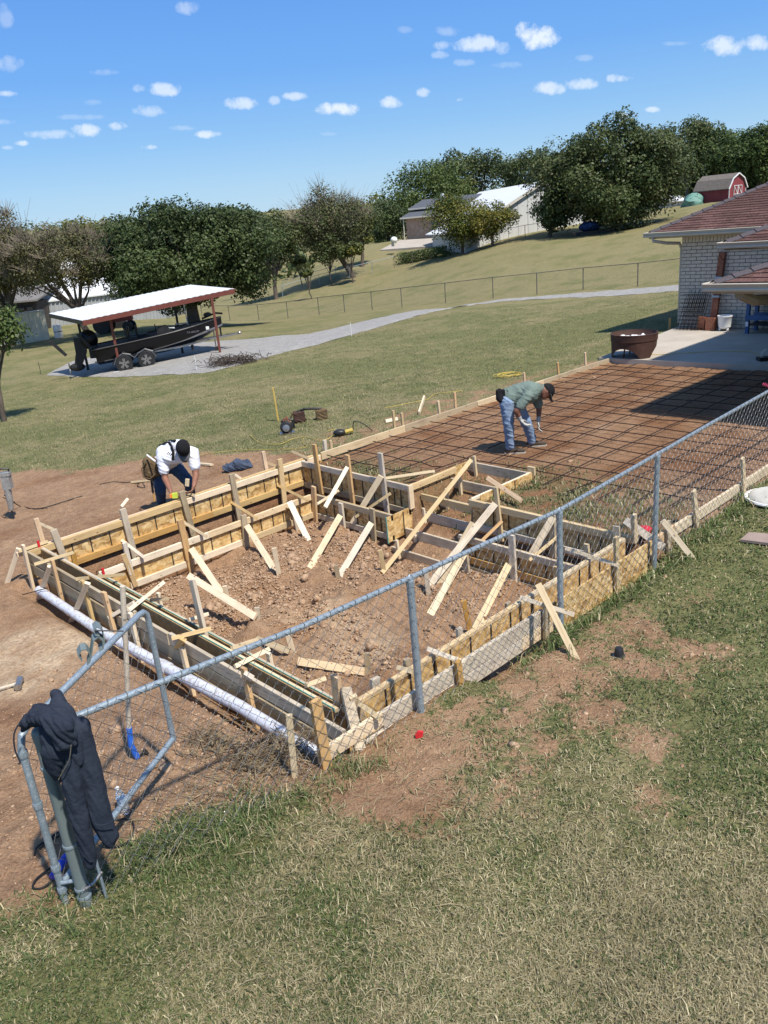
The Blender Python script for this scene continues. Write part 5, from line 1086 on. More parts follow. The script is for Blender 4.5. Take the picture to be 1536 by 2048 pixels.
MB().prism([Pr(-42, 613, 69.6), Pr(75, 602, 69.6), Pr(75, 602, 69.6)+FH*6+Vector((0, 0, .8)), Pr(-42, 613, 69.6)+FH*6+Vector((0, 0, .8))], (0, 0, .12)).build('roof', varied('dull_roof', (.14, .13, .12), (.19, .18, .165), .9, 2, bumpd=0), ds)
# tractor
tz_ = thing('farm_tractor', 'old red tractor parked beyond the carport', 'tractor', at_px(185, 60)); TR = varied('tractor_red', (.30, .045, .03), (.38, .07, .045), .5, 4, bumpd=0)
c = at_px(178, 60)+Vector((0, 0, .0)); RF = Matrix((RH, FH, Z1)).transposed()
def wheel(par, c, r, w, ax, hubm, tyrem=BLACK, nm='wheel'):
    wobj = MB().lathe([(r*.62, -w/2), (r*.95, -w/2), (r, -w*.3), (r, w*.3), (r*.95, w/2), (r*.62, w/2)], c, 20, ax).build(nm, tyrem, par); smooth_by_angle(wobj)
    MB().lathe([(.02, -w*.42), (r*.62, -w*.42), (r*.64, w*.3), (.02, w*.3)], c, 16, ax).build('rim', hubm, wobj); return wobj
wheel(tz_, c+Vector((0, 0, .62))-FH*.5, .62, .3, FH, WHITE); wheel(tz_, c+Vector((0, 0, .62))+FH*.7, .62, .3, FH, WHITE); wheel(tz_, c+RH*1.7+Vector((0, 0, .38))-FH*.4, .36, .18, FH, WHITE); wheel(tz_, c+RH*1.7+Vector((0, 0, .38))+FH*.5, .36, .18, FH, WHITE)
MB().prism([c+RH*.35+Vector((0, 0, .7))-FH*.15, c+RH*2.0+Vector((0, 0, .75))-FH*.15, c+RH*2.0+Vector((0, 0, 1.15))-FH*.15, c+RH*.6+Vector((0, 0, 1.25))-FH*.15], FH*.45).build('bonnet', TR, tz_)
MB().box(c+Vector((0, 0, .8)), (.9, .6, .35), RF).build('axle_housing', TR, tz_); MB().prism([c-RH*.6+Vector((0, 0, 1.15))-FH*.65, c+RH*.3+Vector((0, 0, 1.35))-FH*.65, c+RH*.55+Vector((0, 0, 1.0))-FH*.65, c+RH*.5+Vector((0, 0, 1.1))-FH*.65], FH*.28).build('mudguard', TR, tz_)
MB().tube([c+RH*.5+Vector((0, 0, 1.2)), c+RH*.3+Vector((0, 0, 1.5))], .025, 5).build('steering_column', BLACK, tz_); MB().box(c+Vector((0, 0, 1.15)), (.4, .45, .1), RF).build('seat', BLACK, tz_)
MB().tube([c+RH*1.2+Vector((0, 0, 1.2)), c+RH*1.2+Vector((0, 0, 1.75))], .03, 6).build('exhaust', DARKSTEEL, tz_)
for px, py, l, mt in ((228, 668, 'dark parked implement behind the carport post', BLACK), (262, 655, 'pale barrel standing past the carport', WHITE), (117, 668, 'white barrel against the metal workshop', WHITE)):
    c = Pr(px, py, 62 if px < 200 else 64); c = Z(c, gz(c.x, c.y)); b_ = thing('yard_barrel' if mt is WHITE else 'implement', l, 'barrel' if mt is WHITE else 'machine', c)
    if mt is WHITE: smooth_by_angle(MB().lathe([(.27, 0), (.29, .05), (.29, .85), (.26, .9)], c, 14).build('drum', mt, b_)); MB().lathe([(.295, .42), (.295, .47)], c, 14).build('hoop', DARKSTEEL, b_)
    else:
        MB().prism([c-RH*.9, c+RH*.9, c+RH*.7+Z1*.8, c-RH*.3+Z1*1.1], FH*1.0).build('body', mt, b_); wheel(b_, c-RH*.6-FH*.1+Z1*.2, .22, .12, FH, WHITE)
# wooden power pole and line
# ------------------------------------------------------------------ carport
CPM = varied('carport_red_steel', (.125, .036, .024), (.17, .052, .034), .5, 3, bumpd=0, speck=(.16, .05, .04))
cp = thing('carport', 'open carport with a white sheet roof and rust red steel posts', 'carport', (15, 31.5, -1.35))
a0, a1 = Vector((14.94, 31.5, 0)), Vector((18.5, 29.5, 0))
uc = (a1-a0); uc.z = 0; uc.normalize(); vc = Vector((-uc.y, uc.x, 0)); vc = vc if vc.dot(FH) > 0 else -vc
rL, rR = Pr(164, 641, 34.2), Pr(468, 577, 35.6); zr0, zr1 = rL.z, rR.z
b0, b1 = Pr(98, 627, 38.2), Pr(396, 571, 41.3)
print('CARPORT', rL, rR, b0, b1)
def roofz(p):  # plane through rL, rR, b0
    n_ = (rR-rL).cross(b0-rL); return rL.z-((p.x-rL.x)*n_.x+(p.y-rL.y)*n_.y)/n_.z
b1 = Z(b0+(rR-rL), 0); b1.z = roofz(b1)
# corrugated sheet
N = 96; V = []; F = []
for i in range(N+1):
    s = i/N; dz = .012*(1 if i % 4 in (1, 2) else 0)
    V += [rL.lerp(rR, s)+Vector((0, 0, dz)), b0.lerp(b1, s)+Vector((0, 0, dz))]
for i in range(N): F.append((2*i, 2*i+2, 2*i+3, 2*i+1))
o = meshobj('roof_sheet', V, F, varied('bright_sheet_roof', (.66, .68, .67), (.76, .77, .76), .35, 1.2, bumpd=0), cp); sm = o.modifiers.new('s', 'SOLIDIFY'); sm.thickness = .012
boardobj('fascia', rL-Vector((0, 0, .11)), rR-Vector((0, 0, .11)), .19, .05, Z1, CPM, cp); boardobj('fascia', b0-Vector((0, 0, .11)), b1-Vector((0, 0, .11)), .19, .05, Z1, CPM, cp)
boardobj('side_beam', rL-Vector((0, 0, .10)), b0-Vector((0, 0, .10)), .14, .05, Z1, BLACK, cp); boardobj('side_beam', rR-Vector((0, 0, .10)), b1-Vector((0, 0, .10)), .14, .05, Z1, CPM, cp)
for k in range(1, 4): boardobj('purlin', rL.lerp(b0, k/4)-Vector((0, 0, .07)), rR.lerp(b1, k/4)-Vector((0, 0, .07)), .1, .04, Z1, CPM, cp)
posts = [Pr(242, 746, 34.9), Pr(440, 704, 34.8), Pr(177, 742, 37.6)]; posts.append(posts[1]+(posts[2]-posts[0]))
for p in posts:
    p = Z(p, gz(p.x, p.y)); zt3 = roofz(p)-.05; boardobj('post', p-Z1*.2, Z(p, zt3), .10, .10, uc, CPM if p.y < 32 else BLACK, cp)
# ------------------------------------------------------------------ boat on trailer
GLOSS = varied('gloss_black_hull', (.004, .004, .006), (.007, .007, .009), .28, 2, bumpd=0, spec=.3); SIL = varied('silver_flake', (.20, .20, .21), (.30, .30, .31), .3, 20, metal=.5, bumpd=0); GREYC = varied('boat_carpet', (.05, .05, .055), (.08, .08, .085), .9, 12, bumpd=0)
sB, eB = Pr(200, 735, 36.0), Pr(446, 672, 36.0); sB = Z(sB, gz(sB.x, sB.y)); eB = Z(eB, gz(eB.x, eB.y)); ub = (eB-sB); ub.z = 0; ub.normalize(); vb = Vector((-ub.y, ub.x, 0)); vb = vb if vb.dot(FH) > 0 else -vb
gb_ = (sB.z+eB.z)/2; O = Z(sB, sB.z); slope = (eB.z-sB.z)/((eB-sB).length)
def BP(a, b, c): return O+ub*a+vb*b+Vector((0, 0, c+slope*a))
bo = thing('bass_boat', 'glossy black open fishing boat resting on a trailer under the carport', 'boat', BP(2.5, 0, 0))
st = []; LB = 5.3
for i in range(19):
    s = i/18; a = s*LB; w = 1.12*(1-max(0, (s-.45)/.55)**2.3*.93); zt_ = 1.12+.20*s+.14*s**3; kz = .34+.10*s+max(0, (s-.5)/.5)**2*.62; ch = .54+.10*s+.42*s**2.2
    st.append([(a-.1*(1-s), -w, zt_), (a, -w*.97, zt_-.18), (a, -w*.86, ch+.08), (a, -w*.78, ch), (a, 0, kz), (a, w*.78, ch), (a, w*.86, ch+.08), (a, w*.97, zt_-.18), (a-.1*(1-s), w, zt_)])
V = [BP(*p) for r in st for p in r]; F = []; k = 9
for i in range(18):
    for j in range(8): F.append((i*k+j, i*k+j+1, (i+1)*k+j+1, (i+1)*k+j))
F.append(tuple(range(9)))
smooth_by_angle(meshobj('hull', V, F, GLOSS, bo), 40)
dk = [BP(r[0][0], r[0][1]*.98, r[0][2]-.04) for r in st]+[BP(r[8][0], r[8][1]*.98, r[8][2]-.04) for r in st]
F = [(i, i+1, 19+i+1, 19+i) for i in range(18)]; meshobj('deck', dk, F, GREYC, bo)
for s_ in (-1, 1):
    MB().tube([BP(r[0][0], s_*abs(r[0][1]), r[0][2]-.02) for r in st], .025, 5).build('gunwale', BLACK, bo)
    V = []
    for r in st[1:]: V += [BP(r[1][0], s_*(abs(r[3][1])*1.0+.05), r[3][2]+.10), BP(r[1][0], s_*(abs(r[3][1])*.99+.035), r[3][2]+.02)]
    o = meshobj('side_stripe', V, [(2*i, 2*i+2, 2*i+3, 2*i+1) for i in range(17)], SIL, bo); o.modifiers.new('s', 'SOLIDIFY').thickness = .02
# registration on the bow
def text(body, loc, right, up, size, mat, par, name='lettering', ext=.002):
    c = bpy.data.curves.new(name, 'FONT'); c.body = body; c.size = size; c.extrude = ext; c.align_x = 'CENTER'; c.align_y = 'CENTER'
    t_ = bpy.data.objects.new('t', c); COL.objects.link(t_); me = bpy.data.meshes.new_from_object(t_.evaluated_get(bpy.context.evaluated_depsgraph_get())); bpy.data.objects.remove(t_); me.materials.clear(); me.materials.append(mat)
    R = Matrix((right, up, right.cross(up))).transposed().to_4x4(); R.translation = loc
    return link(bpy.data.objects.new(name, me), par, R)
text('TX 4602 BP', BP(4.0, -1.045, 1.12), (ub-vb*-.22).normalized(), Z1, .105, SIL, bo, 'registration_number')['kind'] = 'stuff'; MB().box(BP(4.62, -.86, 1.16), (.13, .02, .13), Matrix((ub, vb, Z1)).transposed()).build('sticker', WHITE, bo)
for a, b in ((1.55, -.3), (1.95, .2), (1.6, .35)):
    q = MB().box(BP(a, b, 1.22), (.42, .42, .14), Matrix((ub, vb, Z1)).transposed()).build('seat', BLACK, bo); MB().box(BP(a-.22, b, 1.45), (.10, .42, .42), Matrix((ub, vb, Z1)).transposed()).build('backrest', BLACK, q)
MB().prism([BP(2.55, -.75, 1.2), BP(3.25, -.75, 1.25), BP(2.95, -.75, 1.52), BP(2.6, -.75, 1.5)], vb*.6).build('console', BLACK, bo); MB().prism([BP(2.9, -.7, 1.45), BP(3.3, -.7, 1.36), BP(3.3, -.66, 1.40)], vb*.5).build('windscreen', varied('grey_screen', (.4, .42, .43), (.5, .52, .53), .1, 4, bumpd=0), bo)
MB().lathe([(.14, 0), (.16, .02), (.14, .04)], BP(2.5, -.45, 1.5), 14, ub).build('steering_wheel', BLACK, bo)
MB().tube([BP(4.5, -.1, 1.5), BP(5.1, .1, 1.62), BP(5.4, .1, 1.55)], .045, 6).build('trolling_motor', BLACK, bo); MB().ell(BP(4.75, .0, 1.62), (.2, .1, .1)).build('motor_head', BLACK, bo); MB().box(BP(3.6, .2, 1.42), (.5, .12, .05), Matrix((ub, vb, Z1)).transposed()).build('cleat', STEEL, bo)
MB().tube([BP(3.9, .5, 1.2), BP(3.85, .5, 2.35)], .022, 6).build('light_pole', WHITE, bo)
om = MB(); om.ell(BP(-.22, 0, 1.45), (.38, .27, .40), Matrix((ub, vb, Z1)).transposed(), 16, 10); o = om.build('outboard_motor', GLOSS, bo); smooth_by_angle(o, 50)
MB().prism([BP(-.80, -.13, 1.60), BP(-.30, -.13, 1.55), BP(-.38, -.13, .95), BP(-.68, -.13, .45), BP(-.98, -.13, .5), BP(-.82, -.13, 1.0)], vb*.26).build('leg_housing', BLACK, o); MB().ell(BP(-.88, 0, .42), (.32, .15, .17), Matrix((ub, vb, Z1)).transposed()).build('gearcase', BLACK, o)
for k in range(3):
    an = 2.1*k; dv = vb*math.cos(an)+Z1*math.sin(an); MB().ell(BP(-1.18, 0, .42)+dv*.13, (.03, .09, .16), (Matrix((ub, dv.cross(ub), dv)).transposed())).build('propeller_blade', STEEL, o)
MB().prism([BP(-1.75, -.2, 1.62), BP(-1.62, -.2, 1.68), BP(-1.15, -.2, 1.0), BP(-1.25, -.2, .95)], vb*.1).prism([BP(-.62, -.3, 1.75), BP(-.5, -.3, 1.75), BP(.15, -.3, .72), BP(.0, -.3, .66)], vb*.1).build('shallow_anchor', BLACK, bo)
MB().box(BP(-.12, 0, .95), (.3, .8, .5), Matrix((ub, vb, Z1)).transposed()).build('transom', BLACK, bo)
bt_ = thing('boat_trailer', 'black twin axle boat trailer with star rims under the black boat', 'trailer', BP(2.5, 0, 0))
for s_ in (-1, 1):
    MB().tube([BP(-.1, s_*.72, .56), BP(3.3, s_*.72, .58), BP(4.6, s_*.3, .62), BP(5.9, 0, .62)], .055, 4).build('frame_rail', STEEL, bt_)
    MB().tube([BP(.6, s_*1.02, .35), BP(.75, s_*1.02, .62), BP(1.05, s_*1.02, .76), BP(1.35, s_*1.02, .66), BP(1.5, s_*1.02, .5), BP(1.65, s_*1.02, .66), BP(1.95, s_*1.02, .78), BP(2.25, s_*1.02, .64), BP(2.4, s_*1.02, .38)], .045, 6).build('fender', DARKSTEEL, bt_)
    MB().tube([BP(.65, s_*1.07, .37), BP(.78, s_*1.07, .63), BP(1.05, s_*1.07, .76), BP(1.33, s_*1.07, .66), BP(1.5, s_*1.07, .52), BP(1.66, s_*1.07, .66), BP(1.95, s_*1.07, .78), BP(2.22, s_*1.07, .64), BP(2.36, s_*1.07, .40)], .014, 5).build('fender_trim', STEEL, bt_)
    for a in (1.05, 1.95):
        c = BP(a, s_*1.02, .36); w_ = MB().lathe([(.20, -.11), (.33, -.11), (.355, -.07), (.355, .07), (.33, .11), (.20, .11)], c, 24, vb).build('wheel', BLACK, bt_); smooth_by_angle(w_)
        MB().lathe([(.01, -.05), (.21, -.05), (.21, .05), (.01, .05)], c, 16, vb).build('rim', BLACK, w_)
        for k in range(5):
            an = 2*math.pi*k/5+.3; dv = ub*math.cos(an)+Z1*math.sin(an); pv_ = ub*-math.sin(an)+Z1*math.cos(an); f_ = vb*s_*.115
            MB().prism([c+f_-pv_*.03+dv*.02, c+f_-pv_*.055+dv*.2, c+f_-pv_*.01+dv*.21, c+f_+pv_*.0+dv*.06, c+f_+pv_*.01+dv*.21, c+f_+pv_*.055+dv*.2, c+f_+pv_*.03+dv*.02], vb*s_*.012).build('spoke', STEEL, w_)
MB().tube([BP(5.4, 0, .64), BP(6.0, 0, .62)], .05, 4).build('tongue', DARKSTEEL, bt_); MB().ell(BP(6.0, 0, .63), (.08, .07, .07)).build('coupler', STEEL, bt_)
MB().tube([BP(5.2, -.05, 1.15), BP(5.2, -.05, .6)], .04, 5).build('winch_post', DARKSTEEL, bt_); MB().tube([BP(4.9, -.1, .9), BP(4.9, -.1, .14)], .03, 6).build('jack_stand', STEEL, bt_); wheel(bt_, BP(4.95, -.1, .13), .12, .07, vb, STEEL, nm='jack_wheel')
MB().tube([BP(3.9, -.4, .6), BP(3.9, -.4, .3)], .06, 6).build('step_post', BLACK, bt_)
wc = thing('wheel_chock', 'pale block on the gravel by the rear trailer wheel', 'chock', BP(.7, -1.1, 0)); MB().prism([BP(.5, -1.15, .02), BP(.85, -1.15, .02), BP(.8, -1.15, .1), BP(.55, -1.15, .1)], vb*.12).build('block', WHITE, wc)
# hanging string under the carport and brush pile
br = thing('brush_pile', 'low heap of bare grey branches at the gravel edge', 'brush pile', on_ground(465, 728, -1.1)); c = on_ground(468, 729, -1.1); mb = MB()
for k in range(300):
    p = c+RH*RNG.normal(0, .50)+FH*RNG.normal(0, .25)+Z1*RNG.uniform(.02, .30); dv = (RH*RNG.normal(0, 1)+FH*RNG.normal(0, .5)+Z1*RNG.normal(0, .25)).normalized(); L_ = RNG.uniform(.2, .6)
    mb.tube([p-dv*L_*.5, p+Vector((0, 0, RNG.normal(0, .04))), p+dv*L_*.5+Z1*RNG.normal(0, .05)], [.014, .010, .005], 4, False)
o = mb.build('branches', varied('dead_branch', (.06, .045, .035), (.12, .095, .08), .95, 5, bumpd=0), br); o['kind'] = 'stuff'
# ------------------------------------------------------------------ the house at the right
BRICK = varied('pale_brick', (.58, .50, .40), (.76, .67, .56), .85, 7, bumpd=.002, speck=(.30, .26, .23)); MORT = varied('dark_mortar', (.14, .13, .12), (.18, .17, .155), .95, 10, bumpd=.002)
GUT = varied('beige_gutter', (.46, .41, .33), (.50, .45, .37), .5, 2, bumpd=0); SOFF = varied('tan_soffit', (.36, .31, .24), (.40, .35, .27), .7, 2, bumpd=0)
def shinglemat():
    m, nt, b = principled('brown_shingles', (.10, .055, .055), .95, 0, .15); t, rnd = coords(nt, 'Object', True)
    n = ntex(nt, 'n', t, 26, 4, .7); n2 = ntex(nt, 'n', t, 1.5, 2)
    c = ramp(nt, n.outputs['Fac'], [(.3, (.058, .032, .030)), (.5, (.115, .062, .054)), (.7, (.18, .105, .09))]); h = nt.nodes.new('ShaderNodeHueSaturation'); nt.links.new(c, h.inputs['Color']); nt.links.new(M('MULTIPLY_ADD', rnd, .5, .72, nt=nt), h.inputs['Value']); nt.links.new(h.outputs[0], b.inputs['Base Color']); bump(nt, b, n.outputs['Fac'], .004); return m
SHG = shinglemat()
SHH = varied('hip_cap_shingle', (.055, .045, .05), (.10, .085, .09), .95, 20, bumpd=.002)
hs_ = thing('brick_house', 'pale brick house with a brown shingle hip roof at the right edge', 'house', (22.4, 11.1, 0))
xw, yc = 22.4, 11.12
wl_ = MB().box(((xw+34)/2, (yc-3)/2+.0, 1.1), (34-xw, yc+3, 3.0)).build('wall', MORT, hs_)
cz = .0955; z = .01; row = 0; bm = None
brick_me = {}
def brick_at(y0, y1, z0, z1):
    key = (round(y1-y0, 3), round(z1-z0, 3))
    if key not in brick_me:
        d = MB().box((0, 0, 0), (.03, key[0]-.014, key[1]-.016)); brick_me[key] = newmesh('brick', d.V, d.F, BRICK)
    link(bpy.data.objects.new('brick', brick_me[key]), wl_, Matrix.Translation((xw-.012+RNG.normal(0, .0015), (y0+y1)/2, (z0+z1)/2)))
nb = 0
while z+cz < 2.36:
    y = yc-(0 if row % 2 == 0 else .15); 
    if row % 2: brick_at(yc-.15, yc, z, z+cz); nb += 1
    while y > 8.5: brick_at(y-.30, y, z, z+cz); y -= .30; nb += 1
    z += cz; row += 1
y = yc
while y > 8.5: brick_at(y-.1, y, z, z+.22); y -= .1; nb += 1
print('bricks', nb)
def hiproof(label_par, x0, y1, zE, L, D, pitch, nrow, hipn, expo=.14, th=.03, tabs=True, nm='roof'):
    """eave along y at x=x0 running from y1 downwards, and along x at y=y1; hip from the (x0,y1) corner"""
    e = Vector((x0, y1, zE)); run = min(D, L)
    k = math.tan(pitch); cnt = [0]
    up = Vector((math.cos(pitch), 0, math.sin(pitch))); back_mb = MB()
    # deck: slope facing -x, slope facing +y
    deck = MB().prism([e, e+Vector((D, -D, k*D)), Vector((x0+D, y1-L, zE+k*D)), Vector((x0, y1-L, zE))], (0, 0, -.05)).build(nm, SHG, label_par)
    deck2 = MB().prism([e, Vector((x0+24, y1, zE)), Vector((x0+24, y1-D, zE+k*D)), e+Vector((D, -D, k*D))], (0, 0, -.05)).build(nm, SHG, label_par)
    meshes = {}
    for r in range(nrow):
        s = r*expo; x = x0+s*math.cos(pitch); z = zE+s*math.sin(pitch); ytop = y1-s*math.cos(pitch); y = ytop+RNG.uniform(-.2, 0)
        while y > y1-L:
            w = float(RNG.choice([.22, .3, .38, .46])); 
            if y < ytop+.02:
                if (w,) not in meshes:
                    d = MB(); c1, c2 = Vector((0, 0, 0)), up*(expo*1.25)
                    n_ = Vector((-math.sin(pitch), 0, math.cos(pitch)))
                    d.prism([n_*.022, n_*.022+Vector((0, -w+.008, 0)), n_*.003+up*expo*1.3+Vector((0, -w+.008, 0)), n_*.003+up*expo*1.3], -n_*.01); meshes[(w,)] = newmesh('shingle', d.V, d.F, SHG)
                tgt = deck; 
                if cnt[0] < 290: link(bpy.data.objects.new('shingle', meshes[(w,)]), tgt, Matrix.Translation((x, min(y, ytop), z+RNG.uniform(0, .004))))
                else:
                    n_ = Vector((-math.sin(pitch), 0, math.cos(pitch))); o_ = Vector((x, min(y, ytop), z+RNG.uniform(0, .004))); back_mb.prism([o_+n_*.022, o_+n_*.022+Vector((0, -w+.008, 0)), o_+n_*.003+up*expo*1.3+Vector((0, -w+.008, 0)), o_+n_*.003+up*expo*1.3], -n_*.01)
                cnt[0] += 1
            y -= w
    if back_mb.V: o = back_mb.build('shingle_rows', SHG, deck); o['kind'] = 'stuff'
    hd = Vector((1, -1, k)); hd.normalize(); sd = Vector((1, 1, 0)).normalized()
    for i in range(hipn):
        a = e+hd*(i*.30+.02)+Vector((0, 0, .012)); b = a+hd*.36; w = .15
        mbh = MB(); a_ = a+Vector((0, 0, .03)); b_ = b+Vector((0, 0, .008))
        mbh.prism([a_-sd*w-Z1*w*k*.7, a_+Z1*.01, a_+sd*w-Z1*w*k*.7, a_+sd*w-Z1*(w*k*.7+.012), a_-Z1*.004, a_-sd*w-Z1*(w*k*.7+.012)], b_-a_).build('hip_cap', SHH, deck)
    # gutter: an ogee box along the eave
    prof = [(0, 0), (-.11, .0), (-.125, .03), (-.10, .06), (-.13, .12), (-.115, .13), (-.09, .12), (-.09, .02), (-.02, .02), (-.02, .12), (0, .12)]
    g1 = MB().prism([(x0+a-.01, y1+.10, zE-.12+b) for a, b in prof], (0, -L-.1, 0)).build('gutter', GUT, label_par)
    g2_ = MB().prism([(x0-.10, y1-a+.01, zE-.12+b) for a, b in prof], (22, 0, 0)).build('gutter', GUT, label_par)
    MB().box((x0+.35, y1-L/2, zE-.13), (.7, L, .025)).build('soffit', SOFF, label_par); MB().box((x0+11, y1-.35, zE-.133), (22, .7, .025)).build('soffit', SOFF, label_par)
    MB().box((x0+.012, y1-L/2, zE-.08), (.02, L-.02, .17)).build('fascia', SOFF, label_par)
c_ = Px(1298, 466, 21.95); print('main eave', c_)
hiproof(hs_, 21.95, c_.y, c_.z, 14, 5.5, math.radians(24), 26, 16)
MB().tube([(21.95-.06, 11.75, c_.z-.10), (21.95-.06, 11.72, c_.z-.22), (22.1, 11.45, c_.z-.30), (22.40, 11.2, c_.z-.34), (22.48, 11.17, c_.z-.5), (22.48, 11.17, .1)], .045, 8).build('downspout', GUT, hs_)
c2 = Pz(1449, 489, 2.52); print('roof2', c2)
h2_ = thing('side_wing', 'middle shingled hip roof wing with a beige gutter, in front of the brick wall', 'building', (c2.x+1, c2.y-1, 0))
hiproof(h2_, c2.x, c2.y, 2.56, 9, 3, math.radians(22), 10, 9)
MB().box((c2.x+1.0+4, c2.y-5.2, 1.2), (8, 9, 2.4)).build('wall', MORT, h2_)
c3 = Pz(1424, 572, 2.14); print('roof3', c3)
h3_ = thing('porch_roof', 'nearest shingled porch corner with a wide beige gutter at the right edge', 'roof', (c3.x+.8, c3.y-.8, 0))
hiproof(h3_, c3.x, c3.y, 2.18, 8, 3.4, math.radians(20), 12, 10, expo=.16)
MB().box((c3.x+4.0, c3.y-5.6, 1.1), (6.6, 8.8, 2.6)).build('wall', MORT, h3_)
MB().tube([(c3.x+.25, c3.y-.35, 1.98), (c3.x+.6, c3.y-.45, 1.84), (c3.x+1.2, c3.y-.5, 1.78), (c3.x+2.2, c3.y-.5, 1.76)], .09, 8).build('arched_beam', SOFF, h3_)
# rusty beam, mesh panels, pots, bench
RUST = varied('rusty_steel', (.15, .035, .02), (.26, .09, .05), .8, 5, bumpd=.002, speck=(.35, .18, .10))
ib = thing('rusty_column', 'rust red steel column leaning on the pale brick wall', 'steel column', (21.9, 9.9, 0))
p, q = Px(1424, 662, 22.0), Px(1446, 504, 22.33); p.z = 0.0
rm = boardobj('column', p, q, .17, .12, Y1, RUST, ib)
for t_ in (.24+.42, .42, 0.03): boardobj('clamp_band', p.lerp(q, t_), p.lerp(q, t_+.025), .22, .17, Y1, RUST if t_ < .1 else STEEL, ib)
boardobj('foot_block', p+Vector((-.05, .28, .0)), p+Vector((-.05, .26, .36)), .20, .14, Y1, RUST, ib); boardobj('foot_block', p+Vector((-.1, 0, .0)), p+Vector((-.08, 0, .34)), .26, .16, Y1, RUST, ib)
mp_ = thing('leaning_mesh_sheets', 'dark welded wire mesh sheets leaning on the brick wall', 'wire mesh', (21.95, 10.5, 0))
yA, yB_ = Px(1368, 640, 22.1).y, Px(1412, 640, 22.1).y; hM = Px(1385, 582, 22.1).z
for s_ in range(3):
    off = s_*.06; sh = MB()
    for y in np.arange(yB_, yA, .11): sh.tube([(22.0-off-.15, y+off, .01), (22.32-off*.5, y+off, hM-s_*.08)], .007, 4, False)
    for z in np.arange(.05, hM-.05, .11):
        x = 22.0-off-.15+(.32+off*.5)*z/hM; sh.tube([(x, yB_+off, z), (x, yA+off, z)], .007, 4, False)
    o = sh.build('mesh_sheet', IRON, mp_); o['kind'] = 'stuff'
pt_ = thing('white_planter', 'white footed flower pot by the rusty column', 'planter', (21.9, 9.5, 0)); c = Vector((21.95, Px(1449, 660, 21.95).y, 0))
smooth_by_angle(MB().lathe([(.12, .06), (.16, .10), (.185, .36), (.20, .38), (.20, .41), (.17, .41), (.16, .37), (.02, .36)], c, 18).build('pot', WHITE, pt_))
for an in (0, 2.1, 4.2): MB().ell(c+Vector((.12*math.cos(an), .12*math.sin(an), .04)), (.035, .035, .045)).build('foot', WHITE, pt_)
BLUEW = varied('blue_painted_wood', (.035, .085, .20), (.05, .12, .26), .6, 6, bumpd=.002)
wb_ = thing('blue_bench', 'blue painted wooden workbench under the porch by the brick wall', 'workbench', (21.6, 8.4, 0)); yb0 = Px(1494, 665, 21.6).y
for (x, y) in ((21.6, yb0), (22.15, yb0), (21.6, yb0-1.6), (22.15, yb0-1.6)): boardobj('leg', (x, y, 0), (x, y, .86), .09, .09, X1, BLUEW, wb_)
for x in (21.6, 22.15):
    boardobj('rail', (x-.05, yb0+.05, .42), (x-.05, yb0-1.65, .42), .12, .03, Z1, BLUEW, wb_)
    boardobj('rail', (x-.05, yb0+.05, .82), (x-.05, yb0-1.65, .82), .07, .03, Z1, BLUEW, wb_)
boardobj('worktop', (21.87, yb0+.1, .875), (21.87, yb0-1.7, .875), .03, .7, Z1, BLUEW, wb_); boardobj('lower_shelf', (21.87, yb0+.02, .22), (21.87, yb0-1.6, .22), .03, .55, Z1, BLACK, wb_)
MB().box((21.545, yb0, .25), (.006, .07, .12)).build('paper_note', WHITE, wb_)
# fire pit
fp_c = Vector((17.95, 10.05, 0)); RUSTD = varied('dark_rust', (.045, .022, .016), (.085, .04, .028), .75, 5, bumpd=.003)
fpt = thing('fire_pit', 'round rusty steel fire pit on curved legs at the patio corner', 'fire pit', fp_c); 
c = Pz(1240, 690, .35); c = Vector((17.85, 9.99, 0)); R0 = .56
smooth_by_angle(MB().lathe([(.30, .30), (.50, .33), (R0-.01, .40), (R0-.01, .52), (R0, .56), (R0-.03, .565), (R0-.04, .52), (.48, .44), (.02, .42)], c, 32).build('bowl', RUSTD, fpt))
ash = MB(); 
for k in range(16): ash.ell(c+Vector((RNG.normal(0, .16), RNG.normal(0, .16), .46)), (RNG.uniform(.03, .08), RNG.uniform(.03, .08), .03), None, 8, 5)
o = ash.build('ash', WHITE, fpt); o['kind'] = 'stuff'
# skirt with arches
V = []; F = []; n_ = 48
for i in range(n_+1):
    a = 2*math.pi*i/n_; ph = (i % 16)/16; low = .24*max(0, math.sin(math.pi*min(1, max(0, (ph-.14)/.72))))**.6
    V += [c+Vector((R0*.93*math.cos(a), R0*.93*math.sin(a), .005+low)), c+Vector((R0*.96*math.cos(a), R0*.96*math.sin(a), .42))]
for i in range(n_): F.append((2*i, 2*i+2, 2*i+3, 2*i+1))
o = meshobj('arched_skirt', V, F, RUSTD, fpt); o.modifiers.new('s', 'SOLIDIFY').thickness = .008
for an in (.8, 2.9, 5.0): MB().tube([c+Vector((R0*.5*math.cos(an), R0*.5*math.sin(an), .40)), c+Vector((R0*.62*math.cos(an), R0*.62*math.sin(an), .0))], .018, 6).build('leg', RUSTD, fpt)
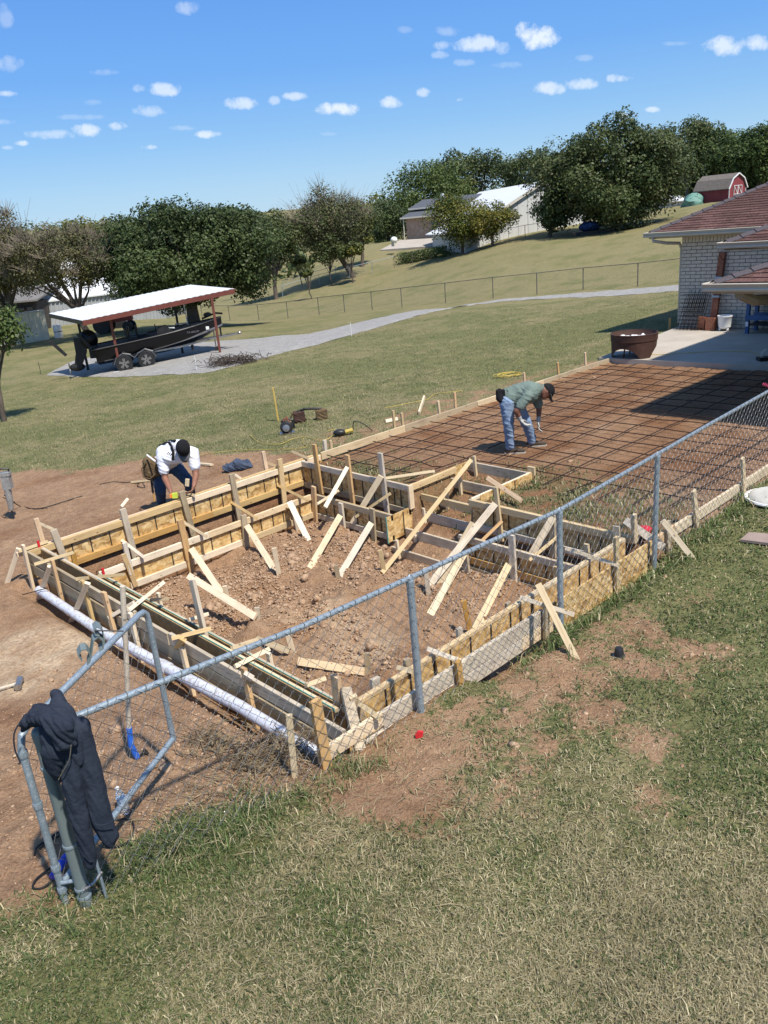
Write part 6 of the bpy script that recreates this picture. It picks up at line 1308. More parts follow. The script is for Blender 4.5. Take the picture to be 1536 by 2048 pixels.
# cord over the patio
def cordobj(name, label, pts, r, mat, cat='cord', par=None):
    out = [];  # catmull
    P_ = [Vector(p) for p in pts]; P_ = [P_[0]]+P_+[P_[-1]]
    for i in range(1, len(P_)-2):
        for k in range(6):
            t = k/6; a, b, c, d = P_[i-1], P_[i], P_[i+1], P_[i+2]
            out.append(.5*((2*b)+(c-a)*t+(2*a-5*b+4*c-d)*t*t+(3*b-a-3*c+d)*t**3))
    out.append(P_[-2]); o = MB().tube(out, r, 6).build(name, mat, par); smooth_by_angle(o, 60)
    if par is None: tag(o, label, cat)
    return o
cordobj('trailing_yellow_cord', 'yellowish extension cord trailing across the shaded patio', [Pz(a, b, .012) for a, b in ((1282,704),(1295,709),(1340,708),(1400,704),(1460,703),(1505,704),(1525,716),(1540,720))], .006, CORDY)
hr = thing('hose_reel', 'small round coil standing on the patio at the right edge', 'coil', Pz(1534, 722, 0)); c = Pz(1536, 722, 0)
cordobj('coil', '', [c+RH*.12*math.cos(a)+Z1*(.13+.12*math.sin(a))+FH*a*.01 for a in np.linspace(0, 12, 30)], .012, TRIM, par=hr); MB().box(c+Z1*.04+FH*.1, (.35, .2, .08), RF).build('base', BLACK, hr)
# ------------------------------------------------------------------ people
SKIN = varied('tanned_skin', (.21, .095, .058), (.28, .13, .082), .55, 14, bumpd=0); SKIND = varied('dark_tanned_skin', (.16, .068, .042), (.22, .098, .062), .55, 14, bumpd=0)
def cloth(name, c1, c2, sc=7, b=.008, speck=None): return varied(name, c1, c2, .9, sc, bumpd=b, spec=.15, which='Object', speck=speck)
TEE_W = cloth('white_tee', (.66, .67, .74), (.78, .79, .84)); TEE_G = cloth('sage_shirt', (.125, .165, .145), (.17, .22, .19)); JEAN_L = cloth('light_jeans', (.14, .20, .30), (.26, .34, .46), 9); JEAN_D = cloth('dark_jeans', (.03, .055, .10), (.06, .10, .17), 9)
CAPB = cloth('black_cap', (.010, .010, .012), (.02, .02, .022)); GREYB = cloth('grey_brim', (.10, .10, .10), (.14, .14, .14)); GLOVE = cloth('work_glove', (.34, .34, .31), (.45, .44, .41), 20); GLOVED = cloth('glove_dark', (.05, .05, .06), (.08, .08, .09)); LEATH = cloth('tool_leather', (.085, .055, .030), (.17, .12, .065), 12); BOOT = cloth('work_boot', (.055, .04, .03), (.10, .075, .055), 10); SOLE = cloth('boot_sole', (.35, .32, .27), (.42, .39, .33)); HAIR = cloth('dark_hair', (.008, .006, .005), (.015, .012, .010))
def organic(mb, name, mat, parent, voxel=.013, it=5, folds=0.0, fs=(9, 16)):
    me = bpy.data.meshes.new(name+'_t'); me.from_pydata(mb.V, [], mb.F); me.update()
    t = bpy.data.objects.new(name+'_t', me); COL.objects.link(t)
    r = t.modifiers.new('r', 'REMESH'); r.mode = 'VOXEL'; r.voxel_size = voxel; s = t.modifiers.new('s', 'SMOOTH'); s.iterations = it; s.factor = .5
    dg = bpy.context.evaluated_depsgraph_get(); ev = t.evaluated_get(dg); m2 = bpy.data.meshes.new_from_object(ev)
    n = len(m2.vertices); co = np.zeros(n*3); m2.vertices.foreach_get('co', co); co = co.reshape(-1, 3)
    if folds:
        nr = np.zeros(n*3); m2.vertices.foreach_get('normal', nr); nr = nr.reshape(-1, 3)
        q = fbm(co[:, 0]*fs[0]+co[:, 2]*fs[1], co[:, 1]*fs[0]-co[:, 2]*fs[1]*.55, 2); q = np.abs(q)*2-.5; co = co+nr*(q*folds)[:, None]
    k = len(m2.polygons); F = [tuple(p.vertices) for p in m2.polygons]
    bpy.data.objects.remove(t); bpy.data.meshes.remove(me)
    return meshobj(name, co, F, mat, parent, smooth=True)
def hand(mb, wrist, dirv, palmn, L=.19, curl=.35, side=1):
    d = Vector(dirv).normalized(); n = Vector(palmn); n = (n-d*n.dot(d)).normalized(); s = d.cross(n)
    R = Matrix((s, n, d)).transposed(); pc = wrist+d*L*.27; mb.ell(pc, (.043, .018, L*.30), R, 12, 8); mb.cap(wrist-d*.01, .026, pc, .026)
    for k, (off, ln) in enumerate(((-.033, .82), (-.011, .97), (.011, .93), (.031, .74))):
        a = wrist+d*L*.50+s*off; b = a+d*L*.22*ln+n*curl*.022; c = b+d*L*.17*ln+n*curl*.05; e = c+d*L*.10*ln+n*curl*.06
        mb.cap(a, .0115, b, .0105).cap(b, .0105, c, .0095).cap(c, .0095, e, .008)
    a = wrist+d*L*.16+s*.036*-side; b = a-s*.028*side+d*.035+n*.012; c = b-s*.008*side+d*.035+n*.014; mb.cap(a, .015, b, .012).cap(b, .012, c, .010)
def head(mb, c, fwd, up, r=.105):
    f = Vector(fwd).normalized(); u = Vector(up); u = (u-f*u.dot(f)).normalized(); s = f.cross(u); R = Matrix((s, f, u)).transposed()
    mb.ell(c, (r*.76, r*.98, r*1.05), R, 18, 12); mb.ell(c+f*r*.35-u*r*.62, (r*.55, r*.55, r*.55), R, 12, 8)      # cranium, jaw
    mb.ell(c+f*r*1.02-u*r*.18, (r*.13, r*.2, r*.24), R, 8, 6)                                                      # nose
    mb.ell(c+f*r*.86+u*r*.12, (r*.5, r*.12, r*.1), R, 10, 6); mb.ell(c+f*r*.88-u*r*.55, (r*.28, r*.1, r*.09), R, 8, 6)   # brow, lips
    for q in (-1, 1): mb.ell(c+s*q*r*.78-u*r*.05-f*r*.05, (r*.09, r*.2, r*.28), R, 8, 6)                              # ears
    return f, u, s, R
# --- worker on the slab
p2 = thing('person', 'man in a sage green shirt and light jeans bending over the rebar with gloved hands', 'person', Z(Pd(1040, 898, 12.6), -.11))
D0 = 12.55
hipN, kneeN, ankN = Pd(1014, 806, D0-.08), Pd(1017, 850, D0-.12), Pd(1020, 890, D0-.06)
hipF, kneeF, ankF = Pd(1032, 806, D0+.15), Pd(1054, 848, D0+.15), Pd(1063, 879, D0+.22)
ankN.z = max(ankN.z, -.02); pel = Pd(1019, 794, D0+.03); belly = Pd(1037, 789, D0+.02); chest = Pd(1057, 784, D0); neck = Pd(1078, 777, D0); hd = Pd(1093, 783, D0-.02)
shN, shF = Pd(1056, 792, D0-.22), Pd(1073, 788, D0+.20); elN, elF = Pd(1033, 822, D0-.26), Pd(1078, 818, D0+.24); wrN, wrF = Pd(1040, 838, D0-.24), Pd(1077, 841, D0+.16)
hf = (Pd(1102, 800, D0-.03)-hd).normalized(); hu = (Pd(1104, 776, D0)-hd).normalized()
mb = MB(); f_, u_, s_, R_ = head(mb, hd, hf, hu); mb.cap(neck-(neck-chest)*.3, .075, hd, .062); mb.cap(pel, .14, belly, .15).cap(belly, .15, chest, .15).cap(chest, .14, neck, .09)
for a, b, c in ((shN, elN, wrN), (shF, elF, wrF)): mb.cap(chest.lerp(a, .4), .09, a, .068).cap(a, .06, b, .050).cap(b, .050, c, .032)
for a, b, c in ((hipN, kneeN, ankN), (hipF, kneeF, ankF)): mb.cap(pel, .11, a, .10).cap(a, .10, b, .065).cap(b, .062, c, .042)
organic(mb, 'body', SKIND, p2)
mb = MB(); mb.cap(pel+Z1*.01, .158, belly, .180).cap(belly, .180, chest, .185).cap(chest, .175, neck-(neck-chest)*.25, .115)
mb.ell(belly-Z1*.05, (.17, .18, .17)); mb.cap(chest+FH*.1, .15, chest-FH*.1, .15).cap(pel+FH*.07, .13, pel-FH*.07, .13)
for a, b in ((shN, elN), (shF, elF)): mb.cap(chest.lerp(a, .4), .12, a, .088).cap(a, .088, a.lerp(b, .66), .082)
organic(mb, 'shirt', TEE_G, p2, folds=.010)
mb = MB(); cl = neck.lerp(hd, .25); mb.lathe([(.082, -.02), (.095, .0), (.082, .025)], cl, 16, (hd-neck).normalized()); organic(mb, 'collar', TEE_G, p2, .01, 2)
mb = MB(); mb.cap(pel-Z1*.03, .150, hipN, .122).cap(pel-Z1*.03, .150, hipF, .122)
for a, b, c in ((hipN, kneeN, ankN), (hipF, kneeF, ankF)): mb.cap(a, .120, b, .090).cap(b, .088, c+Z1*.02, .078).cap(c+Z1*.04, .080, c-Z1*.03, .074)
organic(mb, 'jeans', JEAN_L, p2, folds=.012)
def boot(par, ank, toe):
    g = -.112; a = Vector((ank.x, ank.y, g+.05)); d = (toe-a); d.z = 0; d.normalize(); m_ = MB(); m_.cap(a-d*.04, .05, a+d*.12, .044).cap(a+d*.12, .044, a+d*.21+Z1*-.01, .034).cap(a, .052, a+Z1*.09, .05)
    o = organic(m_, 'boot', BOOT, par, .010, 3); s = d.cross(Z1)
    MB().prism([a-d*.09-s*.03+Z1*-.055, a-d*.09+s*.03+Z1*-.055, a+d*.1+s*.05+Z1*-.055, a+d*.22+s*.035+Z1*-.055, a+d*.25+Z1*-.055, a+d*.22-s*.035+Z1*-.055, a+d*.1-s*.05+Z1*-.055], (0, 0, .025)).build('sole', SOLE, o)
boot(p2, ankN, Pd(1045, 908, D0-.1)); boot(p2, ankF, Pd(1090, 893, D0+.2))
for w, e, a, b in ((wrN, elN, Pd(1053, 852, D0-.26), 1), (wrF, elF, Pd(1076, 866, D0+.13), -1)):
    mb = MB(); mb.cap(w-(w-e).normalized()*.05, .037, w, .034); hand(mb, w, a-w, RH-FH*.3, .20, .5, b); organic(mb, 'glove', GLOVE, p2, .0065, 2)
    d = (a-w).normalized(); 
def cap_on(par, c, f, u, s, R, r, mat, brimm, back=False):
    m_ = MB(); m_.ell(c+u*r*.22-f*r*.02, (r*.90, r*1.08, r*1.02), R, 18, 12); me = [v for v in m_.V]
    keep = [tuple(Vector(v)) if (Vector(v)-c).dot(u) > r*.05 else tuple(Vector(v)-u*((Vector(v)-c).dot(u)-r*.05)) for v in me]; m_.V = keep
    o = smooth_by_angle(m_.build('cap', mat, par), 60)
    d = -f if back else f; V = []; n = 13
    for i in range(n):
        an = math.pi*(i/(n-1)-.5)*.9; V += [c+d*math.cos(an)*r*1.0+s*math.sin(an)*r*.86+u*r*.18, c+d*(math.cos(an)*r*1.75+.01)+s*math.sin(an)*r*.85+u*r*(.02+.1*(1-math.cos(an)))]
    b_ = meshobj('brim', V, [(2*i, 2*i+2, 2*i+3, 2*i+1) for i in range(n-1)], brimm, o, smooth=True); b_.modifiers.new('s', 'SOLIDIFY').thickness = .005
    return o
cap_on(p2, hd, f_, u_, s_, R_, .112, CAPB, GREYB)
mb = MB().box(Pd(1001, 790, D0-.05), (.14, .10, .17), Matrix((RH, FH, Z1)).transposed()); mb.cap(Pd(1001, 800, D0-.1), .05, Pd(999, 782, D0-.05), .045); organic(mb, 'tool_pouch', CAPB, p2, .012, 4)
MB().lathe([(.168, -.02), (.168, .02)], pel-Z1*.01, 20, (belly-pel).normalized()).build('belt', CAPB, p2)
# --- worker at the back wall
p1 = thing('person', 'man in a white t shirt with black suspenders leaning over the back form wall', 'person', Z(Pd(335, 1000, 12.1), -.42))
D1 = 11.95; hd = Pd(367, 896, 11.55); neck = Pd(357, 893, 11.72); chest = Pd(347, 905, 11.82); belly = Pd(338, 915, 12.0); pel = Pd(330, 925, 12.15)
hipN, hipF = Pd(316, 940, 12.12), Pd(350, 932, 12.18); kneeN, kneeF = Pd(321, 982, 12.02), Pd(379, 966, 11.98); ankN, ankF = Pd(329, 1036, 12.15), Pd(385, 1012, 12.25)
for a in (ankN, ankF): a.z = gz(a.x, a.y)+.08
shN, shF = Pd(325, 914, 11.72), Pd(386, 906, 11.74); elN, elF = Pd(330, 956, 11.66), Pd(392, 948, 11.64); wrN, wrF = Pd(341, 982, 11.42), Pd(388, 971, 11.42)
hf = (Pd(371, 925, 11.48)-hd).normalized(); hu = (Pd(372, 880, 11.35)-hd); 
mb = MB(); f_, u_, s_, R_ = head(mb, hd, hf, -FH+Z1*.35, .108); mb.cap(neck, .075, hd, .065); mb.cap(pel, .14, belly, .14).cap(belly, .14, chest, .15).cap(chest, .14, neck, .09)
for a, b, c in ((shN, elN, wrN), (shF, elF, wrF)): mb.cap(chest.lerp(a, .4), .09, a, .068).cap(a, .064, b, .052).cap(b, .052, c, .033)
for w, tgt, sd_ in ((wrN, Pd(346, 995, 11.36), 1), (wrF, Pd(384, 983, 11.36), -1)): hand(mb, w, tgt-w, -FH*.3-Z1*.2+RH*.6*sd_, .17, .9, sd_)
for a, b, c in ((hipN, kneeN, ankN), (hipF, kneeF, ankF)): mb.cap(pel, .11, a, .10).cap(a, .10, b, .065).cap(b, .062, c, .042)
organic(mb, 'body', SKIN, p1, .010, 4)
mb = MB(); mb.cap(pel, .150, belly, .17).cap(belly, .17, chest, .19).cap(chest, .18, neck, .115).cap(chest-RH*.12, .15, chest+RH*.12, .15).cap(pel-RH*.06, .13, pel+RH*.06, .13)
mb.cap(shN.lerp(shF, .2), .13, shN.lerp(shF, .8), .13)
for a, b in ((shN, elN), (shF, elF)): mb.cap(chest.lerp(a, .5), .13, a, .095).cap(a, .095, a.lerp(b, .62), .086)
shirt = organic(mb, 't_shirt', TEE_W, p1, folds=.010)
mb = MB(); mb.cap(pel-Z1*.05, .148, hipN, .120).cap(pel-Z1*.05, .148, hipF, .120)
for a, b, c in ((hipN, kneeN, ankN), (hipF, kneeF, ankF)): mb.cap(a, .118, b, .090).cap(b, .088, c+Z1*.02, .072)
organic(mb, 'jeans', JEAN_D, p1, folds=.010)
for a in (ankN, ankF):
    m_ = MB(); d = -FH; m_.cap(a-Z1*.03, .05, a-Z1*.04+d*.16, .04); organic(m_, 'boot', BOOT, p1, .012, 3)
o = cap_on(p1, hd, f_, u_, s_, R_, .118, CAPB, GREYB)
# suspenders follow the back of the shirt
from mathutils.bvhtree import BVHTree
def drape(o, pts, w, name, mat, par, lift=.008, side=None, thick=.004):
    me = o.data; mwv = MW[o.name]; bv = BVHTree.FromPolygons([mwv @ v.co for v in me.vertices], [tuple(p.vertices) for p in me.polygons]); V = []
    n = len(pts); P2 = []
    for i in range(n):
        q = pts[i]; d = Vector(ray(*q)).normalized(); hit = bv.ray_cast(Vector((0, 0, HCAM)), d)
        if hit[0] is None: hit = bv.find_nearest(Vector((0, 0, HCAM))+d*(P2[-1][0].length if P2 else 12.6)) if False else bv.find_nearest((P2[-1][0] if P2 else Pd(*q, 11.9)))
        P2.append((hit[0], hit[1]))
    for i, (p, nr) in enumerate(P2):
        t_ = (P2[min(i+1, n-1)][0]-P2[max(i-1, 0)][0]).normalized(); s = t_.cross(nr).normalized() if t_.cross(nr).length > 1e-4 else RH; V += [p+nr*lift-s*w/2, p+nr*lift+s*w/2]
    b_ = meshobj(name, V, [(2*i, 2*i+2, 2*i+3, 2*i+1) for i in range(n-1)], mat, par, smooth=True); b_.modifiers.new('s', 'SOLIDIFY').thickness = thick; return b_
def pl(*q, n=9):
    out = []
    for (a, b), (c, d) in zip(q[:-1], q[1:]):
        for k in range(n): out.append((a+(c-a)*k/n, b+(d-b)*k/n))
    return out+[q[-1]]
drape(shirt, pl((308, 916), (308, 905), (314, 894), (325, 888), (338, 885), (343, 890), (347, 904), (346, 920)), .042, 'suspender', CAPB, p1); drape(shirt, pl((336, 877), (338, 881), (352, 883)), .042, 'suspender', CAPB, p1); [drape(shirt, pl((334+k*3.2, 909+k*1.2), (338+k*3.2, 904+k*1.2), n=3), .010, 'shirt_stripe', CAPB, p1, lift=.004, thick=.002) for k in range(3)]
bag = Pd(298, 936, 12.0); mb = MB(); mb.cap(bag+Z1*.10, .085, bag-Z1*.10, .10).cap(bag+RH*.08+Z1*.1, .07, bag+RH*.10-Z1*.08, .075); tb = organic(mb, 'tool_belt', LEATH, p1, .012, 3, folds=.008)
MB().tube([Pd(292, 925, 11.9), Pd(283, 938, 11.9), Pd(288, 955, 11.85), Pd(300, 958, 11.8), Pd(311, 948, 11.8)], .012, 6).build('strap_loop', LEATH, tb); MB().tube([Pd(294, 910, 11.9), Pd(311, 923, 11.75)], .014, 6).build('belt_tape', WHITE, tb)
MB().tube([Pd(303, 958, 11.9), Pd(309, 1003, 11.85)], .014, 6).build('hammer_handle', PINE_O, tb); MB().tube([Pd(302, 955, 11.88), Pd(306, 985, 11.86)], .018, 6).build('grip', CAPB, tb)
tp = thing('tape_measure', 'yellow and orange tape measure held on top of the back form wall', 'tape measure', Pd(350, 992, 11.32)); c = Pd(350, 991, 11.30)
MB().box(c, (.08, .045, .075), Matrix((RH, FH, Z1)).transposed()).build('case', varied('lime_plastic', (.50, .62, .06), (.58, .68, .1), .4, 9, bumpd=0), tp); MB().box(c-RH*.055, (.035, .05, .05), Matrix((RH, FH, Z1)).transposed()).build('end_cap', varied('orange_plastic', (.8, .22, .04), (.85, .28, .05), .4, 9, bumpd=0), tp)
sp_ = boardobj('wood_scrap', Pd(375, 958, 11.6), Pd(374, 972, 11.6), .06, .03, RH, PINE_P); tag(sp_, 'pale wood scrap held between the man and the back form wall', 'wood scrap')
# ------------------------------------------------------------------ jacket on the gate post
NAVY = cloth('navy_fleece', (.018, .024, .038), (.032, .040, .058), 6, .012)
jk = thing('hooded_jacket', 'dark navy hooded sweatshirt hung over the gate post', 'jacket', (1.05, 3.95, .3))
JD = 3.60
def J(px, py, d=0): return Pd(px, py, JD+d)
mb = MB()
for a, ra, b, rb in ((J(78,1425,.02), .055, J(120,1440,.04), .08), (J(120,1440,.04), .08, J(140,1470,.0), .085), (J(112,1392,.12), .035, J(128,1430,.06), .06), (J(108,1450,-.02), .07, J(112,1500,-.05), .075),
 (J(112,1500,-.05), .075, J(110,1535,-.05), .050), (J(110,1535,-.05), .05, J(116,1560,-.05), .018), (J(66,1438,.0), .045, J(40,1450,.0), .020), (J(140,1470,0), .08, J(150,1520,-.02), .06), (J(60,1440,.03), .035, J(44,1462,.02), .018)): mb.cap(a, ra, b, rb)
organic(mb, 'fleece', NAVY, jk, .009, 5, folds=.016, fs=(13, 4))
mb = MB(); mb.cap(J(158,1455,.03), .062, J(178,1540,.02), .066).cap(J(178,1540,.02), .066, J(200,1630,.0), .062).cap(J(200,1630,.0), .062, J(219,1672,-.01), .050).cap(J(219,1672,-.01), .05, J(221,1684,-.01), .036); organic(mb, 'sleeve', NAVY, jk, .009, 4, folds=.012, fs=(15, 3.5))
mb = MB(); mb.cap(J(142,1490,-.02), .060, J(146,1570,-.05), .058).cap(J(146,1570,-.05), .058, J(163,1650,-.05), .052).cap(J(163,1650,-.05), .052, J(180,1712,-.05), .040).cap(J(180,1712,-.05), .038, J(184,1728,-.05), .032); organic(mb, 'sleeve', NAVY, jk, .009, 4, folds=.012, fs=(15, 3.5))
hood = MB(); hood.cap(J(88,1432,-.08), .045, J(128,1452,-.10), .055).cap(J(128,1452,-.10), .055, J(142,1484,-.09), .035).cap(J(66,1436,-.06), .035, J(88,1432,-.08), .045).cap(J(96,1440,-.10), .035, J(125,1492,-.12), .03); organic(hood, 'hood', NAVY, jk, .008, 3, folds=.014, fs=(18, 9))
cordobj('drawstring', '', [J(36,1450,-.04), J(28,1470,-.05), J(30,1500,-.05), J(40,1524,-.05), J(36,1528,-.05)], .004, NAVY, par=jk)
cordobj('zip', '', [J(142,1490,-.13), J(138,1520,-.13), J(122,1550,-.12), J(117,1560,-.12)], .003, STEEL, par=jk)
for a, b in ((J(188,1648,-.09), J(226,1640,-.08)), (J(168,1710,-.10), J(186,1722,-.09))): cordobj('cuff_seam', '', [a, a.lerp(b, .5)-Z1*.02, b], .003, NAVY, par=jk)
# ------------------------------------------------------------------ small things
def rock_pos(px, py, z=-.3, dz=0): p = on_ground(px, py, z); p.z = gz(p.x, p.y)+dz; return p
jg = thing('rolled_jacket', 'dark blue jacket dropped on the dirt behind the back form wall', 'jacket', rock_pos(476, 940)); c = rock_pos(476, 940)
mb = MB(); mb.cap(c-RH*.18+Z1*.06, .08, c+RH*.12+Z1*.08, .09).cap(c+Z1*.12, .09, c+RH*.22+Z1*.05, .06).cap(c-RH*.1+FH*.1+Z1*.05, .08, c+RH*.15+FH*.12+Z1*.08, .08); organic(mb, 'cloth', cloth('slate_blue_cloth', (.035, .05, .085), (.075, .095, .14), 8), jg, .013, 3, folds=.03)
# demolition hammer at the left
dh = thing('demolition_hammer', 'grey electric breaker standing on its chisel at the left edge', 'breaker', rock_pos(27, 1038)); g = rock_pos(27, 1038); rho = math.hypot(g.x, g.y); GREYP = varied('grey_casing', (.26, .26, .25), (.36, .36, .34), .45, 9, bumpd=0, speck=(.12, .11, .10))
A_ = lambda px, py: Pr(px, py, rho)
MB().tube([A_(27, 1038), A_(23, 1018)], [.008, .016], 8).build('chisel', DARKSTEEL, dh); smooth_by_angle(MB().lathe([(.035, 0), (.045, .03), (.04, .07), (.05, .12), (.045, .17)], A_(23, 1020), 14, (A_(17, 985)-A_(23, 1020)).normalized()).build('nose_cone', GREYP, dh))
d = (A_(8, 940)-A_(17, 985)).normalized(); R_ = Matrix((RH, d.cross(RH).normalized(), d)).transposed(); smooth_by_angle(MB().box(A_(14, 965), (.14, .12, .22), R_).build('housing', GREYP, dh), 20)
smooth_by_angle(MB().tube([A_(15, 978), A_(20, 1004), A_(22, 1016)], [.06, .052, .042], 14).build('gear_housing', GREYP, dh), 40); MB().box(A_(10, 948), (.17, .13, .06), R_).build('motor_cover', GREYP, dh); MB().tube([A_(-2, 938), A_(16, 937), A_(20, 950)], .017, 8).build('handle', BLACK, dh)
cordobj('power_cord', '', [A_(8, 990), rock_pos(40, 1012, dz=.01), rock_pos(75, 1020, dz=.01), rock_pos(110, 1012, dz=.01), rock_pos(145, 1000, dz=.01), rock_pos(165, 994, dz=.01)], .009, CORDB, par=dh)
cordobj('power_cord', '', [A_(6, 995), rock_pos(30, 1005, dz=.01), rock_pos(60, 1017, dz=.01), rock_pos(95, 1018, dz=.01)], .007, CORDB, par=dh)
cordobj('power_cord', '', [rock_pos(-8, 1018, dz=.01), rock_pos(5, 1034, dz=.01), rock_pos(20, 1037, dz=.01)], .007, CORDB, par=dh)
cordobj('extension_cable', 'thin black cord looping on the dirt behind the leaning man', [rock_pos(*a, dz=.012) for a in ((200,970),(225,966),(255,966),(280,964),(275,974),(290,976),(285,964),(305,962))], .007, CORDB)
# sledge hammer
sg = thing('sledge_hammer', 'steel headed sledge hammer lying on the dirt at the left edge', 'hammer', rock_pos(47, 1378)); a, b = rock_pos(-40, 1392, dz=.03), rock_pos(40, 1375, dz=.05)
MB().tube([a, b], .016, 8).build('handle', PINE_G, sg); sd = (b-a).cross(Z1).normalized(); smooth_by_angle(MB().lathe([(.034, -.085), (.038, -.07), (.030, -.03), (.030, .03), (.038, .07), (.034, .085)], b+Z1*.0, 8, sd).build('head', STEEL, sg), 30)
# mattock / rammer with blue taped handle leaning on the gate mesh
sh_ = thing('long_handled_tool', 'long wooden handled tool with blue tape standing by the open gate', 'tool', rock_pos(262, 1525)); g = rock_pos(262, 1522); rho = math.hypot(g.x, g.y)
smooth_by_angle(MB().tube([Pr(245, 1172, rho-.0), Pr(252, 1300, rho), Pr(258, 1455, rho)], [.020, .019, .018], 10).build('wooden_handle', PINE_G, sh_)); smooth_by_angle(MB().tube([Pr(258, 1455, rho), Pr(262, 1490, rho), Pr(275, 1515, rho)], .022, 10).build('blue_tape', varied('blue_tape', (.02, .12, .55), (.03, .17, .65), .4, 20, bumpd=0), sh_))
MB().prism([Pr(272, 1520, rho), Pr(288, 1500, rho), Pr(300, 1515, rho), Pr(282, 1545, rho), Pr(258, 1580, rho-.03), Pr(250, 1570, rho-.03)], FH*.03).build('blade', DARKSTEEL, sh_)
# bottle
bp = rock_pos(252, 1622); bt2 = thing('water_bottle', 'clear plastic water bottle with a blue label behind the open gate', 'bottle', bp); PET = bpy.data.materials.new('clear_plastic'); PET.use_nodes = True; pb_ = PET.node_tree.nodes['Principled BSDF']; pb_.inputs['Base Color'].default_value = (.9, .94, .97, 1); pb_.inputs['Transmission Weight'].default_value = .75; pb_.inputs['Roughness'].default_value = .12; pb_.inputs['IOR'].default_value = 1.33
ax = (Pd(242, 1565, 1)-Pd(254, 1622, 1)).normalized(); ax = (Z1*.93-RH*.1).normalized()
smooth_by_angle(MB().lathe([(.024, 0), (.031, .01), (.032, .03), (.029, .05), (.032, .07), (.0315, .14), (.028, .16), (.016, .185), (.013, .195), (.013, .20)], bp, 18, ax).build('bottle_body', PET, bt2), 50)
smooth_by_angle(MB().lathe([(.0325, .085), (.0325, .13)], bp, 18, ax).build('label', varied('bottle_label', (.12, .35, .60), (.65, .75, .80), .4, 40, bumpd=0), bt2)); smooth_by_angle(MB().lathe([(.0145, .20), (.0145, .215), (.010, .217)], bp, 12, ax).build('bottle_cap', WHITE, bt2))
# blue grip tool and black cords by the post
q = rock_pos(122, 1755, .05); bh = thing('blue_handled_tool', 'blue handled tool with black cord lying behind the gate post', 'tool', q); BLUEP = varied('blue_plastic', (.01, .04, .45), (.02, .07, .6), .35, 9, bumpd=0)
smooth_by_angle(MB().tube([rock_pos(108, 1768, .05, .04), rock_pos(125, 1750, .05, .06), rock_pos(138, 1730, .05, .07)], [.022, .028, .024], 10).build('grip', BLUEP, bh)); smooth_by_angle(MB().tube([rock_pos(138, 1730, .05, .06), rock_pos(146, 1715, .05, .08)], .02, 8).build('neck', BLUEP, bh))
cordobj('cord', '', [rock_pos(105, 1772, .05, .03), rock_pos(85, 1782, .05, .01), rock_pos(68, 1782, .05, .01), rock_pos(75, 1768, .05, .02), rock_pos(100, 1746, .05, .03), rock_pos(122, 1730, .05, .03)], .0065, CORDB, par=bh)
cordobj('extension_cable', 'black cord loops on the dirt left of the gate post', [rock_pos(*a, .05, .02) for a in ((70,1715),(74,1700),(86,1690),(104,1685),(120,1680),(118,1672),(100,1684),(80,1700))], .0065, CORDB)
cordobj('extension_cable', 'black cord lying under the bottom tube of the gate', [rock_pos(*a, .05, .015) for a in ((205,1650),(235,1640),(262,1642),(268,1665),(255,1690),(225,1700),(200,1696))], .006, CORDB)
# cap / float on lawn
q = rock_pos(1238, 1312, -.3); bk_ = thing('black_cup', 'small black plastic cup upside down on the near lawn', 'cup', q)
smooth_by_angle(MB().lathe([(.050, .0), (.048, .012), (.044, .013), (.034, .075), (.030, .08), (.012, .083)], q, 20).build('cup', BLACK, bk_)); smooth_by_angle(MB().lathe([(.054, .0), (.054, .008), (.046, .009)], q-Z1*.002, 20).build('clear_rim', STEEL, bk_))
q = rock_pos(840, 1478, -.2, .01); rp_ = tag(MB().prism([q-RH*.03, q+RH*.02-Z1*.0, q+RH*.03+Z1*.05, q-RH*.01+Z1*.06, q-RH*.035+Z1*.03], FH*.02).build('red_scrap', RED), 'small red plastic scrap on the bare dirt in front of the fence', 'scrap')
q = Py(1288, 1065, 4.5); q = Vector((q.x, 4.62, -.05)); rc = thing('red_bucket', 'red plastic lid by the fence post at the pit corner', 'bucket', q); smooth_by_angle(MB().lathe([(.07, -.05), (.085, .02), (.09, .03), (.07, .035), (.02, .035)], Pz(1288, 1061, .0), 16).build('bucket', RED, rc))
for a, b, c_, l in ((-.0, 0, (78, 1098-12), ''),): pass
for px, py, pl_, v, l in ((77, 1088, 'x', 3.22, 'red plastic wedge at the far end of the left forms'), (206, 1143, 'x', 3.62, 'red plastic wedge by the lower back form wall')):
    q = Px(px, py, v); tag(MB().box(q, (.03, .02, .09)).build('red_wedge', RED), l, 'wedge')
q = [rock_pos(*a, -.25, .02) for a in ((1480, 1086), (1497, 1070), (1600, 1080), (1590, 1100))]; pv2 = tag(MB().prism(q, (0, 0, .03)).build('paving_board', varied('pinkish_board', (.26, .19, .16), (.33, .25, .21), .85, 7, bumpd=.002)), 'flat pinkish brown board lying on the lawn at the right edge', 'board')
c = rock_pos(1548, 1000, -.2, .06); td = thing('plastic_tub_cover', 'grimy white plastic lid lying on the grass at the right edge', 'lid', c)
mb = MB().ell(c, (.34, .30, .075), None, 28, 10); GRIME = varied('grimy_white', (.40, .38, .33), (.62, .60, .54), .6, 4, bumpd=.002); smooth_by_angle(mb.build('lid', GRIME, td)); MB().lathe([(.345, -.03), (.36, -.01), (.35, .01)], c-Z1*.01, 28).build('rim', WHITE, td)
q = Pz(1526, 771, .2); q = Px(1527, 770, 10.4); fl_ = thing('pink_flagging', 'pink flagging ribbon tied at the fence rail near the right edge', 'ribbon', q)
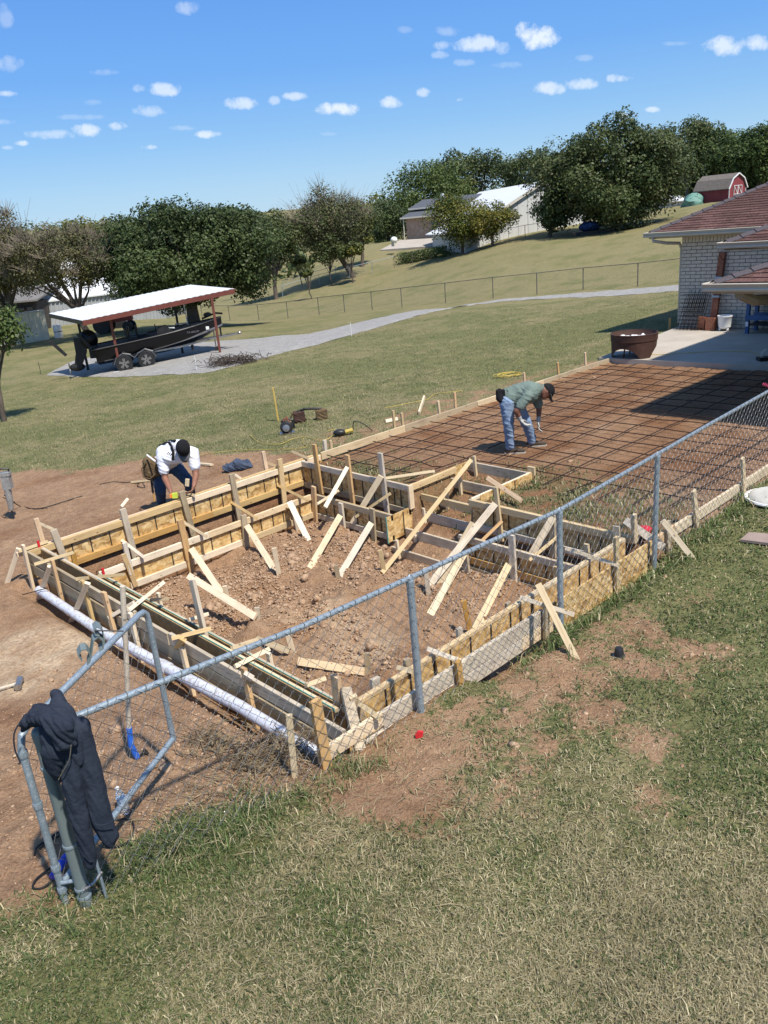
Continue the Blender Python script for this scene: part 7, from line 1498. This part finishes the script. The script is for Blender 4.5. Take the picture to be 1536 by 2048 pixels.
for k in range(5): a = Py(1526+k*3, 768+k, 4.05); MB().prism([a, a+Vector((.03, 0, .015)), a+Vector((.04, .01, -.02)), a+Vector((.01, .01, -.025))], (0, .003, 0)).build('ribbon_loop', varied('pink_ribbon', (.75, .08, .18), (.85, .12, .25), .5, 9, bumpd=0), fl_)
# saw, tool belt, yellow things behind the slab
q = rock_pos(575, 868); cs = thing('circular_saw', 'black and silver circular saw lying on the grass behind the pit', 'saw', q); smooth_by_angle(MB().lathe([(.02, -.05), (.13, -.05), (.13, .05), (.10, .08), (.02, .09)], q+Z1*.14, 20, (-FH+Z1*.2).normalized()).build('motor', BLACK, cs)); smooth_by_angle(MB().lathe([(.02, 0), (.075, 0), (.07, .03), (.01, .04)], q+Z1*.14-FH*.1, 16, (-FH+Z1*.2).normalized()).build('silver_housing', STEEL, cs))
MB().tube([q+Z1*.25-RH*.1, q+Z1*.32, q+Z1*.28+RH*.14, q+Z1*.10+RH*.16], .022, 8).build('handle', BLACK, cs); MB().tube([q+Z1*.27-RH*.05, q+Z1*.34+RH*.02, q+Z1*.2+RH*.08], .03, 8).build('guard', RUST, cs); MB().box(q+Z1*.02, (.3, .2, .03), RF).build('base_plate', STEEL, cs)
q = rock_pos(620, 842); tbt = thing('leather_tool_belt', 'worn brown leather tool belt lying open on the grass', 'tool belt', q)
for s, w in ((-.22, 1), (.26, 1)):
    c = q+RH*s; mb = MB().box(c+Z1*.12, (.24, .16, .22), RF); mb.cap(c+Z1*.05-RH*.05, .09, c+Z1*.05+RH*.05, .09); organic(mb, 'pouch', LEATH if s > 0 else RUSTD, tbt, .014, 4, folds=.02)
MB().tube([q-RH*.25+Z1*.22, q-RH*.08+Z1*.27, q+RH*.1+Z1*.26, q+RH*.28+Z1*.24], .03, 6).build('belt', BLACK, tbt); MB().tube([q-RH*.35+Z1*.2, q-RH*.42+Z1*.08, q-RH*.3+Z1*.0], .03, 6).build('hammer_loop', LEATH, tbt)
q = rock_pos(557, 842); o = boardobj('yellow_stake', Pr(546, 775, math.hypot(q.x, q.y)), q-Z1*.1, .035, .03, RH, varied('yellow_stake_wood', (.50, .34, .08), (.60, .42, .12), .7, 6, bumpd=0)); tag(o, 'tall thin yellow stake standing in the lawn behind the saw', 'stake')
q = rock_pos(680, 872); gr2 = thing('angle_grinder', 'black and yellow power tool with a looped cord on the grass', 'power tool', q); smooth_by_angle(MB().ell(q+Z1*.06, (.13, .08, .07), RF).build('tool_body', BLACK, gr2)); MB().tube([q+RH*.10+Z1*.06, q+RH*.26+Z1*.09], .04, 8).build('yellow_grip', CORDY, gr2); cordobj('cord', '', [q+RH*.26+Z1*.09, q+RH*.3+Z1*.25, q+RH*.45+Z1*.2, q+RH*.62+Z1*.05, q+RH*.58+Z1*.02], .010, CORDB, par=gr2)
cordobj('yellow_extension_cord', 'yellow extension cord winding through the dry grass by the saw', [rock_pos(*a, dz=.03) for a in ((655,866),(670,862),(662,878),(640,884),(612,876),(585,880),(560,890),(520,888),(500,872))], .0055, CORDY)
cordobj('yellow_extension_cord', 'yellow cord crossing the dirt edge between the two men', [rock_pos(*a, dz=.03) for a in ((608,878),(606,888),(612,897),(560,902),(500,902),(440,907),(400,912))], .0045, CORDY)
yc_ = thing('cord_coil', 'tangled yellow cord coil on the lawn behind the bending man', 'cord', rock_pos(1018, 752)); c = rock_pos(1018, 753)
cordobj('coil', '', [c+RH*(.28*math.cos(k*1.1)+RNG.normal(0, .05))+FH*(.22*math.sin(k*1.1)+RNG.normal(0, .05))+Z1*(.03+RNG.random()*.05) for k in range(26)], .008, CORDY, par=yc_)
cordobj('yellow_extension_cord', 'yellow string line running over the lawn beyond the edging', [rock_pos(*a, dz=.02) for a in ((925,783),(905,786),(870,790),(855,800),(820,808),(790,815),(770,818))], .006, CORDY)
for a, b, c_, d, l, mt in ((838,829,850,813,'pale short board propped against the slab edging',PINE_P),(772,846,796,842,'small pale board lying on the lawn by the slab edging',PINE_P),(395,930,424,932,'short pale board on the dirt right of the leaning man',PINE_P),(265,967,300,964,'flat pale board on the dirt left of the leaning man',PINE_P),(1262,1000-10,1266,1003-10,'',None)):
    if mt: p, q = rock_pos(a, b, dz=.03), rock_pos(c_, d, dz=.03 if 'propped' not in l else .2); tag(boardobj('wood_offcut', p, q, .08, .035, Z1 if 'propped' in l else RH, mt), l, 'board')
for px, py, h, l in ((65*1.0, 748, .5, ''), (246*.325, 745, 0, '')): pass
q = on_ground(1339, 662, -.1); o = boardobj('survey_stake', Z(q, .28), Z(q, -.2), .06, .03, RH, PINE_O); tag(o, 'short orange brown stake on the lawn beside the patio corner', 'stake')
for px, py, l in ((703, 672, 'thin white marker rod standing by the gravel edge'), (394, 742, 'thin white rod before the brush pile'), (82, 748, 'thin dark rod in the lawn left of the carport')):
    q = rock_pos(px, py, -1); tag(MB().tube([q-Z1*.1, q+Z1*.55], .012, 5).build('marker_rod', WHITE if 'white' in l else BLACK), l, 'marker')
# straws, dead grass litter near the corner
mb = MB()
for k in range(500):
    u = RNG.random(); 
    if u < .6: x, y = RNG.normal(2.35, .35), RNG.normal(4.35, .22)
    else: x, y = RNG.normal(4.5, 1.6), RNG.normal(3.3, .5)
    if y > 4.0 and x > 3.0: continue
    z = gz(x, y); a = RNG.uniform(0, 6.28); L_ = RNG.uniform(.05, .22); d = Vector((math.cos(a), math.sin(a), RNG.normal(0, .25))); p = Vector((x, y, z+.012)); mb.tube([p-d*L_/2, p+Z1*.015, p+d*L_/2], [.0028, .0024, .001], 3, False)
o = mb.build('straw_litter', varied('dead_roots', (.16, .11, .065), (.42, .34, .2), .9, 9, bumpd=0)); tag(o, 'dead straw and root litter scattered round the near corner', None, kind='stuff')

rt = thing('root_pile', 'tangle of dead grass roots on the dirt inside the near fence', 'root pile', rock_pos(510, 1540, -.2)); mb = MB()
for k in range(420):
    c = rock_pos(430, 1490, -.2) if k % 3 == 0 else (rock_pos(510, 1530, -.2) if k % 3 == 1 else rock_pos(575, 1500, -.25))
    p = c+RH*RNG.normal(0, .14)+FH*RNG.normal(0, .10)+Z1*abs(RNG.normal(0, .05)); dv = Vector((RNG.normal(0, 1), RNG.normal(0, 1), RNG.normal(0, .35))).normalized(); L_ = RNG.uniform(.06, .26); bd_ = Vector((RNG.normal(0, .03), RNG.normal(0, .03), RNG.uniform(0, .05)))
    mb.tube([p-dv*L_*.5, p+bd_, p+dv*L_*.5], [.004, .0035, .0015], 3, False)
o = mb.build('roots', varied('dark_roots', (.07, .05, .035), (.30, .235, .14), .95, 11, bumpd=0), rt); o['kind'] = 'stuff'
